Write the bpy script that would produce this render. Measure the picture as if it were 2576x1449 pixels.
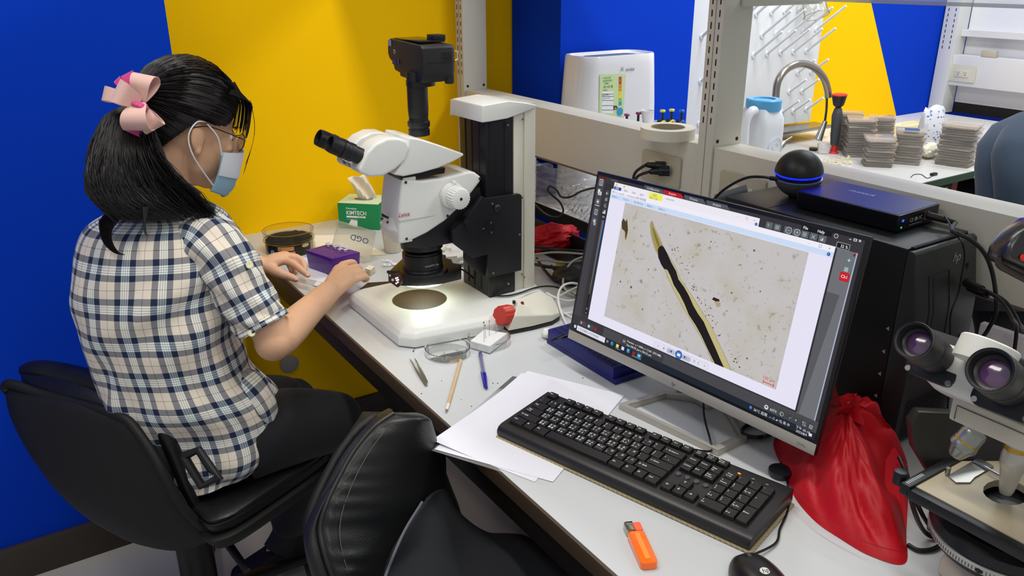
import bpy, bmesh, math, random
from mathutils import Vector as V, Matrix
for o in list(bpy.data.objects): bpy.data.objects.remove(o)
SC = bpy.context.scene
random.seed(4)
PI = math.pi
# ---------------------------------------------------------------- camera
FPX = 2060.0
def _basis():
    a = V((-150-1288, -77-724.5, FPX)).normalized()
    vz = V((16, (FPX*FPX-1438*16)/801.5, FPX))
    d = vz - a*vz.dot(a); d.normalize()
    Z = -d; Y = a; X = Y.cross(Z)
    return Matrix((X, Y, Z))            # world = R @ (right, down, forward)
R = _basis()
CAM = V((-.576, 0, .74+.7365))
c = bpy.data.cameras.new('camera'); co = bpy.data.objects.new('viewpoint', c); SC.collection.objects.link(co)
rot = Matrix((R.col[0], -R.col[1], -R.col[2])).transposed()
co.matrix_world = Matrix.Translation(CAM) @ rot.to_4x4()
c.sensor_width = 36; c.lens = FPX/2576*36; c.clip_start = .02; c.clip_end = 60
SC.camera = co
SC.view_settings.view_transform = 'Standard'; SC.view_settings.look = 'None'
SC.view_settings.gamma = 1; SC.view_settings.use_curve_mapping = False
SC.view_settings.exposure = 0.0
# ---------------------------------------------------------------- light: room ambience and ceiling fluorescent panels
w = bpy.data.worlds.new('room_ambience'); SC.world = w; w.use_nodes = True
w.node_tree.nodes['Background'].inputs[0].default_value = (.93, .96, 1, 1)
w.node_tree.nodes['Background'].inputs[1].default_value = .36
def lamp(loc, size, watts, col, rot=(0, 0, 0)):
    l = bpy.data.lights.new('ceiling_panel_light', 'AREA'); l.shape = 'RECTANGLE'; l.size, l.size_y = size
    l.energy = watts; l.color = col
    o = bpy.data.objects.new('ceiling_panel_light', l); o.location = loc; o.rotation_euler = rot
    SC.collection.objects.link(o)
lamp((.10, 1.05, 2.65), (.12, 1.7), 22, (1, .96, .88))
lamp((-1.0, 1.2, 2.65), (.3, 1.3), 9, (1, .96, .89))
lamp((-.75, -.9, 2.65), (.3, 1.3), 11, (1, .97, .92))
lamp((1.9, 1.2, 2.65), (.3, 1.3), 36, (.95, .98, 1))
lamp((2.0, -.6, 2.65), (.3, 1.3), 18, (.97, .99, 1))
lamp((3.0, 1.9, 2.65), (.3, 1.0), 16, (.97, .99, 1))
# ---------------------------------------------------------------- unprojection of measured picture points on to planes of the room
def _ray(px, py): return R @ V((px-1288, py-724.5, FPX))
def onz(px, py, z): r = _ray(px, py); return CAM + r*((z-CAM.z)/r.z)
def onx(px, py, x): r = _ray(px, py); return CAM + r*((x-CAM.x)/r.x)
def ony(px, py, y): r = _ray(px, py); return CAM + r*((y-CAM.y)/r.y)
def atd(px, py, d): return CAM + _ray(px, py)*(d/FPX)       # at forward distance d
def onpl(px, py, o, n): r = _ray(px, py); n = V(n); return CAM + r*((V(o)-CAM).dot(n)/r.dot(n))
# ---------------------------------------------------------------- materials
def lin(c):
    if isinstance(c, str):
        c = c.lstrip('#'); c = tuple(int(c[i:i+2], 16)/255 for i in (0, 2, 4))
    return tuple((x/12.92 if x <= .04045 else ((x+.055)/1.055)**2.4) for x in c)+(1,)
MC = {}
def mat(name, col='#808080', rough=.5, metal=0, spec=.5, bump=0, bscale=200, em=0, emc=None, trans=0, ior=1.45, alpha=1, var=0, vscale=20, coat=0, sheen=0, sss=0, stretch=None, tr_mix=0):
    if name in MC: return MC[name]
    m = bpy.data.materials.new(name); m.use_nodes = True; nt = m.node_tree; N = nt.nodes; L = nt.links
    b = N['Principled BSDF']; I = b.inputs
    I['Base Color'].default_value = lin(col); I['Roughness'].default_value = rough; I['Metallic'].default_value = metal
    I['Specular IOR Level'].default_value = spec; I['Transmission Weight'].default_value = trans; I['IOR'].default_value = ior
    I['Alpha'].default_value = alpha; I['Coat Weight'].default_value = coat; I['Sheen Weight'].default_value = sheen
    I['Coat Roughness'].default_value = .15
    if sss: I['Subsurface Weight'].default_value = sss; I['Subsurface Radius'].default_value = (.012, .005, .003); I['Subsurface Scale'].default_value = 1
    if em: I['Emission Color'].default_value = lin(emc or col); I['Emission Strength'].default_value = em
    tc = N.new('ShaderNodeTexCoord')
    src = tc.outputs['Object']
    if stretch:
        mp = N.new('ShaderNodeMapping'); mp.inputs['Scale'].default_value = stretch; L.new(src, mp.inputs[0]); src = mp.outputs[0]
    if var:
        n = N.new('ShaderNodeTexNoise'); n.inputs['Scale'].default_value = vscale; n.inputs['Detail'].default_value = 4; L.new(src, n.inputs['Vector'])
        mx = N.new('ShaderNodeMix'); mx.data_type = 'RGBA'; mx.inputs[0].default_value = 1; L.new(n.outputs[0], mx.inputs[0])
        a = lin(col); mx.inputs[6].default_value = tuple(x*(1-var) for x in a[:3])+(1,); mx.inputs[7].default_value = tuple(min(1, x*(1+var)) for x in a[:3])+(1,)
        L.new(mx.outputs[2], I['Base Color'])
    if bump:
        n = N.new('ShaderNodeTexNoise'); n.inputs['Scale'].default_value = bscale; n.inputs['Detail'].default_value = 3; L.new(src, n.inputs['Vector'])
        bp = N.new('ShaderNodeBump'); bp.inputs['Strength'].default_value = bump; bp.inputs['Distance'].default_value = .002
        L.new(n.outputs[0], bp.inputs['Height']); L.new(bp.outputs[0], I['Normal'])
    MC[name] = m
    return m
def clearmat(name, col=(1, 1, 1), glossy=.12, rough=.05, opacity=.08, milk='#ffffff', fres=.8):
    """thin clear plastic: mostly see-through, with real gloss"""
    if name in MC: return MC[name]
    m = bpy.data.materials.new(name); m.use_nodes = True; nt = m.node_tree; N = nt.nodes; L = nt.links
    for n in list(N): N.remove(n)
    out = N.new('ShaderNodeOutputMaterial'); t = N.new('ShaderNodeBsdfTransparent'); t.inputs[0].default_value = tuple(col)+(1,)
    g = N.new('ShaderNodeBsdfGlossy'); g.inputs['Roughness'].default_value = rough
    d = N.new('ShaderNodeBsdfDiffuse'); d.inputs[0].default_value = lin(milk)
    lw = N.new('ShaderNodeLayerWeight'); lw.inputs[0].default_value = .12
    ad = N.new('ShaderNodeMath'); ad.operation = 'MULTIPLY_ADD'; ad.inputs[1].default_value = fres; ad.inputs[2].default_value = glossy*.04
    L.new(lw.outputs['Fresnel'], ad.inputs[0])
    m1 = N.new('ShaderNodeMixShader'); m1.inputs[0].default_value = opacity; L.new(t.outputs[0], m1.inputs[1]); L.new(d.outputs[0], m1.inputs[2])
    m2 = N.new('ShaderNodeMixShader'); L.new(ad.outputs[0], m2.inputs[0]); L.new(m1.outputs[0], m2.inputs[1]); L.new(g.outputs[0], m2.inputs[2])
    L.new(m2.outputs[0], out.inputs[0]); MC[name] = m
    return m
# ---------------------------------------------------------------- geometry collector
def frame(o, u, v, w=None):
    u, v = V(u), V(v); w = V(w) if w is not None else u.cross(v)
    m = Matrix((u, v, w)).transposed().to_4x4(); m.translation = V(o); return m
def axisframe(o, ax):
    ax = V(ax).normalized(); h = V((0, 0, 1)) if abs(ax.z) < .9 else V((1, 0, 0))
    u = h.cross(ax).normalized(); v = ax.cross(u); return frame(o, u, v, ax)
def catmull(p, k=6, closed=False):
    p = [V(q) for q in p]; n = len(p); out = []
    if n < 3: return p
    g = (lambda i: p[i % n]) if closed else (lambda i: p[max(0, min(n-1, i))])
    for i in range(n if closed else n-1):
        a, b, c_, d = g(i-1), g(i), g(i+1), g(i+2)
        for j in range(k):
            t = j/k
            out.append(.5*((2*b)+(c_-a)*t+(2*a-5*b+4*c_-d)*t*t+(3*b-a-3*c_+d)*t**3))
    if not closed: out.append(p[-1])
    return out
def lerp(a, b, t): return a+(b-a)*t
class G:
    def __init__(s): s.v = []; s.f = []; s.m = []; s.uv = None
    def add(s, vs, fs, M=None, mi=0):
        b = len(s.v); s.v += [(M @ V(q)) if M is not None else V(q) for q in vs]
        s.f += [tuple(b+i for i in f) for f in fs]; s.m += [mi]*len(fs); return s
    def box(s, lo, hi, M=None, mi=0):
        x0, y0, z0 = lo; x1, y1, z1 = hi
        return s.add([(x0,y0,z0),(x1,y0,z0),(x1,y1,z0),(x0,y1,z0),(x0,y0,z1),(x1,y0,z1),(x1,y1,z1),(x0,y1,z1)],
                     [(0,3,2,1),(4,5,6,7),(0,1,5,4),(1,2,6,5),(2,3,7,6),(3,0,4,7)], M, mi)
    def cbox(s, c, d, M=None, mi=0): return s.box([c[i]-d[i]/2 for i in range(3)], [c[i]+d[i]/2 for i in range(3)], M, mi)
    def prism(s, pts, a, b, M=None, mi=0, scale=1):
        """outline pts (x,y) extruded along local z from a to b"""
        n = len(pts); ar = sum(pts[i][0]*pts[(i+1) % n][1]-pts[(i+1) % n][0]*pts[i][1] for i in range(n))
        if ar < 0: pts = pts[::-1]
        cx = sum(p[0] for p in pts)/n; cy = sum(p[1] for p in pts)/n
        vs = [(p[0], p[1], a) for p in pts]+[(cx+(p[0]-cx)*scale, cy+(p[1]-cy)*scale, b) for p in pts]
        fs = [tuple(range(n-1, -1, -1)), tuple(range(n, 2*n))]+[(i, (i+1) % n, n+(i+1) % n, n+i) for i in range(n)]
        return s.add(vs, fs, M, mi)
    def rings(s, rs, cap=(1, 1), M=None, mi=0, closed=True):
        n = len(rs[0]); vs = [q for r in rs for q in r]; fs = []
        for k in range(len(rs)-1):
            for i in range(n if closed else n-1):
                j = (i+1) % n; fs.append((k*n+i, k*n+j, (k+1)*n+j, (k+1)*n+i))
        if cap[0]: fs.append(tuple(range(n-1, -1, -1)))
        if cap[1]: fs.append(tuple((len(rs)-1)*n+i for i in range(n)))
        return s.add(vs, fs, M, mi)
    def lathe(s, prof, M=None, n=32, mi=0, cap=(1, 1), sy=1):
        return s.rings([[(r*math.cos(2*PI*i/n), r*math.sin(2*PI*i/n)*sy, h) for i in range(n)] for r, h in prof], cap, M, mi)
    def cyl(s, p, q, r, r2=None, n=20, mi=0, cap=(1, 1)):
        p, q = V(p), V(q); return s.lathe([(r, 0), (r if r2 is None else r2, (q-p).length)], axisframe(p, q-p), n, mi, cap)
    def ell(s, c, rad, M=None, n=20, k=12, mi=0, t0=0, t1=1):
        rs = []
        for j in range(k+1):
            t = -PI/2+PI*(t0+(t1-t0)*j/k); cr = max(math.cos(t), 1e-4)
            rs.append([(c[0]+rad[0]*cr*math.cos(2*PI*i/n), c[1]+rad[1]*cr*math.sin(2*PI*i/n), c[2]+rad[2]*math.sin(t)) for i in range(n)])
        return s.rings(rs, (1, 1), M, mi)
    def tube(s, pts, r, n=8, k=6, closed=False, mi=0, sm=True, flat=1):
        P = catmull(pts, k, closed) if sm and len(pts) > 2 else [V(p) for p in pts]
        m = len(P); rr = r if callable(r) else ((lambda t: r) if not isinstance(r, (list, tuple)) else (lambda t: lerp(r[min(int(t*(len(r)-1)), len(r)-2)], r[min(int(t*(len(r)-1)), len(r)-2)+1], t*(len(r)-1)-min(int(t*(len(r)-1)), len(r)-2))))
        T = [((P[(i+1) % m]-P[i-1]) if closed else (P[min(i+1, m-1)]-P[max(i-1, 0)])).normalized() for i in range(m)]
        h = V((0, 0, 1)) if abs(T[0].z) < .9 else V((1, 0, 0)); u = h.cross(T[0]).normalized(); rs = []
        for i in range(m):
            u = (u-T[i]*u.dot(T[i])); u = u.normalized() if u.length > 1e-6 else T[i].orthogonal().normalized()
            v = T[i].cross(u); q = rr(i/max(1, m-1))
            rs.append([P[i]+u*q*math.cos(2*PI*a/n)+v*q*flat*math.sin(2*PI*a/n) for a in range(n)])
        if closed: rs.append(rs[0]); return s.rings(rs, (0, 0), None, mi)
        return s.rings(rs, (1, 1), None, mi)
    def strip(s, a, b, th, M=None, mi=0):
        """ribbon between two point lists, given thickness"""
        n = len(a); vs = []; 
        a = [V(q) for q in a]; b = [V(q) for q in b]
        for i in range(n):
            t = (a[min(i+1, n-1)]-a[max(i-1, 0)]); nn = t.cross(b[i]-a[i]); nn = nn.normalized()*th/2 if nn.length > 1e-9 else V((0, 0, th/2))
            vs += [a[i]+nn, b[i]+nn, b[i]-nn, a[i]-nn]
        fs = [(3, 2, 1, 0)]+[(4*i+j, 4*i+(j+1) % 4, 4*i+4+(j+1) % 4, 4*i+4+j) for i in range(n-1) for j in range(4)]+[(4*n-4, 4*n-3, 4*n-2, 4*n-1)]
        return s.add(vs, fs, M, mi)
def rrect(w, h, r, n=5, c=(0, 0)):
    out = []
    for k, (sx, sy) in enumerate(((1, 1), (-1, 1), (-1, -1), (1, -1))):
        for i in range(n+1):
            a = PI/2*(k+i/n); out.append((c[0]+sx*(w/2-r)+r*math.cos(a), c[1]+sy*(h/2-r)+r*math.sin(a)))
    return out
def mesh_of(name, g, mats, bevel=0, seg=2, angle=35, smooth=True, flat=False, sub=0):
    me = bpy.data.meshes.new(name); me.from_pydata([tuple(q) for q in g.v], [], g.f)
    if not isinstance(mats, (list, tuple)): mats = [mats]
    for m in mats: me.materials.append(m)
    if len(mats) > 1: me.polygons.foreach_set('material_index', g.m)
    me.validate()
    if bevel or sub:
        bm = bmesh.new(); bm.from_mesh(me)
        if bevel:
            es = [e for e in bm.edges if len(e.link_faces) == 2 and e.calc_face_angle(0) > math.radians(angle)]
            bmesh.ops.bevel(bm, geom=es, offset=bevel, segments=seg, profile=.6, affect='EDGES', clamp_overlap=True)
        bm.to_mesh(me); bm.free()
    if not flat:
        me.shade_smooth(); me.set_sharp_from_angle(angle=math.radians(angle))
    return me
def wm(o):
    m = o.matrix_basis.copy()
    while o.parent: o = o.parent; m = o.matrix_basis @ m
    return m
def link(name, me, parent=None):
    o = bpy.data.objects.new(name, me); SC.collection.objects.link(o)
    if parent: o.parent = parent
    return o
def tag(o, label=None, cat=None, group=None, kind=None):
    for k, x in (('label', label), ('category', cat), ('group', group), ('kind', kind)):
        if x: o[k] = x
    return o
def thing(name, label, cat, loc=(0, 0, 0), rz=0, group=None, M=None):
    o = bpy.data.objects.new(name, None); SC.collection.objects.link(o); o.empty_display_size = .02
    o.matrix_basis = M if M is not None else Matrix.Translation(V(loc)) @ Matrix.Rotation(rz, 4, 'Z')
    return tag(o, label, cat, group)
def part(name, g, mats, parent=None, world=True, label=None, kind=None, **k):
    if world and parent is not None:
        Mi = wm(parent).inverted(); g.v = [Mi @ V(q) for q in g.v]
    o = link(name, mesh_of(name, g, mats, **k), parent); tag(o, label, kind=kind); return o
def solo(name, label, cat, g, mats, group=None, loc=None, kind=None, **k):
    """a thing that is one mesh, origin at its base"""
    if loc is None:
        n = len(g.v); loc = V((sum(q.x for q in g.v)/n, sum(q.y for q in g.v)/n, min(q.z for q in g.v)))
    g.v = [V(q)-V(loc) for q in g.v]
    o = link(name, mesh_of(name, g, mats, **k)); o.location = loc; return tag(o, label, cat, group, kind)
def struct(name, g, mats, **k): o = part(name, g, mats, None, **k); o['kind'] = 'structure'; return o
def textg(s, size, M, align='LEFT', depth=0, res=2, bold=0, shear=0, sx=1):
    cu = bpy.data.curves.new('lettering', 'FONT'); cu.body = s; cu.size = size; cu.align_x = align; cu.resolution_u = res; cu.extrude = depth; cu.offset = bold*size; cu.shear = shear
    ob = bpy.data.objects.new('lettering', cu); me = bpy.data.meshes.new_from_object(ob)
    g = G(); g.add([(v.co.x*sx, v.co.y, v.co.z) for v in me.vertices], [tuple(p.vertices) for p in me.polygons], M)
    bpy.data.objects.remove(ob); bpy.data.curves.remove(cu); bpy.data.meshes.remove(me); return g
def text(s, size, M, m, parent, name='lettering', **k):
    g = textg(s, size, M, **k)
    return part(name, g, m, parent, flat=True) if g.v else None
def copy_tree(o, parent=None):
    c_ = o.copy(); SC.collection.objects.link(c_); c_.parent = parent
    for ch in list(o.children): copy_tree(ch, c_)
    return c_
BLK = lambda: mat('black_plastic', '#17181a', .42, bump=.05, bscale=900)
# ================================================================ room shell
YW = 2.38
Mblue = mat('blue_wall_paint', '#0038bc', .8, spec=.12, bump=.12, bscale=260)
Myel = mat('yellow_wall_paint', '#ffc800', .8, spec=.12, bump=.12, bscale=260)
Mfloor = mat('floor_vinyl', '#b9b6b2', .45, var=.06, vscale=3)
Mcream = mat('cream_metal', '#d3cfc2', .45, bump=.08, bscale=700)
Mcream2 = mat('cream_metal_cool', '#d4d5d2', .45, bump=.08, bscale=700)
struct('floor', G().box((-3, -2, -.1), (5, 3, 0)), Mfloor)
struct('wall_left', G().box((-3, 2.14, 0), (-.153, 2.9, 2.9)), Mblue)           # blue pillar face left
def wallpoly(pts, y, th=.2):   # (x,z) outline standing at y
    return G().prism(pts, -y-th, -y, frame((0, 0, 0), (1, 0, 0), (0, 0, 1), (0, -1, 0)))
wall_b = struct('wall_back', G().box((-.153, YW, 0), (1.60, YW+.3, 2.9)), Myel)
struct('wall_middle', G().box((.966, 2.10, 0), (1.52, 2.37, 2.9)), Mblue)
# far part of the back wall, yellow then blue across a slanted paint line
a, b = ony(2190, 0, YW), ony(2255, 292, YW)
sl = (b.x-a.x)/(b.z-a.z); xt = a.x+sl*(2.9-a.z); xb = a.x+sl*(0-a.z)
struct('wall_far', wallpoly([(1.60, 0), (xb, 0), (xt, 2.9), (1.60, 2.9)], YW), Myel)
struct('wall_right', wallpoly([(xb, 0), (5, 0), (5, 2.9), (xt, 2.9)], YW), Mblue)
Mbase = mat('dark_brown_baseboard', '#3a332c', .5, bump=.1, bscale=60)
struct('baseboard_left', G().box((-3, 2.122, 0), (-.148, 2.14, .10)), Mbase, bevel=.003)
struct('baseboard_back', G().box((-.15, 2.362, 0), (.966, YW, .10)), Mbase, bevel=.003)
# round grey cover in the wall under the bench
g = G(); q = ony(727, 915, YW)
g.lathe([(.03, 0), (.03, .006), (.027, .008)], frame((q.x, YW, q.z), (1, 0, 0), (0, 0, 1), (0, -1, 0)))
part('round_cover', g, mat('grey_cap', '#9c9a96', .5), wall_b, label='round grey cover plate')
# ---------------------------------------------------------------- near bench
Mtop = mat('bench_laminate', '#c9ccce', .32, spec=.5, var=.02, vscale=6)
Mband = mat('bench_black_edge', '#17130f', .4)
Y0 = -.25
bench = thing('workbench', 'long grey laminate workbench with black front edge holding the microscopes and computer', 'bench', (.38, 1.1, 0))
part('worktop', G().box((.004, Y0, .712), (.7508, YW, .74)), Mtop, bench, bevel=.0015)
part('edge_band', G().box((-.001, Y0, .7105), (.004, YW, .7395)), mat('bench_brown_lip', '#4a3b2b', .4), bench, bevel=.001)
part('front_rail', G().box((.012, Y0, .655), (.05, YW, .7118)), Mband, bench, bevel=.002)
part('back_rail', G().box((.70, Y0, .655), (.74, YW, .7118)), Mband, bench, bevel=.002)
for y in (Y0+.02, 1.29, 2.30):
    for x in ((.70,) if y > 2 else (.06, .70)): part('leg', G().box((x, y, 0), (x+.04, y+.04, .7118)), Mband, bench, bevel=.002)
# cream pedestal cabinet hanging under the bench, near side
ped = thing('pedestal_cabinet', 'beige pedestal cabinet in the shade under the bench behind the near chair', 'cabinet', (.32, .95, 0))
part('body', G().box((.07, .86, .40), (.50, 1.24, .6545)), mat('beige_metal_shade', '#8f8478', .5), ped, bevel=.003)  # cream metal darkened, shade under the bench mixed into its colour
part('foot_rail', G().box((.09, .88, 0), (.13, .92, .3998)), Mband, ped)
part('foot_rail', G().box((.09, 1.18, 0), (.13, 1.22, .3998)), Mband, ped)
# ---------------------------------------------------------------- upright posts and socket beams of the double bench
BX0, BX1, BZ0, BZ1 = .757, .838, .97, 1.111
Mslot = mat('slot_dark', '#1b1815', .7)
def post(y0, y1, label, x0=.752, x1=.838, ztop=2.3, z0=0, sx=-1, cm=None, slots=(1.16, 1.75)):
    cm = cm or Mcream
    t = thing('shelf_upright', label, 'upright', ((x0+x1)/2, (y0+y1)/2, z0), group='slotted cream uprights of the benches')
    part('post', G().box((x0, y0, z0), (x1, y1, ztop)), cm, t, bevel=.0015)
    part('groove', G().box((x0-.0006, (y0+y1)/2-.0008, .9), (x0+.002, (y0+y1)/2+.0008, ztop)), mat('seam', '#8b867a', .7), t)
    z = slots[0]
    while z < slots[1]:
        for yy in (y0+(y1-y0)*.25, y0+(y1-y0)*.75):
            part('slot', G().box((x0-.0005, yy-.0016, z), (x0+.002, yy+.0016, z+.0135)), Mslot, t, flat=True)
        z += .0245
    for xx in (x0+.014, x1-.012):
        g = G(); g.lathe([(.0042, 0), (.0042, .0006)], frame((xx, y0, BZ1+.012), (1, 0, 0), (0, 0, 1), (0, -1, 0)), n=14)
        part('bolt_hole', g, Mslot, t)
    return t
post(2.325, 2.368, 'cream slotted upright in the corner against the yellow wall behind the camera')
post(1.245, 1.289, 'cream slotted upright standing between roll of tape and white jug')
del_z = None
def plate(px, x=.757, label=None, kind=0, cm='#b7b09a', host_n=-1):
    ys = [onx(a_, b_, x).y for a_, b_ in px]; zs = [onx(a_, b_, x).z for a_, b_ in px]
    y0, y1, z0, z1 = min(ys), max(ys), min(zs), max(zs)
    t = thing('wall_socket', label, 'socket', (x, (y0+y1)/2, z0))
    part('cover_plate', G().prism(rrect(y1-y0, z1-z0, .006), 0, .006, frame((x, (y0+y1)/2, (z0+z1)/2), (0, -1, 0), (0, 0, 1), (-1, 0, 0))), mat('plate'+cm, cm, .45), t, bevel=.0015)
    part('socket_insert', G().cbox((x-.007, (y0+y1)/2, (z0+z1)/2), (.004, (y1-y0)*.52, (z1-z0)*.42)), mat('socket_insert', '#cdc8b8', .4), t, bevel=.001)
    for k in (-1, 1):
        yc = (y0+y1)/2+k*(y1-y0)*.13
        for dy, dz, w_, h_ in ((-.005, .004, .0015, .008), (.005, .004, .0015, .008), (0, -.006, .004, .004)):
            part('slot', G().cbox((x-.0092, yc+dy, (z0+z1)/2+dz), (.001, w_, h_)), Mslot, t, flat=True)
    return t
def beam(y0, y1, label, x0=BX0, x1=BX1, z0=BZ0, z1=BZ1, cm=None):
    t = thing('socket_beam', label, 'beam', ((x0+x1)/2, (y0+y1)/2, z0))
    part('trunking', G().box((x0, y0, z0), (x1, y1, z1)), cm or Mcream, t, bevel=.002)
    part('lower_lip', G().box((x0-.001, y0+.002, z0-.004), (x0+.01, y1-.002, z0-.0002)), mat('lip_brown', '#6b5a4c', .6), t)
    return t
beam(1.29, 2.324, 'cream socket trunking between the two uprights, behind the white microscope stand')
beam(-.3, 1.244, 'cream socket trunking running behind the computer tower to the lower right')
plate([(1158, 258), (1188, 263), (1158, 320)], label='beige socket plate half hidden behind the microscope column')
plate([(1620, 378), (1712, 397), (1712, 477), (1620, 440)], label='beige socket plate with two black plugs in it above the monitor')
plate([(1817, 430), (1932, 455), (1817, 520)], label='beige socket plate behind the cable of the black sphere')
# gap filler panel below the beams, seen only as pale back board near the corner
struct('trim_1', G().box((.7575, 2.369, .741), (.838, 2.3795, 2.3)), Mcream)
for lb, y0_, y1_ in (('long shelf board overhead in the far bay, above the photo', 1.292, 2.323), ('long shelf board overhead in the near bay, above the photo', -.3, 1.242)):
    t = thing('shelf', lb, 'shelf', (.53, (y0_+y1_)/2, 1.75), group='overhead shelves'); part('board', G().box((.29, y0_, 1.75), (.751, y1_, 1.772)), Mcream, t)
    for y in (y0_+.01, y1_-.015): part('bracket', G().prism([(.76, 1.60), (.76, 1.7499), (.33, 1.7499), (.33, 1.735)], -y-.004, -y, frame((0, 0, 0), (1, 0, 0), (0, 0, 1), (0, -1, 0))), Mcream, t)
# ---------------------------------------------------------------- rear bench (other side), its far shelving and glass shelf above the near bay
rb = thing('rear_bench', 'white rear bench behind the socket trunking running to the sink', 'bench', (1.9, 1.9, 0))
q1 = onz(2250, 465, .79); q2 = onz(2470, 438, .79)
yE = (q1.y+q2.y)/2
part('worktop', G().box((.845, 1.02, .765), (1.60, 2.098, .79)), mat('rear_top', '#c4c4c0', .35), rb)
part('black_edge', G().box((.8395, 1.02, .755), (.8449, 2.098, .79)), Mband, rb)
part('leg', G().box((.86, 1.04, 0), (.90, 1.08, .7648)), Mband, rb)
part('leg', G().box((1.54, 1.04, 0), (1.58, 1.08, .7648)), Mband, rb)
# ================================================================ monitor
Zt = .74
def em(col, s=1.0):
    return mat('screen_'+col, col, .35, em=s) if 0 else _em(col, s)
def _em(col, s):
    k = 'screen_glow'+col
    if k in MC: return MC[k]
    m = bpy.data.materials.new(k); m.use_nodes = True; b = m.node_tree.nodes['Principled BSDF'].inputs
    b['Base Color'].default_value = (.008, .008, .009, 1); b['Roughness'].default_value = .28; b['Specular IOR Level'].default_value = .25
    b['Emission Color'].default_value = lin(col); b['Emission Strength'].default_value = s; MC[k] = m; return m
mo = V((.299, 1.15, .809)); mu = V((.079, -.997, .016)).normalized(); mv = V((.206, .032, .978)); mv = (mv-mu*mv.dot(mu)).normalized(); mn = mu.cross(mv)
MF = frame(mo, mu, mv, mn)
mon = thing('monitor', 'wide desktop monitor on a hexagonal stand showing a micrograph of a dark worm', 'monitor', M=MF)
Msil = mat('brushed_silver', '#bcb8ae', .38, .45, bump=.05, bscale=500)
MW, MH = .539, .3248
part('housing', G().prism([(-.0, 0.0), (MW, 0.0), (MW, MH), (0, MH)], -.009, 0, MF), mat('monitor_black', '#131316', .3), mon, bevel=.0018)
part('back_shell', G().prism([(.05, .03), (MW-.05, .03), (MW-.05, MH-.05), (.05, MH-.05)], -.0092, -.042, MF, scale=.8), mat('monitor_back', '#1c1c1f', .5), mon, bevel=.006)
part('chin', G().box((.0005, .0005, 0.00005), (MW-.0005, .0175, .0012), MF), Msil, mon, bevel=.0004)
text('hp', .0085, MF @ Matrix.Translation((MW*.49, .005, .0014)), mat('chin_logo', '#8b8880', .3, .8), mon, name='logo', shear=.3)
text('S240n', .006, MF @ Matrix.Translation((MW-.03, .006, .0014)), mat('chin_mark', '#96928a', .4, .6), mon, name='model_mark')
def S(x, y, dz=0): return MF @ V((.006+x/1920*.527, .318-y/1080*.296, .0002+dz*.00006))
def spoly(g, pts, dz=0): g.add([S(x, y, dz) for x, y in pts], [tuple(range(len(pts)))][:1]); return g
def srect(x0, y0, x1, y1, col, dz=1, name='screen_area', s=1.0):
    g = spoly(G(), [(x0, y1), (x1, y1), (x1, y0), (x0, y0)], dz); return part(name, g, em(col, s), mon, flat=True)
def spl(pts, col, dz=2, name='screen_mark', s=.92):
    return part(name, spoly(G(), pts, dz), em(col, s), mon, flat=True)
def stext(t, x, y, px, col='#e8e8ee', dz=4, s=.92, name='screen_text', **k):
    f = Matrix((mu, mv, mn)).transposed().to_4x4(); f.translation = S(x, y, dz)
    return text(t, px*.000274, f, em(col, s), mon, name=name, **k)
srect(0, 0, 1920, 1080, '#333134', 0, 'display')
srect(0, 1040, 1920, 1080, '#182029', 1, 'taskbar')
srect(300, 978, 1920, 1040, '#454548', 1, 'status_bar'); srect(470, 982, 840, 1040, '#38383b', 2, 'status_panel')
srect(0, 14, 62, 978, '#3b3b40', 1, 'side_toolbar'); srect(78, 40, 148, 950, '#2b2b30', 1, 'tool_column')
srect(1786, 70, 1900, 978, '#6c6d72', 1, 'side_panel'); spl([(1786, 300), (1860, 300), (1800, 975), (1786, 975)], '#58595e', 2)
srect(1893, 70, 1899, 978, '#a9b5cc', 2, 'scroll_bar'); srect(1770, 66, 1786, 975, '#2a2728', 2)
# top tabs
for t, x0, x1, c_, tc in (('Configuration', 430, 590, '#53575b', '#d8d8da'), ('Acquire', 590, 745, '#c4151f', '#f3d5d5'), ('Process', 760, 915, '#53575b', '#d8d8da'), ('Analysis', 930, 1090, '#53575b', '#d8d8da')):
    spl([(x0+18, 17), (x1-4, 17), (x1-26, -9), (x0-14, -9)] if 0 else [(x0, 17), (x1, 17), (x1-22, -8), (x0-16, -8)], c_, 3, 'screen_tab'); stext(t, (x0+x1)/2-14, 11, 19, tc, align='CENTER', dz=5)
srect(10, 4, 78, 22, '#7a1119', 3, s=.6); srect(118, 8, 180, 14, '#5a5a5e', 3)
# first window (file manager) behind
srect(156, 20, 1300, 80, '#ebe7f0', 4, 'file_window')
srect(160, 46, 226, 66, '#1745a8', 5); srect(470, 26, 582, 66, '#ecec55', 5)
srect(170, 26, 186, 42, '#e8c265', 5); srect(240, 26, 256, 42, '#e8c265', 5)
for t, x, y in (('檔案', 172, 62), ('常用', 250, 64), ('共用', 322, 64), ('檢視', 392, 64), ('管理', 500, 46), ('圖片工具', 480, 66), ('nematode', 610, 46)):
    stext(t, x, y, 17, '#dce6f6' if x == 172 else '#7b7b84', dz=7)
for t, x in (('–', 1150), ('□', 1208), ('×', 1262)): stext(t, x, 44, 20, '#8f8f96', dz=6)
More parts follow.
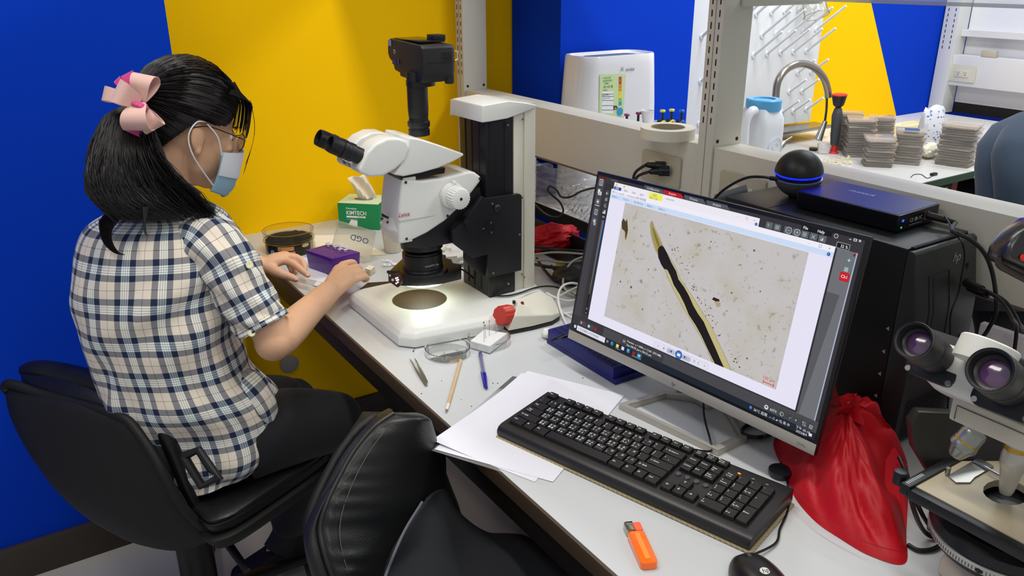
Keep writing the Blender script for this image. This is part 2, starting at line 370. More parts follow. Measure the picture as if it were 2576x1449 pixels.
# picture viewer window
srect(140, 66, 1776, 968, '#e4e1f3', 8, 'viewer_window'); srect(140, 66, 1776, 100, '#eeebf5', 9, 'title_bar'); srect(140, 96, 1776, 126, '#c9daf3', 9, 'menu_bar')
stext('圖 9-2_overall_1 - Windows 相片檢視器', 152, 90, 18, '#66666e', dz=11)
for t, x in (('檔案(F)  ▾', 156), ('列印(P)  ▾', 258), ('電子郵件(E)', 356), ('燒錄(U)  ▾', 470), ('開啟(O)  ▾', 570)): stext(t, x, 119, 16, '#5f7fb4', dz=11)
for t, x in (('–', 1620), ('□', 1682), ('×', 1740)): stext(t, x, 90, 22, '#77777f', dz=11)
def sdisc(cx, cy, r, col, dz, n=20): return spl([(cx+r*math.cos(2*PI*i/n), cy-r*math.sin(2*PI*i/n)) for i in range(n)], col, dz)
sdisc(1748, 112, 10, '#2f58b8', 11); stext('?', 1743, 119, 17, '#ffffff', dz=12)
sdisc(1284, 56, 9, '#2f58b8', 7); stext('?', 1280, 62, 14, '#ffffff', dz=8)
# micrograph: procedural field of debris
def micro():
    m = bpy.data.materials.new('micrograph'); m.use_nodes = True; nt = m.node_tree; N = nt.nodes; L = nt.links; b = N['Principled BSDF'].inputs
    b['Base Color'].default_value = (.008, .008, .009, 1); b['Roughness'].default_value = .28; b['Specular IOR Level'].default_value = .25
    tc = N.new('ShaderNodeTexCoord')
    def noise(sc, det, lo, hi, off):
        mp = N.new('ShaderNodeMapping'); mp.inputs[1].default_value = (off, 0, 0); L.new(tc.outputs['Object'], mp.inputs[0])
        n = N.new('ShaderNodeTexNoise'); n.inputs['Scale'].default_value = sc; n.inputs['Detail'].default_value = det; L.new(mp.outputs[0], n.inputs[0])
        r = N.new('ShaderNodeMapRange'); r.inputs[1].default_value = lo; r.inputs[2].default_value = hi; L.new(n.outputs[0], r.inputs[0]); return r.outputs[0]
    def mixc(a, fac, col):
        x = N.new('ShaderNodeMix'); x.data_type = 'RGBA'; L.new(fac, x.inputs[0])
        if isinstance(a, tuple): x.inputs[6].default_value = a
        else: L.new(a, x.inputs[6])
        x.inputs[7].default_value = lin(col); return x.outputs[2]
    c1 = mixc(lin('#d4cfce'), noise(14, 2, .45, .75, 0), '#c9c4b4')
    c1 = mixc(c1, noise(75, 5, .60, .76, 3), '#9c947a')
    c1 = mixc(c1, noise(160, 3, .67, .76, 5), '#8a8272')
    c1 = mixc(c1, noise(420, 2, .72, .80, 9), '#5e5648')
    L.new(c1, b['Emission Color']); b['Emission Strength'].default_value = .82; return m
part('micrograph', spoly(G(), [(283, 904), (1638, 904), (1638, 130), (283, 130)], 10), micro(), mon, flat=True)
OL = [(528, 204), (527, 230), (558, 301), (597, 359), (629, 388), (699, 452), (754, 518), (828, 586), (923, 668), (1013, 734), (1079, 785), (1148, 848), (1197, 903)]
OR = [(540, 196), (569, 232), (620, 280), (661, 325), (704, 362), (785, 422), (850, 492), (927, 543), (1014, 604), (1080, 655), (1145, 706), (1203, 765), (1258, 817), (1328, 891)]
def expand(l, dx): return [(x+dx, y) for x, y in l]
spl([tuple(q) for q in OL]+[(1338, 904)]+OR[::-1], '#8f8590', 11, 'worm_rim')
spl(expand(OL, 5)[:-1]+[(1204, 903), (1331, 903)]+expand(OR, -4)[::-1], '#c6bb82', 12, 'worm_body')
spl([(534, 206), (534, 230), (566, 301), (606, 357), (640, 392), (700, 380), (655, 325), (612, 281), (562, 233), (541, 201)], '#a39550', 13, 'worm_head')
spl([(552, 240), (590, 300), (640, 360), (650, 352), (610, 296), (562, 240)], '#7f7434', 14, 'worm_head_stripe')
spl([(640, 337), (628, 359), (644, 407), (677, 443), (707, 465), (735, 464), (766, 493), (807, 541), (864, 583), (913, 627), (964, 684), (1029, 729), (1085, 776), (1145, 835), (1190, 877), (1219, 904), (1286, 904), (1246, 864), (1211, 826), (1164, 778), (1117, 730), (1081, 691), (1028, 657), (983, 621), (934, 570), (888, 532), (833, 497), (803, 454), (756, 415), (704, 362), (674, 337), (657, 328)], '#1b1410', 15, 'worm_gut')
spl([(276+8, 259), (293, 233), (316, 250), (327, 232), (345, 280), (352, 300), (351, 345), (325, 312), (296, 301)], '#4f3e20', 12, 'debris'); spl([(330, 320), (352, 345), (348, 370), (337, 350)], '#6d5c33', 12, 'debris')
spl([(1103, 546), (1111, 529), (1154, 531), (1157, 543), (1129, 550)], '#3b1c0c', 12, 'debris'); spl([(1122, 552), (1166, 545), (1172, 570), (1146, 580)], '#b5a184', 11, 'debris')
rr = random.Random(3)
for i in range(70):                     # dark specks trailing along the right of the worm
    t = rr.random(); x = lerp(690, 1345, t)+abs(rr.gauss(0, 42))+12; y = lerp(318, 890, t)-rr.uniform(-4, 26); r = rr.uniform(2, 6.5)
    if y < 898 and x < 1620: spl([(x+r*rr.uniform(.5, 1.3)*math.cos(a), y+r*rr.uniform(.4, 1.1)*math.sin(a)) for a in [-2*PI*k/7 for k in range(7)]], rr.choice(['#75643f', '#564629', '#8d7a58', '#3d3220']), 12, 'debris')
for x, y, r in ((1226, 470, 6), (1245, 300, 4), (585, 500, 5), (905, 340, 4), (1406, 410, 5), (370, 640, 7), (470, 650, 9), (1500, 640, 4), (700, 250, 5), (600, 760, 6), (1420, 800, 6), (1310, 200, 7), (1010, 220, 5)):
    sdisc(x, y, r, '#6b6148', 12, 9)
stext('100 µm', 1541, 872, 26, '#d8232b', dz=12)
srect(1552, 886, 1618, 890, '#d8232b', 12); srect(1550, 878, 1554, 898, '#d8232b', 12); srect(1616, 878, 1620, 898, '#d8232b', 12)
# viewer buttons
def sround(x0, y0, x1, y1, r, col, dz): return spl([(x, -y) for x, y in rrect(x1-x0, y1-y0, r, c=((x0+x1)/2, -(y0+y1)/2))], col, dz)
sround(745, 922, 1180, 966, 21, '#c6c3d6', 10); sround(747, 924, 1178, 964, 20, '#e9e7f4', 11)
sround(853, 930, 925, 960, 13, '#bfc0d0', 12); sround(975, 930, 1045, 960, 13, '#bfc0d0', 12)
sdisc(951, 944, 27, '#1d3a8c', 13); sdisc(951, 944, 23, '#3f78c8', 14); srect(939, 936, 963, 952, '#e5eefc', 15)
for t, x, c_ in (('⌕', 775, '#41568f'), ('✥', 820, '#41568f'), ('|◀', 872, '#33508f'), ('▶|', 990, '#33508f'), ('↺', 1062, '#41568f'), ('↻', 1096, '#41568f'), ('×', 1145, '#b03b3b')): stext(t, x, 951, 22, c_, dz=16)
# toolbar icons on the left
for y, kind in ((44, 0), (112, 1), (180, 2), (246, 3), (312, 4)):
    sround(8, y-30, 60, y+28, 5, '#4a4b52', 3)
    if kind == 0: sround(18, y-22, 50, y+20, 4, '#dcdce2', 4); sround(21, y-18, 47, y+16, 3, '#4a4b52', 5); [srect(27, y-11+9*k, 42, y-8+9*k, '#dcdce2', 6) for k in range(3)]
    if kind == 1: sround(18, y-22, 38, y+6, 3, '#dcdce2', 4); sround(24, y-8, 54, y+16, 4, '#ececf0', 5); sdisc(39, y+4, 8, '#4a4b52', 6); sdisc(39, y+4, 4, '#ececf0', 7)
    if kind in (2, 4):
        sdisc(34, y-6, 8, '#e4e4ea', 4)
        for k in range(8):
            a = k*PI/4; spl([(34+11*math.cos(a)-1.2*math.sin(a), y-6+11*math.sin(a)+1.2*math.cos(a)), (34+17*math.cos(a)-1.2*math.sin(a), y-6+17*math.sin(a)+1.2*math.cos(a)), (34+17*math.cos(a)+1.2*math.sin(a), y-6+17*math.sin(a)-1.2*math.cos(a)), (34+11*math.cos(a)+1.2*math.sin(a), y-6+11*math.sin(a)-1.2*math.cos(a))][::-1], '#e4e4ea', 4)
        if kind == 2: srect(14, y+18, 54, y+22, '#e4e4ea', 4)
        else: sdisc(42, y+12, 10, '#e4e4ea', 5); sdisc(44, y+12, 6, '#4a4b52', 6)
    if kind == 3: sround(20, y-20, 48, y+18, 6, '#b8b8c0', 4); sround(24, y-14, 44, y+12, 3, '#4a4b52', 5); srect(32, y-10, 36, y+9, '#b8b8c0', 6)
for k, c_ in enumerate(('◧', '▣', '↻', '▟')): sround(92, 84+42*k, 126, 118+42*k, 4, '#46474d', 3); stext(c_, 97, 112+42*k, 24, '#cfd2d6', dz=4)
srect(95, 250, 128, 272, '#050506', 3); stext('255', 98, 268, 17, '#e8e8ee', dz=4)
def rainbow():
    m = bpy.data.materials.new('rainbow_bar'); m.use_nodes = True; nt = m.node_tree; b = nt.nodes['Principled BSDF'].inputs
    b['Base Color'].default_value = (.01, .01, .01, 1); tc = nt.nodes.new('ShaderNodeTexCoord'); sp = nt.nodes.new('ShaderNodeSeparateXYZ'); cr = nt.nodes.new('ShaderNodeValToRGB')
    mr = nt.nodes.new('ShaderNodeMapRange'); mr.inputs[1].default_value = .006+98/1920*.527; mr.inputs[2].default_value = .006+126/1920*.527
    nt.links.new(tc.outputs['Object'], sp.inputs[0]); nt.links.new(sp.outputs[0], mr.inputs[0]); nt.links.new(mr.outputs[0], cr.inputs[0]); nt.links.new(cr.outputs[0], b['Emission Color']); b['Emission Strength'].default_value = .8
    e = cr.color_ramp.elements; e[0].color = lin('#6a2a24'); e[1].color = lin('#2a55d0')
    for p_, c_ in ((.35, '#7a3a2c'), (.5, '#3a9a50'), (.68, '#2b6fd0')): q_ = e.new(p_); q_.color = lin(c_)
    return m
part('rainbow_scale', spoly(G(), [(104, 800), (112, 800), (126, 285), (98, 285)], 4), rainbow(), mon, flat=True)
srect(100, 800, 116, 925, '#141416', 3); sdisc(110, 905, 7, '#77777d', 5); srect(102, 920, 120, 946, '#0c0c0e', 4); stext('0', 107, 940, 15, '#e8e8ee', dz=6)
# taskbar
srect(66, 1000, 128, 1030, '#4a4b52', 2); stext('II', 78, 1022, 22, '#e8e8ee', bold=.02); sdisc(112, 1016, 8, '#7c1c22', 4)
srect(142, 1000, 204, 1030, '#3d4654', 2); sdisc(160, 1016, 10, '#cfdcf0', 4); srect(214, 1004, 236, 1028, '#a11d22', 3)
for dx, dy in ((0, 0), (11, 0), (0, 11), (11, 11)): srect(20+dx, 1048+dy, 29+dx, 1057+dy, '#e8f0fa', 4)
srect(50, 1043, 330, 1079, '#dcdbea', 3, 'search_box'); stext('⌕ 在這裡輸入文字來搜尋', 62, 1068, 19, '#6a6a78', dz=5)
stext('⊟', 345, 1068, 24, '#e0e0e8')
for x, c_ in ((390, '#2fa7c9'), (440, '#e9c04a'), (490, '#d9d9e2'), (540, '#2a93dc'), (590, '#a8222c')):
    (sdisc(x+8, 1060, 13, c_, 4) if x == 390 else srect(x-4, 1048, x+20, 1071, c_, 4))
sdisc(401, 1062, 6, '#1d4f9c', 5); srect(444, 1054, 456, 1062, '#f5e8b8', 5); spl([(536, 1048), (560, 1048), (548, 1058)][::-1], '#9ad2f5', 5); stext('✗', 586, 1070, 26, '#2a1010', dz=6)
srect(622, 1042, 668, 1079, '#33515f', 3); srect(634, 1050, 656, 1068, '#79c3ee', 4)
for x in (436, 586, 624): srect(x, 1076, x+40, 1079, '#6cb8ec', 5)
sround(482, 992, 514, 1024, 5, '#55565b', 3); stext('µm', 487, 1014, 17, '#e8e8ee')
stext('Preview  x = 3840 y = 2160  (593 MB)', 524, 1006, 19, '#e0e0e4', bold=.008); stext('Size 540.95 µm x 304.22 µm', 524, 1030, 19, '#e0e0e4', bold=.008)
stext('607X', 1630, 1028, 20); sdisc(1606, 1020, 13, '#dcdce2', 4); sdisc(1606, 1018, 6, '#55565b', 5)
for k, t in enumerate(('i', '┌', '+', '⇅', '▧')): sround(1686+44*k, 1000, 1724+44*k, 1038, 4, '#3d4044', 3); stext(t, 1698+44*k, 1028, 27, '#d2d4d8', dz=5)
sdisc(1705, 1019, 12, '#d2d4d8', 4); sdisc(1705, 1019, 10, '#3d4044', 4.5)
stext('36°C 起風', 1532, 1070, 21); sdisc(1512, 1060, 9, '#4d83d6', 4); stext('︿ ⌂ ◢ ◁) 英 中', 1634, 1068, 19); stext('下午 05:18', 1802, 1058, 19); stext('2023/8/9', 1808, 1078, 19); srect(1884, 1052, 1902, 1068, '#d8d8e0', 4)
# top right controls
srect(1560, -2, 1740, 24, '#0e0e10', 3); stext('File', 1570, 17, 22, '#f0f0f4', bold=.01); stext('Help', 1656, 17, 22, '#f0f0f4', bold=.01)
sdisc(1764, 12, 12, '#c8c8ce', 4); sdisc(1764, 12, 9, '#3b3b40', 5)
srect(1836, 10, 1848, 13, '#f0f0f4', 4); sround(1860, 2, 1878, 15, 1, '#f0f0f4', 4); srect(1863, 5, 1875, 12, '#3b3b40', 5); stext('×', 1886, 17, 27, '#f0f0f4', bold=.02)
for k, t in enumerate(('⚲', '▤', '⊖', '⊕', '▣', '✕', '◪')): 
    x = 1345+52*k+(14 if k > 1 else 0); sround(x, 26, x+44, 62, 4, '#5d666a', 3); stext(t, x+10, 54, 27, '#d4dade', dz=5)
sround(1775, 36, 1852, 72, 4, '#77797e', 4); srect(1781, 42, 1846, 66, '#060607', 5); stext('32 %', 1800, 62, 21, '#f0f0f4', bold=.01, dz=6)
sround(1842, 92, 1888, 138, 5, '#69757a', 4); stext('+', 1853, 128, 36, '#e4e8ec', dz=6); sround(1842, 144, 1886, 178, 5, '#69757a', 4); stext('▦', 1849, 174, 28, '#dfe3e8', dz=6)
sround(1834, 180, 1888, 226, 6, '#c91822', 5); stext('Ch1', 1841, 210, 23, '#ffe6e6', bold=.01, dz=7); sdisc(1884, 84, 7, '#8c1a20', 5)
# stand: hexagonal base ring, column
stn = part('stand_base', G(), Msil, mon, world=False)
bpts = [(1556, 1030), (1665, 993), (1790, 1022), (1878, 1108), (1800, 1150), (1700, 1095)]
def base_outline(z): return [onz(*p, z) for p in ((1556, 1028), (1665, 1000), (1812, 1022), (1878, 1112), (1805, 1147))]
bo = base_outline(Zt+.001)
bo[1:4] = [bo[1]+V((.006, .004, 0)), bo[2]+V((.012, 0, 0)), bo[3]]
cx = sum((q for q in bo), V())/5
g = G(); n5 = 5
outer = [V((q.x, q.y, 0)) for q in bo]; ctr = V((cx.x, cx.y, 0)); inner = [ctr+(q-ctr)*.88 for q in outer]
g.rings([[q+V((0, 0, Zt+.0005)) for q in outer], [q+V((0, 0, Zt+.012)) for q in outer], [q+V((0, 0, Zt+.0125)) for q in inner], [q+V((0, 0, Zt+.0005)) for q in inner], [q+V((0, 0, Zt+.0005)) for q in outer]], (0, 0))
bpy.data.objects.remove(stn)
part('stand_base', g, Msil, mon, bevel=.0012)
pc = (bo[1]+bo[2])/2
part('stand_foot', G().box((pc.x-.006, pc.y-.04, Zt+.0006), (pc.x+.05, pc.y+.04, Zt+.0122)), Msil, mon, bevel=.002)
part('stand_column', G().box((pc.x+.028, pc.y-.028, Zt+.0122), (pc.x+.044, pc.y+.028, Zt+.26)), Msil, mon, bevel=.003)
# ================================================================ keyboard
kl, kd, khf, khb = .4535, .143, .019, .026
ko = V((.0505, 1.014, Zt+.0045)); ku = V((.128, -.434, 0)).normalized(); kv = V((-ku.y, ku.x, 0))
KF = frame(ko, ku, kv, (0, 0, 1))
kb = thing('keyboard', 'black full-size keyboard with white lettering lying partly on white paper', 'keyboard', M=KF)
Mkey = mat('key_black', '#1d1c1c', .42, bump=.04, bscale=1500); Mkbd = mat('keyboard_case', '#232224', .38, bump=.04, bscale=1500); Mleg = mat('key_print', '#e9eef0', .5)
tl = math.atan((khb-khf)/kd)
g = G(); n = 12
prof = [(0, .002), (.004, 0), (kd-.004, 0), (kd, .004), (kd-.001, khb-.003), (kd-.005, khb), (.012, khf), (.004, khf-.003), (0, khf-.009)]
g.prism([(y, z) for y, z in prof], 0, kl, frame((0, 0, 0), (0, 1, 0), (0, 0, 1), (1, 0, 0)))
part('case', g, Mkbd, kb, world=False, bevel=.0016)
KT = Matrix.Translation((0, .012, khf)) @ Matrix.Rotation(tl, 4, 'X')        # plane of the top
def well(x0, y0, x1, y1): part('key_well', G().box((x0-.0015, y0-.0015, -.0005), (x1+.0015, y1+.0015, .0006), KT), mat('key_well', '#08080a', .6), kb, world=False, flat=True)
def key(x, y, w_, h_, legs=(), hh=.0065):
    g = G(); a = .0006; g.rings([[(x+a, y+a, .0007), (x+w_-a, y+a, .0007), (x+w_-a, y+h_-a, .0007), (x+a, y+h_-a, .0007)],
        [(x+.0016, y+.0014, hh), (x+w_-.0016, y+.0014, hh), (x+w_-.0016, y+h_-.0012, hh+.0004), (x+.0016, y+h_-.0012, hh+.0004)]], (0, 1), KT)
    k_ = part('key', g, Mkey, kb, world=False, bevel=.0005, seg=1)
    for t, dx, dy, s_ in legs:
        gg = textg(t, s_, KT @ Matrix.Translation((x+dx, y+dy, hh+.00055)), bold=.012, res=1)
        if gg.v: part('legend', gg, Mleg, k_, world=False, flat=True)
U_ = .019; x0 = .0105; r0 = .007                                  # main block
def Y(r): return r0+U_*r
zh = {'Q': '手ㄆ', 'W': '田ㄊ', 'E': '水ㄍ', 'R': '口ㄐ', 'T': '廿ㄔ', 'Y': '卜ㄗ', 'U': '山ㄧ', 'I': '戈ㄛ', 'O': '人ㄟ', 'P': '心ㄣ', 'A': '日ㄇ', 'S': '尸ㄋ', 'D': '木ㄎ', 'F': '火ㄑ', 'G': '土ㄕ', 'H': '竹ㄘ', 'J': '十ㄨ', 'K': '大ㄜ', 'L': '中ㄠ', ';': '：ㄤ', 'Z': '重ㄈ', 'X': '難ㄌ', 'C': '金ㄏ', 'V': '女ㄒ', 'B': '月ㄖ', 'N': '弓ㄙ', 'M': '一ㄩ', ',': '<ㄝ', '.': '>ㄡ', '/': '?ㄥ', '`': '~', '1': '!ㄅ', '2': '@ㄉ', '3': '#ˇ', '4': '$ˋ', '5': '%ㄓ', '6': '^ˊ', '7': '&˙', '8': '*ㄚ', '9': '(ㄞ', '0': ')ㄢ', '-': '_ㄦ', '=': '+', '[': '{', ']': '}', "'": '"'}
def L3(c_):
    e = zh.get(c_, ''); out = [(c_, .0028, .0096, .0062)]
    if len(e) > 1: out.append((e[1], .0092, .0096, .0055))
    if e: out.append((e[0], .0036, .0040, .0046))
    if len(e) > 1: out.append((e[0], .0095, .0040, .0040)) if c_.isalpha() else None
    return out
well(x0, Y(0), x0+15*U_, Y(5))
for i, c_ in enumerate('`1234567890-='): key(x0+i*U_, Y(4), U_, U_, L3(c_))
key(x0+13*U_, Y(4), 2*U_, U_, [('← Backspace', .004, .0085, .0042)])
key(x0, Y(3), 1.5*U_, U_, [('Tab', .004, .008, .0048)])
for i, c_ in enumerate('QWERTYUIOP[]'): key(x0+(1.5+i)*U_, Y(3), U_, U_, L3(c_))
key(x0+13.5*U_, Y(3), 1.5*U_, U_, [('|', .004, .0095, .0048), ('\\', .012, .004, .0048)])
key(x0, Y(2), 1.75*U_, U_, [('Caps', .004, .0095, .0042), ('Lock', .004, .005, .0042)])
for i, c_ in enumerate("ASDFGHJKL;'"): key(x0+(1.75+i)*U_, Y(2), U_, U_, L3(c_))
key(x0+12.75*U_, Y(2), 2.25*U_, U_, [('↵ Enter', .004, .0085, .0045)])
key(x0, Y(1), 2.25*U_, U_, [('⇧ Shift', .004, .0085, .0048)])
for i, c_ in enumerate('ZXCVBNM,./'): key(x0+(2.25+i)*U_, Y(1), U_, U_, L3(c_))
key(x0+12.25*U_, Y(1), 2.75*U_, U_, [('⇧ Shift', .004, .0085, .0048)])
xx = x0
for t, w_ in (('Ctrl', 1.5), ('⊞', 1.1), ('Alt', 1.4), ('', 6.4), ('Alt', 1.3), ('⊞', 1.1), ('▤', 1.0), ('Ctrl', 1.2)):
    key(xx, Y(0), w_*U_, U_, [(t, .004, .009, .0045)] if t else ()); xx += w_*U_
yf = Y(5)+.006; hf = .0155
key(x0, yf, U_, hf, [('Esc', .004, .007, .0045)])
for gi, fx in enumerate((2.0, 6.5, 11.0)):
    well(x0+fx*U_, yf, x0+(fx+4)*U_, yf+hf)
    for i in range(4): key(x0+(fx+i)*U_, yf, U_, hf, [('F%d' % (gi*4+i+1), .005, .007, .0046)])
xn = x0+15*U_+.005
for i, t in enumerate((('Prnt', 'Scrn'), ('Scroll', 'Lock'), ('Pause', 'Break'))): key(xn+i*U_, yf, U_, hf, [(t[0], .003, .0085, .0036), (t[1], .003, .0045, .0036)])
well(xn, Y(3), xn+3*U_, Y(5))
for r_, row in ((4, ('Insert', 'Home', 'Page|Up')), (3, ('Delete', 'End', 'Page|Down'))):
    for i, t in enumerate(row): key(xn+i*U_, Y(r_), U_, U_, [(s_, .0028, .010-.0048*j, .0042) for j, s_ in enumerate(t.split('|'))])
for i in range(4):
    g = G(); g.lathe([(.0048, 0), (.0048, .002), (.0036, .003), (.0002, .0032)], KT @ Matrix.Translation((xn+.005+i*.0152, Y(2)+.010, .0002)), n=16)
    part('round_button', g, mat('button_grey', '#4b4b4d', .25), kb, world=False)
for t, i, r_ in (('←', 0, 0), ('↓', 1, 0), ('→', 2, 0), ('↑', 1, 1)): key(xn+i*U_, Y(r_), U_, U_, [(t, .005, .0085, .0065)])
xp = xn+3*U_+.005
well(xp, Y(0), xp+4*U_, Y(5))
for t, i, r_, w_, h_ in (('Num|Lock', 0, 4, 1, 1), ('/', 1, 4, 1, 1), ('*', 2, 4, 1, 1), ('–', 3, 4, 1, 1), ('7|Home', 0, 3, 1, 1), ('8|↑', 1, 3, 1, 1), ('9|Pg Up', 2, 3, 1, 1), ('+', 3, 2, 1, 2), ('4|←', 0, 2, 1, 1), ('5', 1, 2, 1, 1), ('6|→', 2, 2, 1, 1), ('1|End', 0, 1, 1, 1), ('2|↓', 1, 1, 1, 1), ('3|Pg Dn', 2, 1, 1, 1), ('Enter', 3, 0, 1, 2), ('0|Ins', 0, 0, 2, 1), ('.|Del', 2, 0, 1, 1)):
    key(xp+i*U_, Y(r_), w_*U_, h_*U_, [(s_, .003, h_*U_*.5+.001-.0048*j, .0042) for j, s_ in enumerate(t.split('|'))])
for i in range(3):
    on = i == 0
    part('indicator_light', G().lathe([(.0026, 0), (.0026, .0005)], KT @ Matrix.Translation((xp+.014+i*.022, yf+.003, .0014)), n=12, sy=.5), mat('led_orange', '#ff7a1a', .4, em=2.2) if on else mat('led_off', '#8d8a84', .4), kb, world=False)
# beige perforated mat under the keyboard
g = G(); g.box((.0, -.002, -.0029), (kl+.004, kd-.002, -.0005), KF)
def holes():
    m = bpy.data.materials.new('perforated_beige'); m.use_nodes = True; nt = m.node_tree; b = nt.nodes['Principled BSDF']; tc = nt.nodes.new('ShaderNodeTexCoord')
    v = nt.nodes.new('ShaderNodeTexVoronoi'); v.inputs['Scale'].default_value = 420; v.inputs['Randomness'].default_value = .1; nt.links.new(tc.outputs['Object'], v.inputs[0])
    r = nt.nodes.new('ShaderNodeMapRange'); r.inputs[1].default_value = .25; r.inputs[2].default_value = .4; nt.links.new(v.outputs['Distance'], r.inputs[0])
    x = nt.nodes.new('ShaderNodeMix'); x.data_type = 'RGBA'; x.inputs[6].default_value = lin('#4b3f2a'); x.inputs[7].default_value = lin('#c9b88f'); nt.links.new(r.outputs[0], x.inputs[0]); nt.links.new(x.outputs[2], b.inputs['Base Color']); b.inputs['Roughness'].default_value = .8
    return m
solo('keyboard_mat', 'thin beige perforated mat peeking out under the black keyboard', 'mat', g, holes())
# ================================================================ computer tower with its sphere and drive box
Mtw = mat('tower_black', '#1a1a1c', .45, bump=.08, bscale=900); Mtf = mat('tower_front', '#2c2e2f', .42, bump=.05, bscale=900)
tx0, tx1, ty0, ty1, tz = .567, .736, .632, 1.03, 1.078
tw = thing('computer_tower', 'black computer tower behind the monitor, sphere and drive box on its top', 'computer', (.65, .83, Zt))
part('chassis', G().box((tx0, ty0+.028, Zt+.012), (tx1, ty1, tz)), Mtw, tw, bevel=.004)
prf = [(ty0+.028, Zt+.008), (ty0-.006, Zt+.010), (ty0-.008, Zt+.12), (ty0-.004, tz-.10), (ty0+.010, tz-.030), (ty0+.013, tz-.006), (ty0+.020, tz-.002), (ty0+.028, tz-.004)]
part('front_bezel', G().prism(prf, tx0, tx1, frame((0, 0, 0), (0, 1, 0), (0, 0, 1), (1, 0, 0))), Mtf, tw, bevel=.003)
part('top_seam', G().box((tx0+.006, ty1-.10, tz+.0001), (tx1-.006, ty1-.0985, tz+.0004)), mat('seam_black', '#070707', .7), tw)
part('top_slot', G().box((tx0+.012, ty0+.024, tz-.0022), (tx1-.012, ty0+.030, tz+.0005)), mat('seam_black', '#070707', .7), tw)
for k in range(4): part('foot', G().cbox((tx0+.02+(k % 2)*.13, ty0+.05+(k//2)*.3, Zt+.0061), (.02, .03, .012)), BLK(), tw)
def bez(x, z): # point on the bezel front at height z
    ys = [(Zt+.12, ty0-.008), (tz-.10, ty0-.004), (tz-.03, ty0+.010), (tz-.006, ty0+.013)]
    for (a, ya), (b, yb) in zip(ys, ys[1:]):
        if a <= z <= b: return V((x, lerp(ya, yb, (z-a)/(b-a)), z))
    return V((x, ty0-.008, z))
BF = lambda x, z: frame(bez(x, z)+V((0, -.0006, 0)), (1, 0, 0), (0, .07 if z > tz-.10 else .02, 1), (0, -1, 0))
part('drive_door_line', G().tube([bez(tx0+.035, Zt+.15)+V((0, -.0004, 0)), bez(tx0+.035, tz-.10)+V((0, -.0004, 0)), bez(tx0+.035, tz-.045)+V((0, -.0004, 0)), bez(tx0+.090, tz-.045)+V((0, -.0004, 0)), bez(tx0+.090, tz-.10)+V((0, -.0004, 0)), bez(tx0+.090, Zt+.15)+V((0, -.0004, 0))], .0007, n=4, sm=False), mat('seam_black', '#070707', .7), tw)
part('drive_line', G().tube([bez(tx0+.047, Zt+.15)+V((0, -.0003, 0)), bez(tx0+.047, tz-.10)+V((0, -.0003, 0)), bez(tx0+.047, tz-.05)+V((0, -.0003, 0))], .0004, n=4, sm=False), mat('seam_black', '#070707', .7), tw)
text('hp', .022, BF(tx0+.098, tz-.035), mat('logo_silver', '#cfcfcf', .3, .6), tw, name='logo', shear=.35, bold=-.01)
for z in (tz-.05, tz-.075, tz-.17, tz-.185): part('port', G().cbox(bez(tx1-.028, z)+V((0, -.0002, 0)), (.005, .001, .012)), mat('seam_black', '#070707', .7), tw, flat=True)
for i in range(22):        # perforated lower front
    for j in range(20):
        pass
g = G()
for i in range(26):
    for j in range(30): g.cbox((tx0+.016+i*.0053, ty0-.0081+(.0008 if j > 14 else 0), Zt+.018+j*.0048), (.0026, .0008, .0018))
part('vent_holes', g, mat('seam_black', '#070707', .7), tw, kind='stuff', flat=True)
text('VR', .008, frame((tx0+.128, ty0-.0085, Zt+.016), (1, 0, 0), (0, 0, 1), (0, -1, 0)), mat('logo_silver', '#cfcfcf', .3, .6), tw, name='mark')
for z in (.78, .82, .86, .90, .94): part('bezel_clip', G().prism([(0, 0), (.006, .002), (.001, .007)], 0, .0006, frame((tx0-.0006, ty0+.034, z), (0, 1, 0), (0, 0, 1), (1, 0, 0))), mat('clip_grey', '#a7adb2', .5), tw)
# sphere
sc_, sr = V((.672, .953, tz+.0445)), .0435
sp = thing('sphere_speaker', 'small black sphere with a glowing blue ring standing on the computer tower', 'device', (sc_.x, sc_.y, tz))
tilt = Matrix.Translation(sc_) @ Matrix.Rotation(math.radians(-5), 4, 'Y') @ Matrix.Rotation(math.radians(3), 4, 'X')
part('upper_shell', G().ell((0, 0, 0), (sr, sr, sr), tilt, 40, 24, t0=.53), mat('sphere_black', '#1c1b1a', .42), sp)
part('lower_shell', G().ell((0, 0, 0), (sr, sr, sr), tilt, 40, 24, t1=.44), mat('sphere_grey', '#55565a', .42), sp)
part('gap', G().lathe([(sr*.93, -.010), (sr*.93, .003)], tilt, 40), mat('seam_black', '#070707', .7), sp)
part('glow_ring', G().lathe([(sr*.97, .0008), (sr*1.003, .0018), (sr*1.003, .0040), (sr*.97, .0050)], tilt, 48), mat('blue_glow', '#1020ff', .3, em=3.5, emc='#0618ff'), sp)
part('rim', G().lathe([(sr*.95, -.0085), (sr*.985, -.0078), (sr*.985, -.0068), (sr*.95, -.0062)], tilt, 40), mat('sphere_rim', '#8b8c90', .35, .4), sp)
part('foot', G().lathe([(.013, -.0445), (.015, -.040)], Matrix.Translation(sc_), 20), BLK(), sp)
cab = lambda name, label, pts, r, m, group=None, n=8, **k: solo(name, label, 'cable', G().tube([V(p) for p in pts], r, n=n, **k), m, group)
Mcab = mat('cable_black', '#0f0f10', .4)
pk = lambda x, y, z: onz(x, y, z)
part('plug', G().cyl(ony(1938, 448, .985), ony(1962, 451, .965), .004), BLK(), sp)
P0 = ony(1940, 448, .985)
cab('power_cable', 'black cable arching from the blue-ringed sphere down behind the monitor', [P0, ony(1915, 445, 1.0), ony(1880, 447, 1.03), ony(1840, 465, 1.06), ony(1805, 492, 1.085), ony(1770, 540, 1.10), (.60, 1.16, .86), (.62, 1.17, .745)], .0027, Mcab)
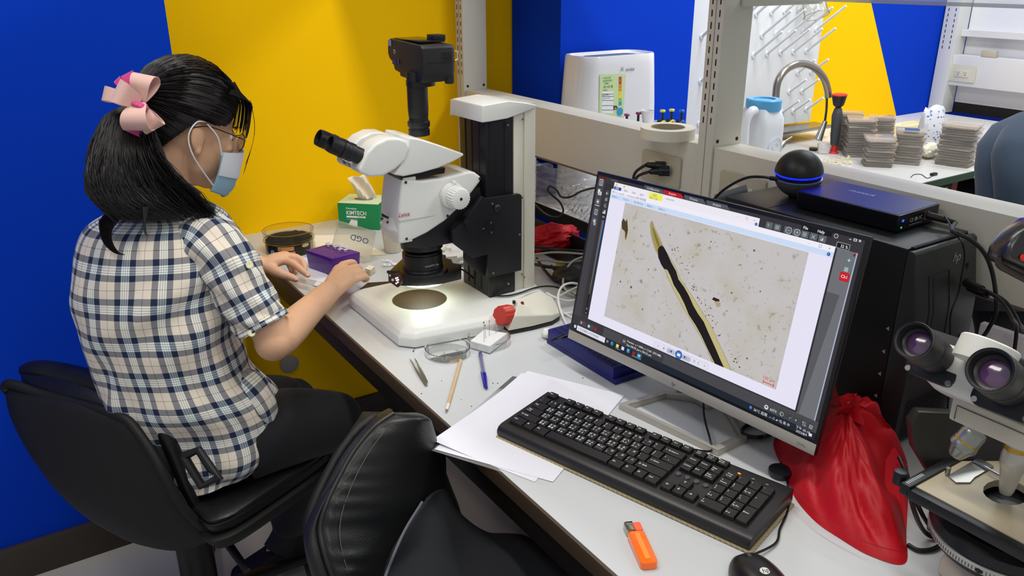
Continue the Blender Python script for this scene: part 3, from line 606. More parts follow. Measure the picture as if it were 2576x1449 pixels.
# drive box
ea = math.radians(3)
EF = Matrix.Translation((.676, .812, tz+.0035)) @ Matrix.Rotation(ea, 4, 'Z')
en = thing('drive_enclosure', 'flat dark blue-black drive box lying on the computer tower with a cable in its end', 'drive', M=EF)
part('shell', G().prism(rrect(.124, .192, .004), 0, .027, EF), mat('enclosure_black', '#15161c', .28, .3, bump=.04, bscale=900), en, bevel=.0012)
part('top_plate', G().prism(rrect(.119, .187, .003), .0271, .0276, EF), mat('enclosure_blue', '#23244a', .3, .75, bump=.05, bscale=900), en)
for sx in (-1, 1):
    for sy in (-1, 1): part('foot', G().cbox((sx*.045, sy*.08, -.0017), (.014, .01, .0033), EF), BLK(), en)
text('inateck', .017, EF @ Matrix.Translation((.012, .02, .0278)) @ Matrix.Rotation(-PI/2+.0, 4, 'Z'), mat('logo_silver', '#cfcfcf', .3, .6), en, name='logo', shear=.3, align='CENTER')
eend = EF @ frame((-.062, -.0966, 0), (1, 0, 0), (0, 0, 1), (0, -1, 0))
part('blue_light', G().cbox((.012, .017, 0), (.004, .0035, .0008), eend), mat('blue_led', '#1a40ff', .3, em=4), en)
part('green_light', G().cbox((.010, .006, 0), (.003, .0025, .0008), eend), mat('green_led', '#3ad060', .3, em=.8), en)
text('CE ⚖ FC', .009, eend @ Matrix.Translation((.032, .011, .0003)), mat('print_grey', '#b8b8bc', .5), en)
text('Model FE3001 Hdd Enclosure', .0032, eend @ Matrix.Translation((.032, .005, .0003)), mat('print_grey', '#b8b8bc', .5), en)
part('usb_port', G().cbox((.084, .014, 0), (.014, .013, .001), eend), mat('port_metal', '#a29a84', .3, .8), en)
Pp = eend @ V((.084, .014, .001)); dirp = V((.3, -1, -.1)).normalized()
ucab = thing('usb_cable', 'thick black cable plugged into the drive box and looping down past the tower front', 'cable', (Pp.x, Pp.y, Pp.z))
part('plug', G().cyl(Pp, Pp+dirp*.032, .0062, .0055, n=10), mat('plug_black', '#1a1a1b', .5), ucab, bevel=.0008)
part('strain_relief', G().cyl(Pp+dirp*.032, Pp+dirp*.044, .0045, .0036, n=10), mat('plug_black', '#1a1a1b', .5), ucab)
pe = Pp+dirp*.044
part('cord', G().tube([pe, ony(2395, 580, .60), ony(2440, 602, .575), ony(2475, 635, .565), ony(2495, 680, .565), ony(2505, 740, .57), ony(2505, 790, .575), ony(2485, 830, .585), ony(2465, 870, .60), (.74, .60, .80), (.745, .62, .744)], .0032), Mcab, ucab)
cab('thin_cord', 'thin black cord hanging down the front of the computer tower', [Pp+V((.002, -.028, .005)), ony(2405, 590, .618), ony(2421, 612, .618), ony(2427, 645, .615), ony(2420, 690, .613), ony(2410, 740, .612), ony(2392, 790, .611), ony(2390, 850, .611), (.685, .611, .80), (.69, .605, .742)], .0014, Mcab)
fp = thing('front_usb_cables', 'pair of black plugs with cables in the front of the computer tower', 'cable', tuple(bez(.71, .92)))
for k, (a_, b_, pts) in enumerate((((2432, 712), (2470, 728), [ony(2490, 736, .55), ony(2520, 760, .54), ony(2545, 800, .54), ony(2556, 850, .55), (.71, .53, .76), (.72, .53, .744)]), ((2440, 722), (2482, 742), [ony(2500, 740, .57), ony(2535, 765, .56), ony(2562, 810, .555), ony(2570, 860, .56), (.735, .55, .76), (.74, .55, .744)]))):
    A_ = ony(a_[0], a_[1], ty0-.008-.004*k); B_ = ony(b_[0], b_[1], ty0-.05)
    part('plug', G().cyl(A_, B_, .0072, .006, n=10), mat('plug_black', '#1a1a1b', .5), fp)
    part('cord', G().tube([B_]+pts, .0030), Mcab, fp)
# pale card box and dark red folder right of the tower
bx = onz(2440, 905, Zt)
solo('card_box', 'small white and pink box standing right of the computer tower', 'box', G().box((.742, .50, Zt+.0005), (.7545, .615, Zt+.19)), mat('box_white', '#e6dfe4', .6), bevel=.001)
g = G().box((.7405, .53, Zt+.05), (.7418, .60, Zt+.15)); solo('pink_label', 'pink label on the white box beside the tower', 'label', g, mat('pink', '#cf5fb8', .6))
solo('red_folder', 'dark red folder leaning behind the white microscope on the right', 'folder', G().box((.7430, .12, Zt+.0005), (.7530, .485, Zt+.215)), mat('folder_red', '#7a2f25', .6), bevel=.001)
# ================================================================ things on the bench
def sheet(name, label, cat, px, z, m, th=.0003, curl=None, group=None, nseg=10, lift=0):
    c = [onz(x, y, z) if len(q) == 2 else None for q in px for x, y in [q[:2]]]
    g = G(); top = []; n = nseg+1
    for i in range(n):
        for j in range(n):
            u, v = i/nseg, j/nseg; p = (c[0]*(1-u)+c[1]*u)*(1-v)+(c[3]*(1-u)+c[2]*u)*v
            top.append(p+V((0, 0, lift*(curl(u, v) if curl else 0))))
    vs = top+[p-V((0, 0, th)) for p in top]; fs = []
    for i in range(nseg):
        for j in range(nseg):
            a = i*n+j; b = a+1; d_ = a+n; e = d_+1; fs.append((a, d_, e, b)); fs.append(tuple(n*n+q for q in (a, b, e, d_)))
    rim = [i*n for i in range(n)]+[nseg*n+j for j in range(1, n)]+[i*n+nseg for i in range(nseg-1, -1, -1)]+[j for j in range(nseg-1, 0, -1)]
    for a, b in zip(rim, rim[1:]+rim[:1]): fs.append((a, b, n*n+b, n*n+a)[::-1])
    g.add(vs, fs); return solo(name, label, cat, g, m, group)
Mpap = mat('white_paper', '#e4e5ee', .75, bump=.03, bscale=60)
Mclear = clearmat('clear_sleeve', glossy=.3, opacity=.10)
sheet('plastic_sleeve', 'clear plastic sleeve under the white sheets, sticking out past the bench edge', 'sleeve', [(1290, 946), (1572, 1000), (1375, 1222), (1076, 1130)], Zt+.0006, Mclear, curl=lambda u, v: (1-u)*v, lift=-.0)
sheet('paper_sheet', 'lower white paper sheet, its corner jutting beyond the bench edge', 'paper', [(1328, 933), (1556, 990), (1345, 1212), (1087, 1113)], Zt+.0011, Mpap, curl=lambda u, v: max(0, v-.6)*max(0, .5-u)*4, lift=.006)
sheet('paper_sheet', 'upper white paper sheet with the black keyboard resting on it', 'paper', [(1313, 938), (1571, 994), (1391, 1212), (1093, 1130)], Zt+.0016, Mpap)
# blue tube rack
Mrk = mat('rack_blue', '#1c1f70', .5, bump=.05, bscale=400)
rk = thing('tube_rack', 'dark blue tube rack half hidden under the monitor corner', 'rack', (.375, 1.16, Zt))
part('flange', G().box((.336, 1.047, Zt+.0008), (.416, 1.272, Zt+.010)), Mrk, rk, bevel=.001)
part('body', G().box((.336, 1.055, Zt+.0102), (.412, 1.268, Zt+.0335)), Mrk, rk, bevel=.001)
for i in range(14):
    for j in range(4):
        g = G(); cx_, cy_ = .347+j*.0165, 1.0655+i*.0147
        g.lathe([(.0058, .0337), (.0058, .0340), (.0068, .0340), (.0068, .0336)], Matrix.Translation((cx_, cy_, Zt)), 14, cap=(0, 0)); g.lathe([(.0058, .03365), (.0058, .0338)], Matrix.Translation((cx_, cy_, Zt)), 14, mi=1)
        part('well', g, [Mrk, mat('well_dark', '#090a26', .8)], rk)
solo('spatula', 'small dark metal spatula lying across the far end of the blue rack', 'spatula', G().tube([onz(1387, 857, Zt+.036), onz(1400, 851, Zt+.037), onz(1425, 842, Zt+.037), onz(1448, 834, Zt+.037), onz(1470, 828, Zt+.037)], [.0022, .0048, .0040, .0020, .0015], n=10, flat=.35), mat('dark_metal', '#26232c', .3, .8))
# crumpled tissue ball
def crumple(c, r, seed, n=18, k=12, amp=.35):
    g = G().ell((0, 0, 0), r, None, n, k); q = random.Random(seed)
    ph = [(q.uniform(0, 6), V((q.gauss(0, 1), q.gauss(0, 1), q.gauss(0, 1)))*q.uniform(1.5, 5)) for _ in range(9)]
    for i, v in enumerate(g.v):
        d = V((v.x/r[0], v.y/r[1], v.z/r[2])); s_ = sum(abs(math.sin(w_.dot(d)+p_)) for p_, w_ in ph)/9-.6
        g.v[i] = V((v.x, v.y, v.z))*(1+amp*s_*1.6+q.uniform(-.06, .06))+V(c)
    return g
solo('tissue_ball', 'small crumpled white tissue ball beside the blue rack', 'tissue', crumple(onz(1377, 838, Zt+.0115)+V((0, 0, 0)), (.0125, .0125, .0105), 5), mat('tissue_white', '#e9e9e4', .9))
# pen
A_, B_ = onz(1208, 888, Zt+.005), onz(1224, 977, Zt+.005); D_ = (B_-A_).normalized(); Lp = .148
pen = thing('ballpoint_pen', 'clear ballpoint pen with dark blue cap lying by the petri dishes', 'pen', tuple(A_))
Mcp = mat('pen_blue', '#16189c', .25, coat=.3)
Lp = (B_-A_).length
part('barrel', G().cyl(A_+D_*.006, A_+D_*Lp*.66, .0040, n=6), clearmat('pen_clear', (.93, .95, .98), opacity=.12), pen)
part('refill', G().cyl(A_+D_*.01, A_+D_*Lp*.66, .0016, n=8), mat('refill_blue', '#2b2e8a', .4), pen)
part('end_plug', G().cyl(A_, A_+D_*.008, .0036, .0041, n=12), Mcp, pen)
part('cap', G().lathe([(.0001, Lp), (.0026, Lp-.002), (.0048, Lp*.72), (.0050, Lp*.62), (.0042, Lp*.62)], axisframe(A_, D_), 14), Mcp, pen)
sd = D_.cross(V((0, 0, 1))); part('clip', G().strip([A_+D_*Lp*.55+sd*.0052+V((0, 0, .001)), A_+D_*Lp*.95+sd*.0040+V((0, 0, .001))], [A_+D_*Lp*.55+sd*.0052+V((0, 0, -.0025)), A_+D_*Lp*.95+sd*.0040+V((0, 0, -.0025))], .0012), Mcp, pen)
# wooden stick with white tip
A_, B_ = onz(1159, 907, Zt+.0035), onz(1122, 1037, Zt+.0035); D_ = (B_-A_).normalized(); L_ = (B_-A_).length
st = thing('wooden_stick', 'pale wooden pencil stick with white tip lying beside the pen', 'stick', tuple(A_))
part('shaft', G().cyl(A_, A_+D_*L_*.86, .0034, .0031, n=10), mat('pale_wood', '#cdb184', .6, var=.08, vscale=60, stretch=(1, 1, 1)), st)
part('white_tip', G().lathe([(.0031, L_*.86), (.0031, L_*.93), (.0022, L_*.96)], axisframe(A_, D_), 10), mat('tip_white', '#e6e2d8', .6), st)
part('point', G().lathe([(.0022, L_*.96), (.0004, L_)], axisframe(A_, D_), 10), mat('point_brown', '#8a7358', .6), st)
# tweezers
tz_ = thing('tweezers', 'silver pointed tweezers lying open near the bench edge', 'tweezers', tuple(onz(1073, 970, Zt)))
Mst = mat('steel', '#a2a19d', .28, .9)
for a_, b_, c_ in (((1031, 903), (1047, 928), (1073, 970)), ((1043, 901), (1056, 925), (1074, 962))):
    pts = [onz(*a_, Zt+.003), onz((a_[0]+b_[0])/2+1, (a_[1]+b_[1])/2, Zt+.0035), onz(*b_, Zt+.004), onz((c_[0]+b_[0])/2, (c_[1]+b_[1])/2, Zt+.0035), onz(*c_, Zt+.0025)]
    part('arm', G().tube(pts, [.0006, .0016, .0024, .0030, .0026], n=8, flat=.45), Mst, tz_)
# petri dishes and pins
Mgl = clearmat('petri_clear', (.985, .99, .985), glossy=.35, opacity=.06)
def petri(name, label, c, r=.046, h=.014, group=None):
    g = G(); M = Matrix.Translation(c)
    g.lathe([(r-.0012, .0012), (r-.0012, h), (r, h), (r, 0), (.0001, 0), (.0001, .0012)][::-1] if 0 else [(r-.001, .001), (r-.001, h), (r, h), (r, 0)], M, 56, cap=(1, 1))
    t = thing(name, label, 'petri dish', tuple(c), group=group)
    part('dish', g, Mgl, t); part('rim', G().lathe([(r-.0014, h-.0003), (r-.0014, h+.0008), (r+.0006, h+.0008), (r+.0006, h-.0003)], M, 56, cap=(0, 0)), clearmat('petri_rim', (.86, .89, .88), glossy=.9, opacity=.25), t)
    part('base_rim', G().lathe([(r-.0004, 0), (r+.0003, 0), (r+.0003, .0012), (r-.0004, .0012)], M, 56, cap=(0, 0)), clearmat('petri_rim'), t)
    return t
pc1 = onz(1126, 890, Zt)+V((0, 0, .0005)); pc2 = onz(1229, 862, Zt)+V((0, 0, .0005))
petri('petri_dish', 'clear petri dish holding a few loose pins, left of the foam one', pc1)
petri('petri_dish', 'clear petri dish under the white foam block', pc2)
fb = [onz(*p, Zt+.002) for p in ((1184, 875), (1232, 887), (1276, 848))]
fb = [onz(*p, Zt+.019) for p in ((1183, 857), (1232, 871), (1276, 838), (1218, 828))]
g = G(); g.rings([[q+V((0, 0, -.0165)) for q in fb], [q+V((0, 0, -.0008)) for q in fb], [q for q in fb]], (1, 1))
me_f = g; foam = thing('foam_block', 'white foam block with upright pins in the right petri dish', 'foam', tuple(pc2))
part('block', g, mat('foam_white', '#e2e3e4', .9, bump=.5, bscale=500), foam, bevel=.0015, seg=1)
def pin(a, b, col, name_, label, r=.0017, group='ball-headed pins'):
    a, b = V(a), V(b)
    t = thing('ball_pin', label, 'pin', tuple(a), group=None)
    part('needle', G().cyl(a, b, .0004, n=6), Mst, t); part('head', G().ell(tuple(b), (r, r, r), None, 12, 8), mat('pinhead_'+col, col, .2, coat=.5), t)
for (hx, hy), (bx_, by_), col, lb in (((1217, 811), (1218, 862), '#1f5a63', 'pin with dark teal head standing nearest in the foam block'), ((1220, 818), (1222, 852), '#c4524f', 'pin with small red head standing beside the teal one in foam'), ((1231, 808), (1231, 846), '#d38a86', 'pin with pale pink head standing mid foam block'), ((1245, 805), (1248, 840), '#e2d6cc', 'pin with pearl white head standing at the far foam edge')):
    base = onz(bx_, by_, Zt+.0185); dd = (base-CAM).dot(V((R[0][2], R[1][2], R[2][2]))); pin(base, atd(hx, hy, dd), col, '', lb)
for (hx, hy), (bx_, by_), col, lb in (((1040, 883), (1048, 868), '#8e1d2c', 'pin with dark red head lying on bench left of the dishes'), ((1090, 901), (1092, 894), '#b03040', 'pin with red head at the left inside the left dish'), ((1123, 898), (1116, 884), '#b58a5a', 'pin with brown head lying mid left dish'), ((1166, 893), (1146, 878), '#7e98a8', 'pin with pale blue head lying at the right in the left dish'), ((1112, 899), (1121, 906), '#a2705a', 'pin with reddish brown head at the front of the left dish')):
    zz = Zt+.0018 if hx < 1060 else Zt+.0036
    pin(onz(bx_, by_, zz-.0007), onz(hx, hy, zz), col, '', lb)
# orange lighter
A_, B_ = onz(1587, 1318, Zt+.006), onz(1635, 1425, Zt+.006); D_ = (B_-A_).normalized(); L_ = (B_-A_).length; sd = V((-D_.y, D_.x, 0))
li = thing('lighter', 'orange transparent lighter lying in front of the keyboard', 'lighter', tuple(onz(1610, 1375, Zt)))
LF = frame(A_, D_, sd, (0, 0, 1))
part('body', G().prism(rrect(L_*.76, .0235, .006, c=(L_*.62, 0)), -.0055, .0055, LF), mat('lighter_orange', '#ff7a0c', .15, trans=.25, coat=.6, em=.10), li, bevel=.002, angle=50)  # faint emission added so the orange plastic looks lit through
part('inner_tube', G().box((L_*.30, -.0035, .0056), (L_*.9, .0035, .006), LF), mat('lighter_inner', '#ff9a3a', .3), li, bevel=.0002)
part('metal_hood', G().prism(rrect(L_*.22, .012, .003, c=(L_*.12, -.0055)), -.0056, .0056, LF), mat('chrome', '#b9b2a0', .15, 1), li, bevel=.0012)
part('thumb_lever', G().prism(rrect(L_*.20, .011, .003, c=(L_*.14, .0062)), -.0045, .0056, LF), mat('lighter_red', '#ff6e44', .35), li, bevel=.0012)
part('spark_wheel', G().cyl(LF @ V((L_*.03, .001, .002)), LF @ V((L_*.03, -.0085, .002)), .0038, n=16), mat('dark_metal', '#26232c', .3, .8), li)
# mouse
mc = onz(1893, 1447, Zt+.012)
ms = thing('mouse', 'black computer mouse with an hp logo at the bottom edge of the photo', 'mouse', (mc.x, mc.y, Zt))
MD = V((.28, .96, 0)).normalized(); MFm = frame((mc.x-MD.x*.022, mc.y-MD.y*.022, Zt+.0012), (MD.y, -MD.x, 0), MD, (0, 0, 1))
g = G(); rs = []
for z_, s_ in ((0, .93), (.004, 1), (.012, 1.0), (.020, .95), (.028, .82), (.033, .6), (.0355, .3), (.036, .02)):
    rs.append([(.031*s_*(abs(math.cos(a))**.8)*(1 if math.cos(a) > 0 else -1), (.055 if s_ > .5 else .055)*s_*(abs(math.sin(a))**.9)*(1 if math.sin(a) > 0 else -1)-.004*(1-s_), z_) for a in [2*PI*i/40 for i in range(40)]])
g.rings(rs, (1, 1), MFm)
part('shell', g, mat('mouse_black', '#151415', .35), ms)
part('scroll_wheel', G().cyl(MFm @ V((-.0025, .035, .0275)), MFm @ V((.0025, .035, .0275)), .0065, n=20), mat('wheel_grey', '#3a393a', .4), ms)
part('button_gap', G().tube([MFm @ V((-.006, .052, .0175)), MFm @ V((-.0065, .040, .0268)), MFm @ V((-.006, .024, .0322)), MFm @ V((0, .020, .0335)), MFm @ V((.006, .024, .0322)), MFm @ V((.0065, .040, .0268)), MFm @ V((.006, .052, .0175))], .0006, n=5), mat('seam_black', '#070707', .7), ms)
lg = MFm @ Matrix.Translation((0, -.001, .0366))
part('logo_disc', G().lathe([(.0062, -.0005), (.0062, .0002)], lg, 24), mat('logo_white', '#d9d6d0', .4), ms)
text('hp', .0105, lg @ Matrix.Translation((-.0045, -.0032, .0003)), mat('mouse_black', '#151415', .35), ms, name='logo', shear=.3)
cab('mouse_cable', 'thin black mouse cable running up past the keyboard corner', [MFm @ V((0, .053, .010)), onz(1947, 1370, Zt+.004), onz(1962, 1330, Zt+.0035), onz(1978, 1295, Zt+.0035), onz(1986, 1262, Zt+.0035), onz(1984, 1230, Zt+.0035), onz(1975, 1190, Zt+.0035), (.36, .68, Zt+.0035), (.42, .72, Zt+.0035)], .0017, Mcab)
cab('keyboard_cable', 'thin black cable running from the keyboard under the monitor chin', [KF @ V((kl*.60, kd+.0005, .018)), onz(1787, 1135, Zt+.006), onz(1786, 1105, Zt+.016), onz(1775, 1065, Zt+.016), onz(1770, 1030, Zt+.014), (.45, .93, Zt+.014), (.50, .95, Zt+.004)], .0019, Mcab)

q = random.Random(12); g = G()
for a_, b_ in ((1186, 1022), (1240, 964), (1252, 964), (1136, 1103), (1160, 1005), (1152, 941), (1111, 958), (1466, 951), (1376, 842), (1060, 990), (1276, 1012), (1205, 1060)):
    p = onz(a_, b_, Zt+.0006); s_ = q.uniform(.0006, .0012); g.cbox(p, (s_*2.4, s_, s_), None)
solo('crumbs', 'few tiny dark crumbs scattered on the bench between pens and paper', 'crumbs', g, mat('crumb', '#2c2a28', .8), kind='stuff', flat=True)
# ================================================================ stereo microscope
Mwh = mat('scope_white', '#e2e3e0', .32, coat=.15, bump=.03, bscale=900); Msb = mat('scope_black', '#15161a', .38, bump=.04, bscale=900); Mol = mat('scope_cream', '#d9d6c8', .4, bump=.03, bscale=900)
sm = thing('stereo_microscope', 'white and black stereo microscope with angled eyepieces on a wide white lit base', 'microscope', (.25, 1.54, Zt))
def prof(px, Y): return [(ony(a, b, Y).x, ony(a, b, Y).z) for a, b in px]
def XZ(Y): return frame((0, Y, 0), (1, 0, 0), (0, 0, 1), (0, -1, 0))
def pp(name, px, Y, w_, m, par=None, near=0, sc=1, **k):
    return part(name, G().prism(prof(px, Y), -w_, near, XZ(Y), scale=sc), m, par or sm, **k)
# base
bl = [(.066, 1.69), (.066, 1.425), (.09, 1.398), (.26, 1.372), (.437, 1.392), (.452, 1.405), (.495, 1.60), (.47, 1.70), (.09, 1.705)]
ctrb = (.27, 1.54)
g = G(); rs = []
for z, gr in ((.0008, -.004), (.004, 0), (.022, -.001), (.032, -.006), (.0365, -.014)):
    r = []
    for i in range(len(bl)):
        p = V((bl[i][0]-ctrb[0], bl[i][1]-ctrb[1], 0)); r.append(V((ctrb[0], ctrb[1], Zt+z))+p*(1+gr/p.length*1.6))
    rs.append(r)
g.rings(rs, (1, 1)); part('base', g, Mwh, sm, bevel=.004, angle=12, seg=3)
dcx, dcy = .185, 1.558
part('stage_disc', G().lathe([(.060, 0), (.060, .0004), (.0001, .0005)], Matrix.Translation((dcx, dcy, Zt+.0366)), 56), mat('stage_plate', '#4a4039', .42, .1), sm)
part('stage_ring', G().lathe([(.060, 0), (.061, .0002), (.062, 0)], Matrix.Translation((dcx, dcy, Zt+.0367)), 56, cap=(0, 0)), mat('stage_edge', '#5a6b35', .4), sm)
# column: black rail, white rear housing, cap
zb0 = Zt+.0365
part('column_rail', G().box((.323, 1.488, zb0), (.394, 1.598, 1.19)), Msb, sm, bevel=.002)
for y in (1.515, 1.545, 1.572): part('rail_groove', G().box((.3222, y-.002, zb0+.01), (.3236, y+.002, 1.17)), mat('seam_black', '#070707', .7), sm)
for x in (.334, .372): part('rail_groove', G().box((x-.0015, 1.4872, zb0+.01), (x+.0015, 1.4886, 1.17)), mat('seam_black', '#070707', .7), sm)
part('rear_housing', G().box((.3945, 1.486, zb0), (.4195, 1.60, 1.185)), Mol, sm, bevel=.001)
part('rear_housing', G().box((.4203, 1.482, zb0), (.449, 1.60, 1.205)), Mol, sm, bevel=.002)
capp = prof([(1215, 266), (1213, 309), (1235, 306), (1278, 298), (1347, 273), (1350, 264), (1320, 258), (1280, 254)], 1.478)
g = G(); n = len(capp); cxm = sum(p[0] for p in capp)/n
g.rings([[(x, 1.478, z) for x, z in capp], [(x-.004, 1.60, z) for x, z in capp], [(x-.002, 1.615, z-.004) for x, z in capp]], (1, 1))
part('top_cap', g, Mwh, sm, bevel=.003, seg=3)
for a_, b_ in ((1278, 315), (1315, 300), (1314, 497), (1313, 690), (1319, 697)):
    p = ony(a_, b_, 1.4815); part('screw', G().lathe([(.0028, 0), (.0024, .001), (.0001, .0012)], frame(p, (1, 0, 0), (0, 0, 1), (0, -1, 0)), 12), Mst, sm)
# focus carriage
pp('carriage', [(1222, 500), (1308, 488), (1313, 492), (1312, 680), (1229, 699), (1228, 640), (1190, 650), (1140, 612), (1138, 583), (1165, 560), (1205, 508), (1214, 494)], 1.470, .012, Msb, bevel=.0012)
pp('carriage_arm', [(1206, 508), (1222, 500), (1229, 640), (1140, 612), (1138, 575)], 1.484, .09, Msb, bevel=.002)
pp('carriage_guard', [(1168, 612), (1229, 640), (1230, 699), (1225, 700), (1180, 668), (1168, 650)], 1.500, .006, mat('guard_grey', '#26282a', .45), bevel=.001)
part('lower_block', G().box((.335, 1.478, zb0+.001), (.392, 1.487, zb0+.05)), Msb, sm, bevel=.002)
part('lower_block', G().box((.322, 1.476, zb0+.0), (.338, 1.486, zb0+.06)), Msb, sm, bevel=.001)
for a_, b_ in ((1239, 513), (1235, 560), (1216, 575), (1236, 584), (1307, 590), (1241, 687), (1279, 714)):
    p = ony(a_, b_, 1.4695); part('screw', G().lathe([(.0026, 0), (.0022, .001), (.0001, .0012)], frame(p, (1, 0, 0), (0, 0, 1), (0, -1, 0)), 12), Mst, sm)
p = ony(1251, 524, 1.4695); part('guard_dome', G().ell((0, 0, 0), (.0085, .0085, .005), frame(p, (1, 0, 0), (0, 0, 1), (0, -1, 0)), 20, 10, t0=.5), Msb, sm)
p = ony(1229, 573, 1.4693); part('round_boss', G().lathe([(.0145, 0), (.0145, .0006)], frame(p, (1, 0, 0), (0, 0, 1), (0, -1, 0)), 28), mat('boss_black', '#0d0e11', .4), sm)
p = ony(1176, 562, 1.46); part('clamp_knob', G().lathe([(.006, -.012), (.008, 0), (.007, .006), (.0001, .0065)], frame(p, (1, 0, 0), (0, 0, 1), (0, -1, 0)), 20), Msb, sm)
# optics carrier (black bracket)
pp('bracket', [(1014, 604), (1060, 590), (1105, 560), (1150, 525), (1190, 478), (1207, 470), (1212, 497), (1140, 575), (1138, 612), (1060, 626), (1020, 622), (1006, 612)], 1.494, .085, Msb, bevel=.002)
g = G(); ox, oy = .192, 1.548
g.lathe([(.046, .905), (.047, .912), (.047, .928), (.040, .934)], Matrix.Translation((ox, oy, 0)), 40); part('carrier_ring', g, Msb, sm)
# zoom body
bp = [(1012, 452), (1060, 455), (1110, 449), (1150, 440), (1180, 431), (1196, 434), (1212, 446), (1208, 458), (1190, 482), (1158, 520), (1120, 556), (1075, 586), (1040, 603), (1004, 616), (1003, 560), (1004, 520)]
o_ = pp('zoom_body', bp, 1.490, .090, Mwh, bevel=.006, seg=3, angle=50)
pp('body_crease', [(1004, 554), (1004, 559), (1060, 549), (1092, 541), (1060, 546)], 1.4890, .004, mat('crease', '#c9cac6', .4))
nose = [(1008, 449), (1004, 520), (1003, 614), (1001, 616)]
g = G(); pf = prof([(1010, 449), (1003, 616)], 1.492)
xa, za = pf[0]; xb_, zb_ = pf[1]
g.rings([[(xa+.004, 1.493, za), (xa+.002, 1.52, za), (xa+.003, 1.555, za), (xa+.012, 1.579, za)], [(xa-.003, 1.493, 1.0), (xa-.009, 1.52, 1.0), (xa-.007, 1.555, 1.0), (xa+.004, 1.579, 1.0)], [(xb_+.001, 1.493, .965), (xb_-.006, 1.52, .965), (xb_-.005, 1.555, .965), (xb_+.010, 1.579, .965)], [(xb_+.004, 1.493, zb_+.001), (xb_, 1.52, zb_-.003), (xb_+.003, 1.555, zb_+.006), (xb_+.018, 1.579, zb_+.016)]], (0, 0), closed=False)
g2 = G(); g2.v = [q for q in g.v]+[V((q.x+.03, q.y, q.z)) for q in g.v]; nv = len(g.v)
fs = list(g.f)+[tuple(nv+i for i in f[::-1]) for f in g.f]
for i in range(3):
    fs += [(i+1, i, nv+i, nv+i+1), (12+i, 12+i+1, nv+12+i+1, nv+12+i)]
for k in range(3): fs += [(k*4, k*4+4, nv+k*4+4, nv+k*4), (k*4+7, k*4+3, nv+k*4+3, nv+k*4+7)]
g2.f = fs; g2.m = [0]*len(fs); part('front_cover', g2, Mwh, sm, bevel=.003, angle=20)
pp('iris_slider', [(962, 537), (978, 546), (977, 551), (962, 545)], 1.535, .004, Msb)
for a_, b_, Y_ in ((1021, 459, 1.4895), (1207, 449, 1.4895), (1126, 543, 1.4895), (1023, 601, 1.4895), (961, 550, 1.53), (975, 559, 1.52)):
    p = ony(a_, b_, Y_); part('screw', G().lathe([(.0032, 0), (.0028, .0008), (.0001, .0003)], frame(p, (1, 0, 0), (0, 0, 1), (0, -1, 0)), 14), mat('screw_dark', '#5b564e', .3, .8), sm)
# maker's name, in a flowing red script of strokes on the side
text('Leica', .0125, XZ(1.4885) @ Matrix.Translation((prof([(986, 545)], 1.4885)[0][0]+.0135, prof([(986, 545)], 1.4885)[0][1]-.004, .0008)), mat('scope_red', '#a51c2c', .4), sm, name='logo', shear=.35, bold=.01)
# zoom knob
kx, kz = prof([(1135, 490)], 1.49)[0]
KM = frame((kx, 1.489, kz), (1, 0, 0), (0, 0, 1), (0, -1, 0))
part('knob_collar', G().lathe([(.028, 0), (.027, .012), (.024, .013)], KM, 40), Mwh, sm, bevel=.0008)
part('knob_tab', G().cbox((.002, .0285, .008), (.009, .006, .012), KM), Mwh, sm, bevel=.0008)
g = G(); n = 96; rr_ = [(.0205 if (i % 4) < 2 else .0193) for i in range(n)]
def ring(z, s=1, flat=False): return [((.0195 if flat else rr_[i])*s*math.cos(2*PI*i/n), (.0195 if flat else rr_[i])*s*math.sin(2*PI*i/n), z) for i in range(n)]
g.rings([ring(.0131, 1.12, True), ring(.017, 1.12, True), ring(.0175, 1.1), ring(.040, 1.12), ring(.0415, 1.06), ring(.042, 1.02, True)], (0, 1), KM)
part('zoom_knob', g, Mwh, sm, angle=30)
part('knob_screw', G().lathe([(.0035, 0), (.0030, .0005)], KM @ Matrix.Translation((.0, 0, .0421)), 14), mat('screw_dark', '#5b564e', .3, .8), sm)
# trinocular head
hp_ = [(1030, 347), (1052, 349), (1080, 357), (1120, 370), (1165, 386), (1168, 391), (1140, 407), (1105, 422), (1060, 435), (1015, 444), (992, 440), (1005, 420), (1020, 395), (1026, 370)]
pp('head', hp_, 1.482, .115, Mwh, bevel=.005, seg=3, angle=45)
pp('dovetail', [(1003, 438), (1120, 422), (1118, 436), (1010, 454)], 1.495, .085, Msb)
# binocular part: two cheeks with groove between
cheek = [(905, 346), (940, 337), (975, 336), (1003, 347), (1025, 362), (1032, 378), (1020, 400), (995, 425), (965, 442), (930, 446), (905, 437), (897, 425), (912, 392)]
chn = [(922, 386), (945, 362), (975, 348), (1003, 347), (1024, 355), (1033, 372), (1022, 402), (995, 427), (965, 443), (932, 446), (908, 437), (903, 428), (917, 400)]
pp('eyepiece_housing', chn, 1.478, .050, Mwh, bevel=.006, seg=3, angle=40)
chf = prof(chn, 1.478)
part('eyepiece_housing', G().prism(chf, -.122, -.072, XZ(1.478)), Mwh, sm, bevel=.006, seg=3, angle=40)
inn = [((x-sum(p[0] for p in chf)/len(chf))*.93+sum(p[0] for p in chf)/len(chf), (z-sum(p[1] for p in chf)/len(chf))*.93+sum(p[1] for p in chf)/len(chf)) for x, z in chf]
part('groove_bridge', G().prism(inn, -.074, -.048, XZ(1.478)), mat('groove_grey', '#c2c5c1', .4), sm, bevel=.002)
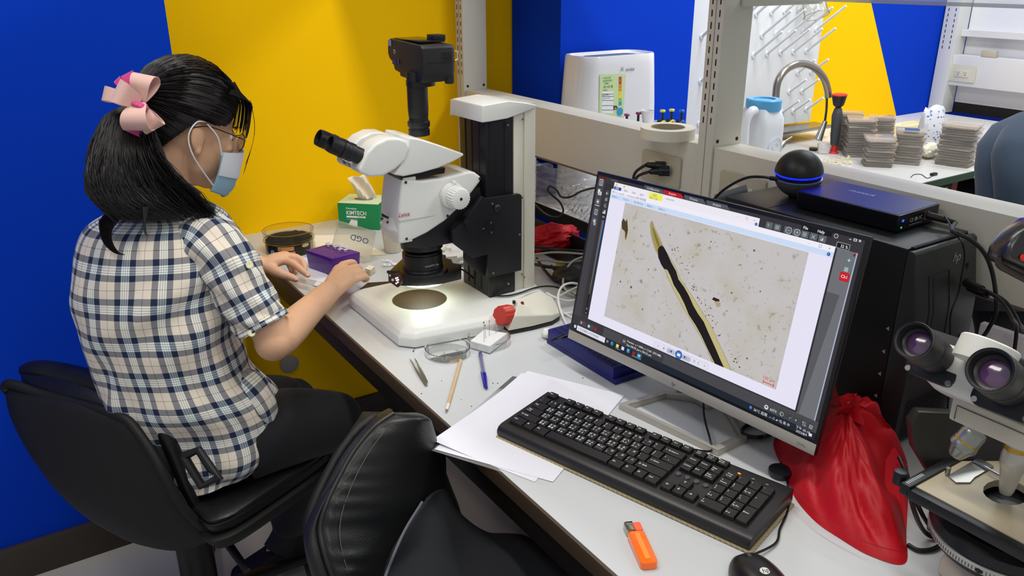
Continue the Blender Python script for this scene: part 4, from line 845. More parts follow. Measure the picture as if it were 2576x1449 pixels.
def eyep(Y, pa, pb, name='eyepiece', par=None, r=.0165):
    A, B = ony(pa[0], pa[1], Y), ony(pb[0], pb[1], Y); D = (B-A).normalized(); L = (B-A).length; F_ = axisframe(A, D)
    e = part(name, G().lathe([(.013, -.004), (.0165, 0), (.0165, L*.40), (.0150, L*.40+.0005)], F_, 36), mat('tube_black', '#1d1c1d', .45), par or sm)
    part('ring', G().lathe([(.0155, L*.40), (.0185, L*.41), (.0185, L*.52), (.0178, L*.525), (.0178, L*.60), (.0188, L*.61), (.0188, L*.70), (.0170, L*.71)], F_, 36), Msb, e)
    part('eyecup', G().lathe([(.0165, L*.70), (.0178, L*.72), (.0176, L*.93), (.0165, L), (.0140, L+.0005), (.0125, L*.9), (.0125, L*.85)], F_, 36), Msb, e)
    part('lens', G().lathe([(.0125, L*.855), (.0001, L*.865)], F_, 24), mat('lens_dark', '#181020', .08, coat=1), e)
eyep(1.503, (924, 401), (829, 360)); eyep(1.575, (907, 392), (800, 345))
pp('adjust_lever', [(869, 405), (888, 414), (905, 422), (902, 427), (885, 424), (870, 414)], 1.53, .02, Mst, bevel=.001)
# camera tube
tcx, tcy = .196, 1.545
ztop = ony(1045, 190, tcy).z
g = G(); g.lathe([(.021, 1.150), (.0225, 1.151), (.0225, 1.163), (.0205, 1.164), (.0205, 1.167), (.0225, 1.168), (.0235, 1.170), (.0235, 1.179), (.0205, 1.180), (.0200, 1.188)], Matrix.Translation((tcx, tcy, 0)), 40)
part('tube_clamp', g, Msb, sm)
part('camera_tube', G().lathe([(.0200, 1.188), (.0205, 1.19), (.0215, 1.205), (.0215, 1.280)], Matrix.Translation((tcx, tcy, 0)), 40), mat('tube_black', '#1d1c1d', .45), sm)
# objective, ring light
part('objective', G().lathe([(.040, .898), (.0415, .897), (.0415, .893), (.0445, .892), (.0445, .858), (.046, .856), (.046, .850), (.03, .849)][::-1], Matrix.Translation((ox, oy, 0)), 48), Msb, sm)
text('PLANAPO 1.0x', .0052, frame((ox+.0, oy-.0449, .871), (1, 0, 0), (0, 0, 1), (0, -1, 0)), mat('print_grey', '#b8b8bc', .5), sm, align='CENTER')
def ringpts(): return [(976, 686), (983, 672), (1003, 652), (1030, 640), (1120, 636), (1150, 658), (1161, 662), (1160, 676), (1115, 688), (1060, 692), (1008, 694)]
tl_ = [onz(a, b, .849) for a, b in ((978, 682), (1012, 650), (1040, 632), (1100, 636), (1122, 641), (1120, 648), (1136, 652), (1140, 661), (1160, 664), (1160, 680), (1108, 692), (1050, 697), (1008, 696))]
g = G(); g.rings([[q+V((0, 0, -.022)) for q in tl_], [q for q in tl_]], (1, 1)); part('ring_light', g, mat('ring_black', '#17181a', .35), sm, bevel=.0025, seg=2, angle=50)
part('ring_collar', G().lathe([(.056, .8491), (.056, .8555), (.047, .8565)], Matrix.Translation((ox, oy, 0)), 48), Msb, sm)
A_ = onz(1160, 697, .826); B_ = onz(1115, 710, .826)
g = G()
for i in range(8): q = A_.lerp(B_, (i+.5)/8); g.cbox((q.x, q.y+.004, q.z-.0005), (.0028, .010, .005))
part('heat_fins', g, Msb, sm)
cp = [onz(977, 672, .848), onz(1006, 686, .846), onz(1010, 690, .842)]
fc = [ony(a, b, 1.50) for a, b in ((977, 688), (1006, 690), (1006, 720), (999, 722), (978, 706))]
pA = [atd(a, b, 1.675) for a, b in ((976, 688), (1007, 694), (1006, 720), (1000, 724), (977, 708))]
back = [q+V((.012, .012, 0)) for q in pA]
g = G(); g.rings([back, pA], (1, 1)); part('control_panel', g, mat('panel_brown', '#3c1d16', .3), sm, bevel=.001)
nn = ((pA[1]-pA[0]).cross(pA[3]-pA[0])).normalized(); nn = nn if nn.dot(CAM-pA[0]) > 0 else -nn
def dot(a, b, r, m, nm):
    q = onpl(a, b, pA[0], nn)+nn*.0006; part(nm, G().lathe([(r, 0), (r, .0003)], axisframe(q, nn), 14), m, sm)
dot(981, 693, .0024, mat('button_white', '#cfcac8', .5), 'panel_button'); dot(988, 704, .0028, mat('button_white', '#cfcac8', .5), 'panel_button')
for a, b in ((996, 700), (1000, 699), (1002, 704), (1001, 710), (997, 713), (998, 705)): dot(a, b, .0015, mat('panel_led', '#ffe8e4', .3, em=5), 'panel_light')
part('panel_screw', G().cyl(atd(975, 684, 1.672), atd(1004, 684, 1.66), .0032, n=12), Msb, sm)
l = bpy.data.lights.new('ring_light_glow', 'AREA'); l.shape = 'DISK'; l.size = .07; l.energy = .10; l.color = (.93, 1, .80)
lo = bpy.data.objects.new('ring_light_glow', l); lo.location = (ox, oy, .8262); SC.collection.objects.link(lo)
part('lamp_ring', G().lathe([(.042, -.0008), (.042, 0), (.052, 0), (.052, -.0008)], Matrix.Translation((ox, oy, .8268)), 40, cap=(0, 0)), mat('ring_glow', '#f4ffe0', .3, em=1.6), sm)
cab('ring_light_cable', 'black cable from the ring light across the white base to the monitor', [onz(1158, 676, .832), onz(1172, 684, .824), onz(1190, 700, .80), onz(1212, 728, Zt+.041), onz(1240, 742, Zt+.041), onz(1275, 744, Zt+.041), onz(1310, 736, Zt+.041), onz(1345, 724, Zt+.041), onz(1380, 720, Zt+.030), onz(1415, 728, Zt+.012), (.55, 1.36, Zt+.004), (.60, 1.30, Zt+.003)], .0022, Mcab)
# ================================================================ DSLR on the tube
dz0, dz1 = 1.2802, 1.345
cm_ = thing('camera', 'black camera body mounted face down on top of the microscope tube', 'camera', (tcx, tcy, dz0))
Mcam = mat('camera_black', '#1c1d1e', .42, bump=.25, bscale=1400)
sec = [(1.492, 1.282), (1.492, 1.340), (1.500, 1.347), (1.640, 1.352), (1.652, 1.347), (1.655, 1.318), (1.648, 1.305), (1.632, 1.297), (1.624, 1.280), (1.600, 1.276), (1.598, 1.268), (1.540, 1.264), (1.50, 1.264)]
sec = [(y, 1.260+(z-1.262)*.88) for y, z in sec]
g = G(); rs = []
for x, s_ in ((.184, .96), (.187, 1), (.228, 1.0), (.252, .97), (.260, .90)):
    rs.append([(x, 1.57+(y-1.57)*s_, 1.31+(z-1.31)*s_) for y, z in sec])
g.rings(rs, (1, 1)); part('body', g, Mcam, cm_, bevel=.003, angle=25)
part('screen_panel', G().box((.190, 1.515, 1.3375), (.248, 1.63, 1.3410)), mat('glossy_black', '#101012', .15), cm_, bevel=.001)
part('eyecup', G().prism(rrect(.030, .034, .006), 0, .012, frame((.244, 1.545, 1.3385), (1, 0, 0), (0, 1, 0))), Msb, cm_, bevel=.002)
part('viewfinder_hump', G().prism([(1.52, 1.285), (1.60, 1.285), (1.59, 1.335), (1.53, 1.335)], .256, .270, frame((0, 0, 0), (0, 1, 0), (0, 0, 1), (1, 0, 0)), scale=.8), Mcam, cm_, bevel=.003)
part('grip_end', G().cyl((.250, 1.505, 1.256), (.250, 1.505, 1.285), .010, n=18), Mcam, cm_, bevel=.003)
part('strap_lug', G().tube([(.2605, 1.497, 1.321), (.2655, 1.497, 1.318), (.2655, 1.497, 1.305), (.2605, 1.497, 1.302)], .0012, n=6, sm=False), mat('lug', '#d8d4c6', .3, .5), cm_)
part('mount_ring', G().lathe([(.030, 1.2515), (.030, 1.2615)], Matrix.Translation((tcx+.008, tcy, 0)), 32), Msb, cm_)
SF = frame((.1835, 1.62, 1.31), (0, -1, 0), (0, 0, 1), (-1, 0, 0))
part('sticker', G().box((-.030+.005, .014, 0), (-.012, .026, .0006), SF), mat('sticker_grey', '#8e8eb4', .5), cm_, flat=True)
part('sticker', G().box((-.010, -.022, 0), (.008, -.012, .0006), SF), mat('sticker_blue', '#3b3560', .5), cm_, flat=True)
part('sticker', G().box((.012, -.020, 0), (.022, -.010, .0006), SF), mat('sticker_blue', '#3b3560', .5), cm_, flat=True)
part('tripod_thread', G().lathe([(.0045, 0), (.0045, .0006), (.003, .0007)], SF @ Matrix.Translation((.002, .004, 0)), 18, cap=(0, 0)), mat('lug', '#d8d4c6', .3, .5), cm_)
for i in range(4): part('grip_line', G().box((.225, 1.4912, 1.306+i*.004), (.250, 1.4922, 1.3068+i*.004)), mat('seam_black', '#070707', .7), cm_)
part('body_seam', G().box((.192, 1.4912, 1.3005), (.256, 1.4922, 1.3012)), mat('seam_black', '#070707', .7), cm_)
# ================================================================ remote dial box with red knob
rd = thing('dial_remote', 'cream wedge-shaped control box with a red knob in front of the microscope', 'remote', (.36, 1.37, Zt))
A = [onz(a, b, Zt+.010) for a, b in ((1258, 822), (1276, 836), (1330, 826), (1385, 812), (1406, 800), (1398, 782), (1375, 770))]
bw = [(.262, 1.405), (.283, 1.352), (.36, 1.348), (.425, 1.345), (.450, 1.362), (.452, 1.383), (.43, 1.396), (.30, 1.412)]
bw = [(onz(1262, 825, Zt).x, onz(1262, 825, Zt).y)]+[(onz(*p, Zt).x, onz(*p, Zt).y) for p in ((1279, 843), (1340, 831), (1390, 818), (1408, 806), (1404, 788), (1380, 772), (1310, 776))]
cxy = (sum(p[0] for p in bw)/8, sum(p[1] for p in bw)/8)
g = G(); g.prism(bw, Zt+.0006, Zt+.009); part('black_foot', g, BLK(), rd, bevel=.002)
top = {0: .060, 1: .060, 2: .050, 3: .034, 4: .024, 5: .024, 6: .034, 7: .052}
g = G(); g.rings([[(cxy[0]+(x-cxy[0])*1.0, cxy[1]+(y-cxy[1])*1.0, Zt+.0092) for x, y in bw], [(cxy[0]+(x-cxy[0])*.99+(.015 if i < 2 or i == 7 else 0), cxy[1]+(y-cxy[1])*.97, Zt+.0092+(top[i]-.009)*.6) for i, (x, y) in enumerate(bw)],
    [(cxy[0]+(x-cxy[0])*.90+(.026 if i < 2 or i == 7 else 0), cxy[1]+(y-cxy[1])*.50, Zt+top[i]) for i, (x, y) in enumerate(bw)]], (1, 1))
part('case', g, Mol, rd, bevel=.005, seg=4, angle=12)
dv = V((-.95, -.22, .20)).normalized()
kc = atd(1276, 792, (onz(1268, 826, Zt)-CAM).dot(V((R[0][2], R[1][2], R[2][2])))-.020)
g = G(); n = 60
def rk_(z, r): return [((r+(.0 if (i % 6) < 4 else -.0012))*math.cos(2*PI*i/n), (r+(.0 if (i % 6) < 4 else -.0012))*math.sin(2*PI*i/n), z) for i in range(n)]
g.rings([rk_(-.006, .0225), rk_(.021, .0215), rk_(.024, .0200)], (1, 1), axisframe(kc, dv))
part('red_knob', g, mat('knob_red', '#c23a2e', .38), rd)
p = onz(1293, 759, Zt+.062); part('button', G().lathe([(.0035, -.004), (.0035, .002), (.002, .003)], Matrix.Translation(p), 12), BLK(), rd)
p = onz(1314, 762, Zt+.058); part('button', G().lathe([(.0035, -.004), (.0035, .002), (.002, .003)], Matrix.Translation(p), 12), mat('button_red', '#7d1522', .3), rd)
# ================================================================ left end of the bench: tissue box, soil dish, tube rack, slides
ty = thing('tissue_box', 'green and white wiper box with one white tissue sticking out', 'tissue box', tuple(onz(905, 590, Zt)))
t0, t1 = onz(858, 575, Zt), onz(948, 594, Zt)
A = V((.283, 2.287, Zt+.0006)); ux = (V((.372, 2.205, Zt))-V((.283, 2.287, Zt))); ux.z = 0; ux = ux.normalized(); vy_ = V((-ux.y, ux.x, 0))
TF = frame(A, ux, vy_, (0, 0, 1)); TW, TD, THt = .128, .105, .080
part('box_body', G().box((0, 0, 0), (TW, TD, THt-.0015), TF), mat('kim_green', '#0e8a4f', .5), ty, bevel=.001)
part('box_top', G().box((0.0003, 0.0003, THt-.0014), (TW-.0003, TD-.0003, THt), TF), mat('kim_top', '#c9d8b4', .5), ty, bevel=.001)
part('box_opening', G().prism([(.035+.03*(1+math.cos(a)), .052+.018*math.sin(a)) for a in [2*PI*i/20 for i in range(20)]], THt+.0001, THt+.0006, TF), mat('box_open_dark', '#7d7a66', .7), ty)
FF = TF @ frame((0, -.0006, 0), (1, 0, 0), (0, 0, 1), (0, -1, 0))
Mpw = mat('print_white', '#eef2ee', .5)
text('KIMTECH', .0175, FF @ Matrix.Translation((.026, .044, 0)), Mpw, ty, bold=.02, sx=.86); text('Kimwipes', .0085, FF @ Matrix.Translation((.026, .061, 0)), Mpw, ty, bold=.01)
part('white_band', G().box((.026, .035, 0), (.086, .0405, .0004), FF), Mpw, ty, flat=True); text('SCIENCE', .005, FF @ Matrix.Translation((.060, .0362, .0006)), mat('kim_green', '#0e8a4f', .5), ty); text('Delicate Task Wipers', .0038, FF @ Matrix.Translation((.028, .029, 0)), Mpw, ty)
part('white_wedge', G().prism([(.030, 0.012), (.058, .004), (.060, .026), (.040, .029)], 0, .0004, FF), Mpw, ty, flat=True)
# tissue standing out
TB = TF @ V((.068, .05, THt)); rs = []
yT = TB.y
cl = [(930, 512), (922, 490), (908, 462), (895, 440)]; wd = [14, 19, 21, 23]
g = G(); a_, b_ = [], []
for (x, y), w_ in zip(cl, wd):
    sgn = V((0, 0, 0)); a_.append(ony(x-w_, y+w_*.35, yT)+V((0, .004*math.sin(y), 0))); b_.append(ony(x+w_, y-w_*.1, yT)+V((0, -.006+.004*math.sin(y*2), 0)))
a_ = catmull(a_, 5); b_ = catmull(b_, 5); g = G(); nA = len(a_)
rows = [[a_[i].lerp(b_[i], t)+V((0, .007*math.sin(t*9+i*.35), 0)) for t in [j/8 for j in range(9)]] for i in range(nA)]
g.rings(rows, (0, 0), closed=False)
o_ = part('tissue', g, mat('tissue_cloth', '#e6d9c4', .9), ty); o_.modifiers.new('thick', 'SOLIDIFY').thickness = .0006
# soil dish
dc = onz(712, 612, Zt); dc = V((.088, 2.165, Zt+.0006)); dr = .068
sd_ = thing('soil_dish', 'round clear plastic tub of black soil with orange labels at the bench corner', 'tub', tuple(dc))
Mtub = clearmat('tub_clear', (.95, .93, .86), glossy=.3, opacity=.02, fres=.30, milk='#8a7a50')
M_ = Matrix.Translation(dc)
part('tub', G().lathe([(dr-.003, .001), (dr-.002, .040), (dr-.001, .040), (dr-.002, 0)], M_, 48), Mtub, sd_)
part('lid', G().lathe([(dr+.0005, .034), (dr+.001, .060), (dr-.003, .0615), (.0001, .0615)], M_, 48, cap=(0, 0)), Mtub, sd_)
for z in (.034, .0605): part('lid_rim', G().lathe([(dr+.0002, z), (dr+.0018, z), (dr+.0018, z+.0016), (dr+.0002, z+.0016)], M_, 48, cap=(0, 0)), clearmat('tub_rim', (.70, .62, .40), glossy=1, opacity=.35, milk='#b59a50'), sd_)
g = G(); g.lathe([(dr-.0045, .0015), (dr-.0042, .036), (dr*.7, .040), (dr*.3, .042), (.0001, .042)], M_, 40)
for i in range(len(g.v)):
    q = g.v[i]; g.v[i] = q+V((0, 0, .004*math.sin(q.x*210)*math.cos(q.y*170) if q.z > Zt+.02 else 0))
part('soil', g, mat('soil', '#14110f', .95, bump=.9, bscale=140, var=.6, vscale=120), sd_)
part('soil_dry_patch', G().ell((0, 0, 0), (.012, .0006, .005), M_ @ frame((.024, -dr+.004, .028), V((1, .35, 0)).normalized(), V((-.35, 1, 0)).normalized(), (0, 0, 1)), 14, 8), mat('dry_soil', '#b7a47c', .9), sd_)
def onTub(a0, a1, z0, z1, m, nm, rr=dr-.0008, lb=None):
    g = G(); n = 10; g.rings([[((rr+e)*math.cos(t), (rr+e)*math.sin(t), z) for t in [lerp(a0, a1, i/n) for i in range(n+1)]] for e, z in ((0, z0), (.0005, z0), (.0005, z1), (0, z1))], (0, 0), M_, closed=False); return part(nm, g, m, sd_)
Mlab = mat('orange_label', '#c98b52', .6)
r_ = lambda d: math.radians(d)
onTub(r_(225), r_(262), .0195, .031, Mlab, 'label_strip'); onTub(r_(226), r_(264), .004, .0165, Mlab, 'label_strip')
text('25°  M.(Lu)', .007, M_ @ frame((dr*math.cos(r_(227))-.0005, dr*math.sin(r_(227))-.0016, .0225), (-math.sin(r_(246))*-1*-1*-1 if 0 else math.cos(r_(336)), math.sin(r_(336)), 0), (0, 0, 1)), mat('ink_brown', '#6b3f1d', .6), sd_)
q = V((dr*math.cos(r_(210)), dr*math.sin(r_(210)), .014)); part('blue_dot', G().lathe([(.007, 0), (.007, .0005)], M_ @ axisframe(q, (math.cos(r_(212)), math.sin(r_(212)), 0)), 20), mat('dot_blue', '#5a8fae', .5), sd_)
# purple rack
rp = [onz(775, 683, Zt), onz(846, 700, Zt), onz(908, 672, Zt)]
Mpu = mat('rack_purple', '#56178f', .28, trans=.15, coat=.3)
zt_ = Zt+.050
fr = [onz(*p, zt_) for p in ((768, 629), (835, 651), (906, 634), (830, 612))]
pr_ = thing('purple_rack', 'purple ninety-six hole tube rack behind the hands', 'rack', tuple(sum(fr, V())/4-V((0, 0, .05))))
ctr = sum(fr, V())/4
e1 = (fr[1]-fr[0]); e2 = (fr[2]-fr[1]); 
g = G(); g.rings([[ctr+(q-ctr)*.93-V((0, 0, .0494)) for q in fr], [ctr+(q-ctr)*.985-V((0, 0, .012)) for q in fr], [q for q in fr]], (1, 1))
part('base_box', g, Mpu, pr_, bevel=.0025, seg=2)
u1, u2 = (fr[3]-fr[0]), (fr[1]-fr[0])
Mph = mat('rack_hole', '#5e1038', .6)
for i in range(12):
    for j in range(8):
        c_ = fr[0]+(fr[3]-fr[0])*((i+.8)/12.6)+(fr[1]-fr[0])*((j+.8)/8.6)
        c_ = fr[0].lerp(fr[3], (i+.8)/12.6).lerp(fr[1].lerp(fr[2], (i+.8)/12.6), (j+.8)/8.6)
        g = G(); g.lathe([(.0027, .0003), (.0031, .0008), (.0035, .0003)], Matrix.Translation(c_), 8, cap=(0, 0)); g.lathe([(.0029, .0002), (.0029, .00045)], Matrix.Translation(c_), 8, mi=1); part('well', g, [Mpu, Mph], pr_)
q = random.Random(8)
Mtu = clearmat('tube_clear', (.9, .88, .92), glossy=.9, opacity=.45)
for i, j in ((8, 1), (9, 2), (10, 2), (8, 3), (9, 4), (10, 4), (11, 3), (7, 5), (8, 6), (10, 5), (9, 0)):
    c_ = fr[0].lerp(fr[3], (i+.8)/12.6).lerp(fr[1].lerp(fr[2], (i+.8)/12.6), (j+.8)/8.6)
    t = thing('tube', 'small clear tube standing in the far half of the purple rack', 'tube', tuple(c_), group='clear tubes in the purple rack')
    part('tube_body', G().lathe([(.0024, .0011), (.0032, .002), (.0032, .006)], Matrix.Translation(c_), 10), Mtu, t)
    part('tube_cap', G().box((-.0045, -.0038, .0061), (.008, .0038, .0082), Matrix.Translation(c_) @ Matrix.Rotation(q.uniform(-.3, .3), 4, 'Z')), Mtu, t, bevel=.0006)
# open lid of the rack, leaning
ld = thing('rack_lid', 'clear plastic rack lid leaning open behind the purple rack', 'lid', tuple(onz(925, 655, Zt)))
fc_ = [(853, 556), (947, 583), (932, 652), (836, 618)]
nl = V((-.45, -.85, .28)).normalized(); ol = onz(932, 656, Zt+.003)
lp = [onpl(a, b, ol, nl) for a, b in fc_]
g = G(); g.rings([[q_ for q_ in lp], [q_-nl*.0012 for q_ in lp]], (1, 1)); Mld = clearmat('lid_clear', (.96, .96, .92), glossy=.25, opacity=.34, fres=.4, milk='#eeeadb'); part('lid_top', g, Mld, ld)
for i in range(4):
    a, b = lp[i], lp[(i+1) % 4]; g = G(); g.rings([[a, b, b+nl*.016*(1 if 1 else 1), a+nl*.016], [a+V((0, 0, .0008)), b+V((0, 0, .0008)), b+nl*.016+V((0, 0, .0008)), a+nl*.016+V((0, 0, .0008))]], (1, 1)); part('lid_side', g, Mld, ld)
uu = (lp[1]-lp[0]).normalized(); vv = (lp[0]-lp[3]); vv = (vv-uu*vv.dot(uu)).normalized(); 
text('GeneDireX', .012, frame(lp[0]+uu*.012-vv*.030+nl*.0006, uu, vv, nl) @ Matrix.Translation((0, 0, 0)), mat('lid_print', '#3f5b86', .5), ld) if 0 else None
text('OGD', .022, frame(lp[0]+uu*.055-vv*.036+nl*.0008, -uu, -vv, nl) @ Matrix.Translation((-.035, -.012, 0)), mat('lid_print', '#3f5b86', .5), ld)
# paper under things, slides, small boxes
sheet('paper_sheet', 'cream paper sheet behind the purple rack and leaning lid', 'paper', [(788, 592), (880, 590), (972, 640), (800, 650)], Zt+.0009, mat('cream_paper', '#e9e2d2', .8, bump=.05, bscale=50))
sheet('paper_sheet', 'bluish white paper slip under the purple rack and fingers', 'paper', [(745, 640), (790, 655), (850, 720), (770, 700)], Zt+.0006, Mpap)
for k, (px_, lb, off) in enumerate((([(762, 698), (812, 712), (803, 722), (752, 707)], 'glass slide with white label lying between the two hands', 0), ([(750, 712), (800, 724), (792, 733), (744, 720)], 'lower glass slide lying at the bench edge near the wrist', 0))):
    c4 = [onz(a, b, Zt+.0018) for a, b in px_]; t = thing('glass_slide', lb, 'slide', tuple(c4[0]))
    g = G(); g.rings([[q_-V((0, 0, .001)) for q_ in c4], c4], (1, 1)); part('glass', g, clearmat('slide_clear', (.93, .93, .95), glossy=.3, opacity=.22, fres=.15), t)
    l4 = [c4[0].lerp(c4[1], .72), c4[1], c4[2], c4[3].lerp(c4[2], .72)]; g = G(); g.rings([[q_+V((0, 0, .0002)) for q_ in l4], [q_+V((0, 0, .0005)) for q_ in l4]], (1, 1)); part('slide_label', g, Mpap, t) if k == 0 else None
b4 = [onz(a, b, Zt+.017) for a, b in ((918, 676), (932, 680), (943, 671), (929, 667))]; g = G(); g.rings([[q_-V((0, 0, .0165)) for q_ in b4], b4], (1, 1))
cb_ = thing('slip_box', 'small clear box of cover slips beside the right hand', 'box', tuple(b4[0]-V((0, 0, .0165)))); part('box_shell', g, clearmat('slipbox', (.95, .93, .85), glossy=.5, opacity=.35, milk='#efe6c8'), cb_)
g = G(); g.rings([[q_-V((0, 0, .002)) for q_ in b4], [q_+V((0, 0, .0006)) for q_ in b4]], (1, 1)); part('box_lid', g, mat('slip_lid', '#e6dcbc', .5), cb_)
q = random.Random(2); g = G()
for i in range(16):
    c_ = onz(q.uniform(962, 998), q.uniform(655, 668), Zt+.001+.0012*(i//3)); a = q.uniform(0, 6); s_ = q.uniform(.003, .007)
    g.add([c_+V((math.cos(a), math.sin(a), q.uniform(0, .6)))*s_, c_+V((math.cos(a+2.2), math.sin(a+2.2), 0))*s_, c_+V((math.cos(a+4), math.sin(a+4), .2))*s_*1.3, c_+V((0, 0, .0008))], [(0, 1, 2), (0, 2, 3), (0, 3, 1), (1, 3, 2)])
solo('paper_scraps', 'little heap of white paper scraps left of the microscope objective', 'scraps', g, Mpap, kind='stuff', flat=True)
# translucent cup behind the microscope nose
cc = onz(1000, 640, Zt)
solo('plastic_cup', 'translucent plastic cup hidden partly behind the microscope body', 'cup', G().lathe([(.022, .0006), (.030, .085), (.0285, .085), (.0205, .002)], Matrix.Translation((cc.x+.0, cc.y+.03, Zt)), 32), clearmat('cup_clear', (.96, .95, .9), glossy=.3, opacity=.5, milk='#e9e4d4'))
solo('crumpled_wrap', 'crumpled white paper wrap behind the microscope ring light', 'wrap', crumple(onz(1135, 640, Zt+.03), (.055, .045, .028), 12, 26, 18, .5), mat('wrap_white', '#d8d4cc', .6))
nb = [onz(a, b, Zt+.004) for a, b in ((815, 712), (985, 712), (985, 720), (880, 730))]
sheet('ruler', 'thin black ruler edge lying between the forearm and the white base', 'ruler', [(925, 711), (990, 707), (1000, 716), (905, 727)], Zt+.003, BLK(), th=.0022)
# ================================================================ rear area
Mwh2 = mat('glossy_white', '#e6e6ea', .16, coat=.5)
zr = .79
def DP(P): return (V(P)-CAM).dot(V((R[0][2], R[1][2], R[2][2])))
# rest of the rear bench toward the sink, and the right-hand table
rb2 = thing('sink_bench', 'white sink bench along the far wall carrying stacks of clear boxes', 'bench', (2.1, 1.95, 0))
part('worktop', G().box((1.62, 1.525, .765), (2.395, 2.379, zr)), mat('rear_top', '#c4c4c0', .35), rb2)
part('green_edge', G().box((1.62, 1.519, .7655), (2.395, 1.5249, .7895)), mat('green_edge', '#2f4a35', .5), rb2)
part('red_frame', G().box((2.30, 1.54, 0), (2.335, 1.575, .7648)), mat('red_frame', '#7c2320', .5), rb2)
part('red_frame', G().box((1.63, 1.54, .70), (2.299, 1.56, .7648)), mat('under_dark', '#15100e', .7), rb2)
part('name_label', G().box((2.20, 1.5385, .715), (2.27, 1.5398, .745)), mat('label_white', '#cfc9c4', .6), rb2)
rt = thing('side_table', 'white side table right of the sink bench, behind the dark shirted person', 'table', (2.9, 1.8, 0))
part('worktop', G().box((2.399, 1.10, .764), (3.49, 2.379, zr)), mat('side_top', '#dcdcd8', .3), rt)
part('leg', G().box((2.42, 1.14, 0), (2.46, 1.18, .7638)), Mband, rt)
part('under_table_dark', G().box((2.42, 1.5, .3), (3.4, 2.3, .7)), mat('under_dark', '#15100e', .7), rt)  # dark block standing in for the shade beneath the table
# far partition: upright, socket beam, white back boards
xf = 3.5
ft = thing('far_shelving', 'cream far shelving partition with socket beam and white back boards', 'shelving', (xf, 1.8, 0))
part('post', G().box((xf-.02, 2.30, zr+.0005), (xf+.08, 2.372, 2.3)), Mcream2, ft, bevel=.002)
for k in range(16):
    for dy in (.018, .054): part('slot', G().box((xf-.0206, 2.30+dy-.002, 1.10+k*.025), (xf-.018, 2.30+dy+.002, 1.114+k*.025)), Mslot, ft, flat=True)
part('socket_beam', G().box((xf, .9, .93), (xf+.08, 2.2995, 1.073)), Mcream2, ft, bevel=.002)
part('back_board', G().box((xf+.085, .9, .84), (xf+.10, 2.2995, 2.3)), mat('board_white', '#dcdde0', .5), ft)
part('upper_board', G().box((xf+.03, .9, 1.16), (xf+.084, 2.2995, 1.19)), Mcream2, ft)
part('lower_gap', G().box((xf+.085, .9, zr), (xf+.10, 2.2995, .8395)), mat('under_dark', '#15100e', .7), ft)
plate([(2392, 160), (2453, 172), (2392, 203), (2453, 200)], x=xf-.0005, label='pale double socket plate on the far cream partition', cm='#c4c3b2')
part('switch_box', G().box((xf-.0+.005, onx(2505, 130, xf).y, 1.074), (xf+.03, onx(2467, 130, xf).y, 1.105)), mat('plate#b7b09a', '#b7b09a', .45), ft, bevel=.003)
# glass shelf above the near bay
gs = thing('glass_shelf', 'pale glass shelf edge at the top right corner of the photo', 'shelf', (.9, .5, 1.42))
part('shelf_pane', G().box((.762, -.3, 1.4175), (1.05, 1.235, 1.4235)), clearmat('shelf_glass', (.9, .93, .93), glossy=.6, opacity=.45, milk='#cfd2d0'), gs)
part('shelf_bracket', G().box((.80, 1.236, 1.40), (1.05, 1.2445, 1.417)), Mcream, gs)
# white dehumidifier / dryer box on the rear bench
yd = 1.93
dv0 = [ony(a, b, yd) for a, b in ((1427, 140), (1651, 140), (1655, 298))]
x0_, x1_, zt2 = ony(1476, 140, yd).x, dv0[1].x+.024, dv0[0].z-.010
dh = thing('white_appliance', 'glossy white appliance with a green energy label standing behind the trunking', 'appliance', ((x0_+x1_)/2, yd+.07, zr))
def rr4(cx_, cy_, w_, d_, r, z): return [(cx_+p[0], cy_+p[1], z) for p in rrect(w_, d_, r, 8)]
cx_, wd_ = (x0_+x1_)/2, x1_-x0_
rs = [rr4(cx_, yd+.072, wd_*f, .145*f2, .055, z) for z, f, f2 in ((zr+.0005, 1.16, 1.0), (zr+.05, 1.16, 1.0), (zt2-.15, 1.07, 1.0), (zt2-.03, 1.005, .99), (zt2-.004, .99, .98), (zt2, .975, .96), (zt2, .93, .88), (zt2-.006, .92, .86))]
part('shell', G().rings(rs, (1, 1)), Mwh2, dh, angle=50)
part('top_grille', G().rings([rr4(cx_, yd+.072, wd_*.62, .05, .02, zt2-.0058), rr4(cx_, yd+.072, wd_*.62, .05, .02, zt2-.0052)], (1, 1)), mat('grille_grey', '#6c7684', .4), dh)
def LB(a, b): p = ony(a, b, yd-.004); return p
def slope_y(z): return yd-.0015
LF_ = frame((0, yd-.0018, 0), (1, 0, 0), (0, 0, 1), (0, -1, 0))
def lab(px, m, nm, off=0): q = [ony(a, b, yd-.0018) for a, b in px]; return part(nm, G().prism([(p.x, p.z) for p in q], off*.0002, off*.0002+.0003, LF_), m, dh, flat=True)
lab([(1509, 187), (1574, 187), (1568, 294), (1507, 291)], mat('energy_green', '#c9dea6', .5), 'energy_label')
lab([(1514, 230), (1543, 230), (1542, 286), (1513, 285)], mat('label_pane', '#eceef0', .5), 'label_table', 2)
for y_ in (236, 242, 252, 265, 276): lab([(1514, y_), (1543, y_), (1543, y_+1), (1514, y_+1)], mat('print_dark', '#39393c', .5), 'label_line', 4)
cols = ['#c4443a', '#c4443a', '#e08a3a', '#e08a3a', '#f0cf3a', '#e9d94a', '#8cc24a', '#3f98c8']
for i, c_ in enumerate(cols): y_ = 193+i*9; lab([(1556.5, y_), (1563.5, y_), (1563.3, y_+9.2), (1556.2, y_+9.2)], mat('bar'+c_, c_, .5), 'scale_step', 2)
q = ony(1559, 281, yd-.0018); part('scale_bulb', G().lathe([(.0125, .0004), (.0125, .0008)], frame((q.x, yd-.0018, q.z), (1, 0, 0), (0, 0, 1), (0, -1, 0)), 24), mat('bar#3f98c8', '#3f98c8', .5), dh)
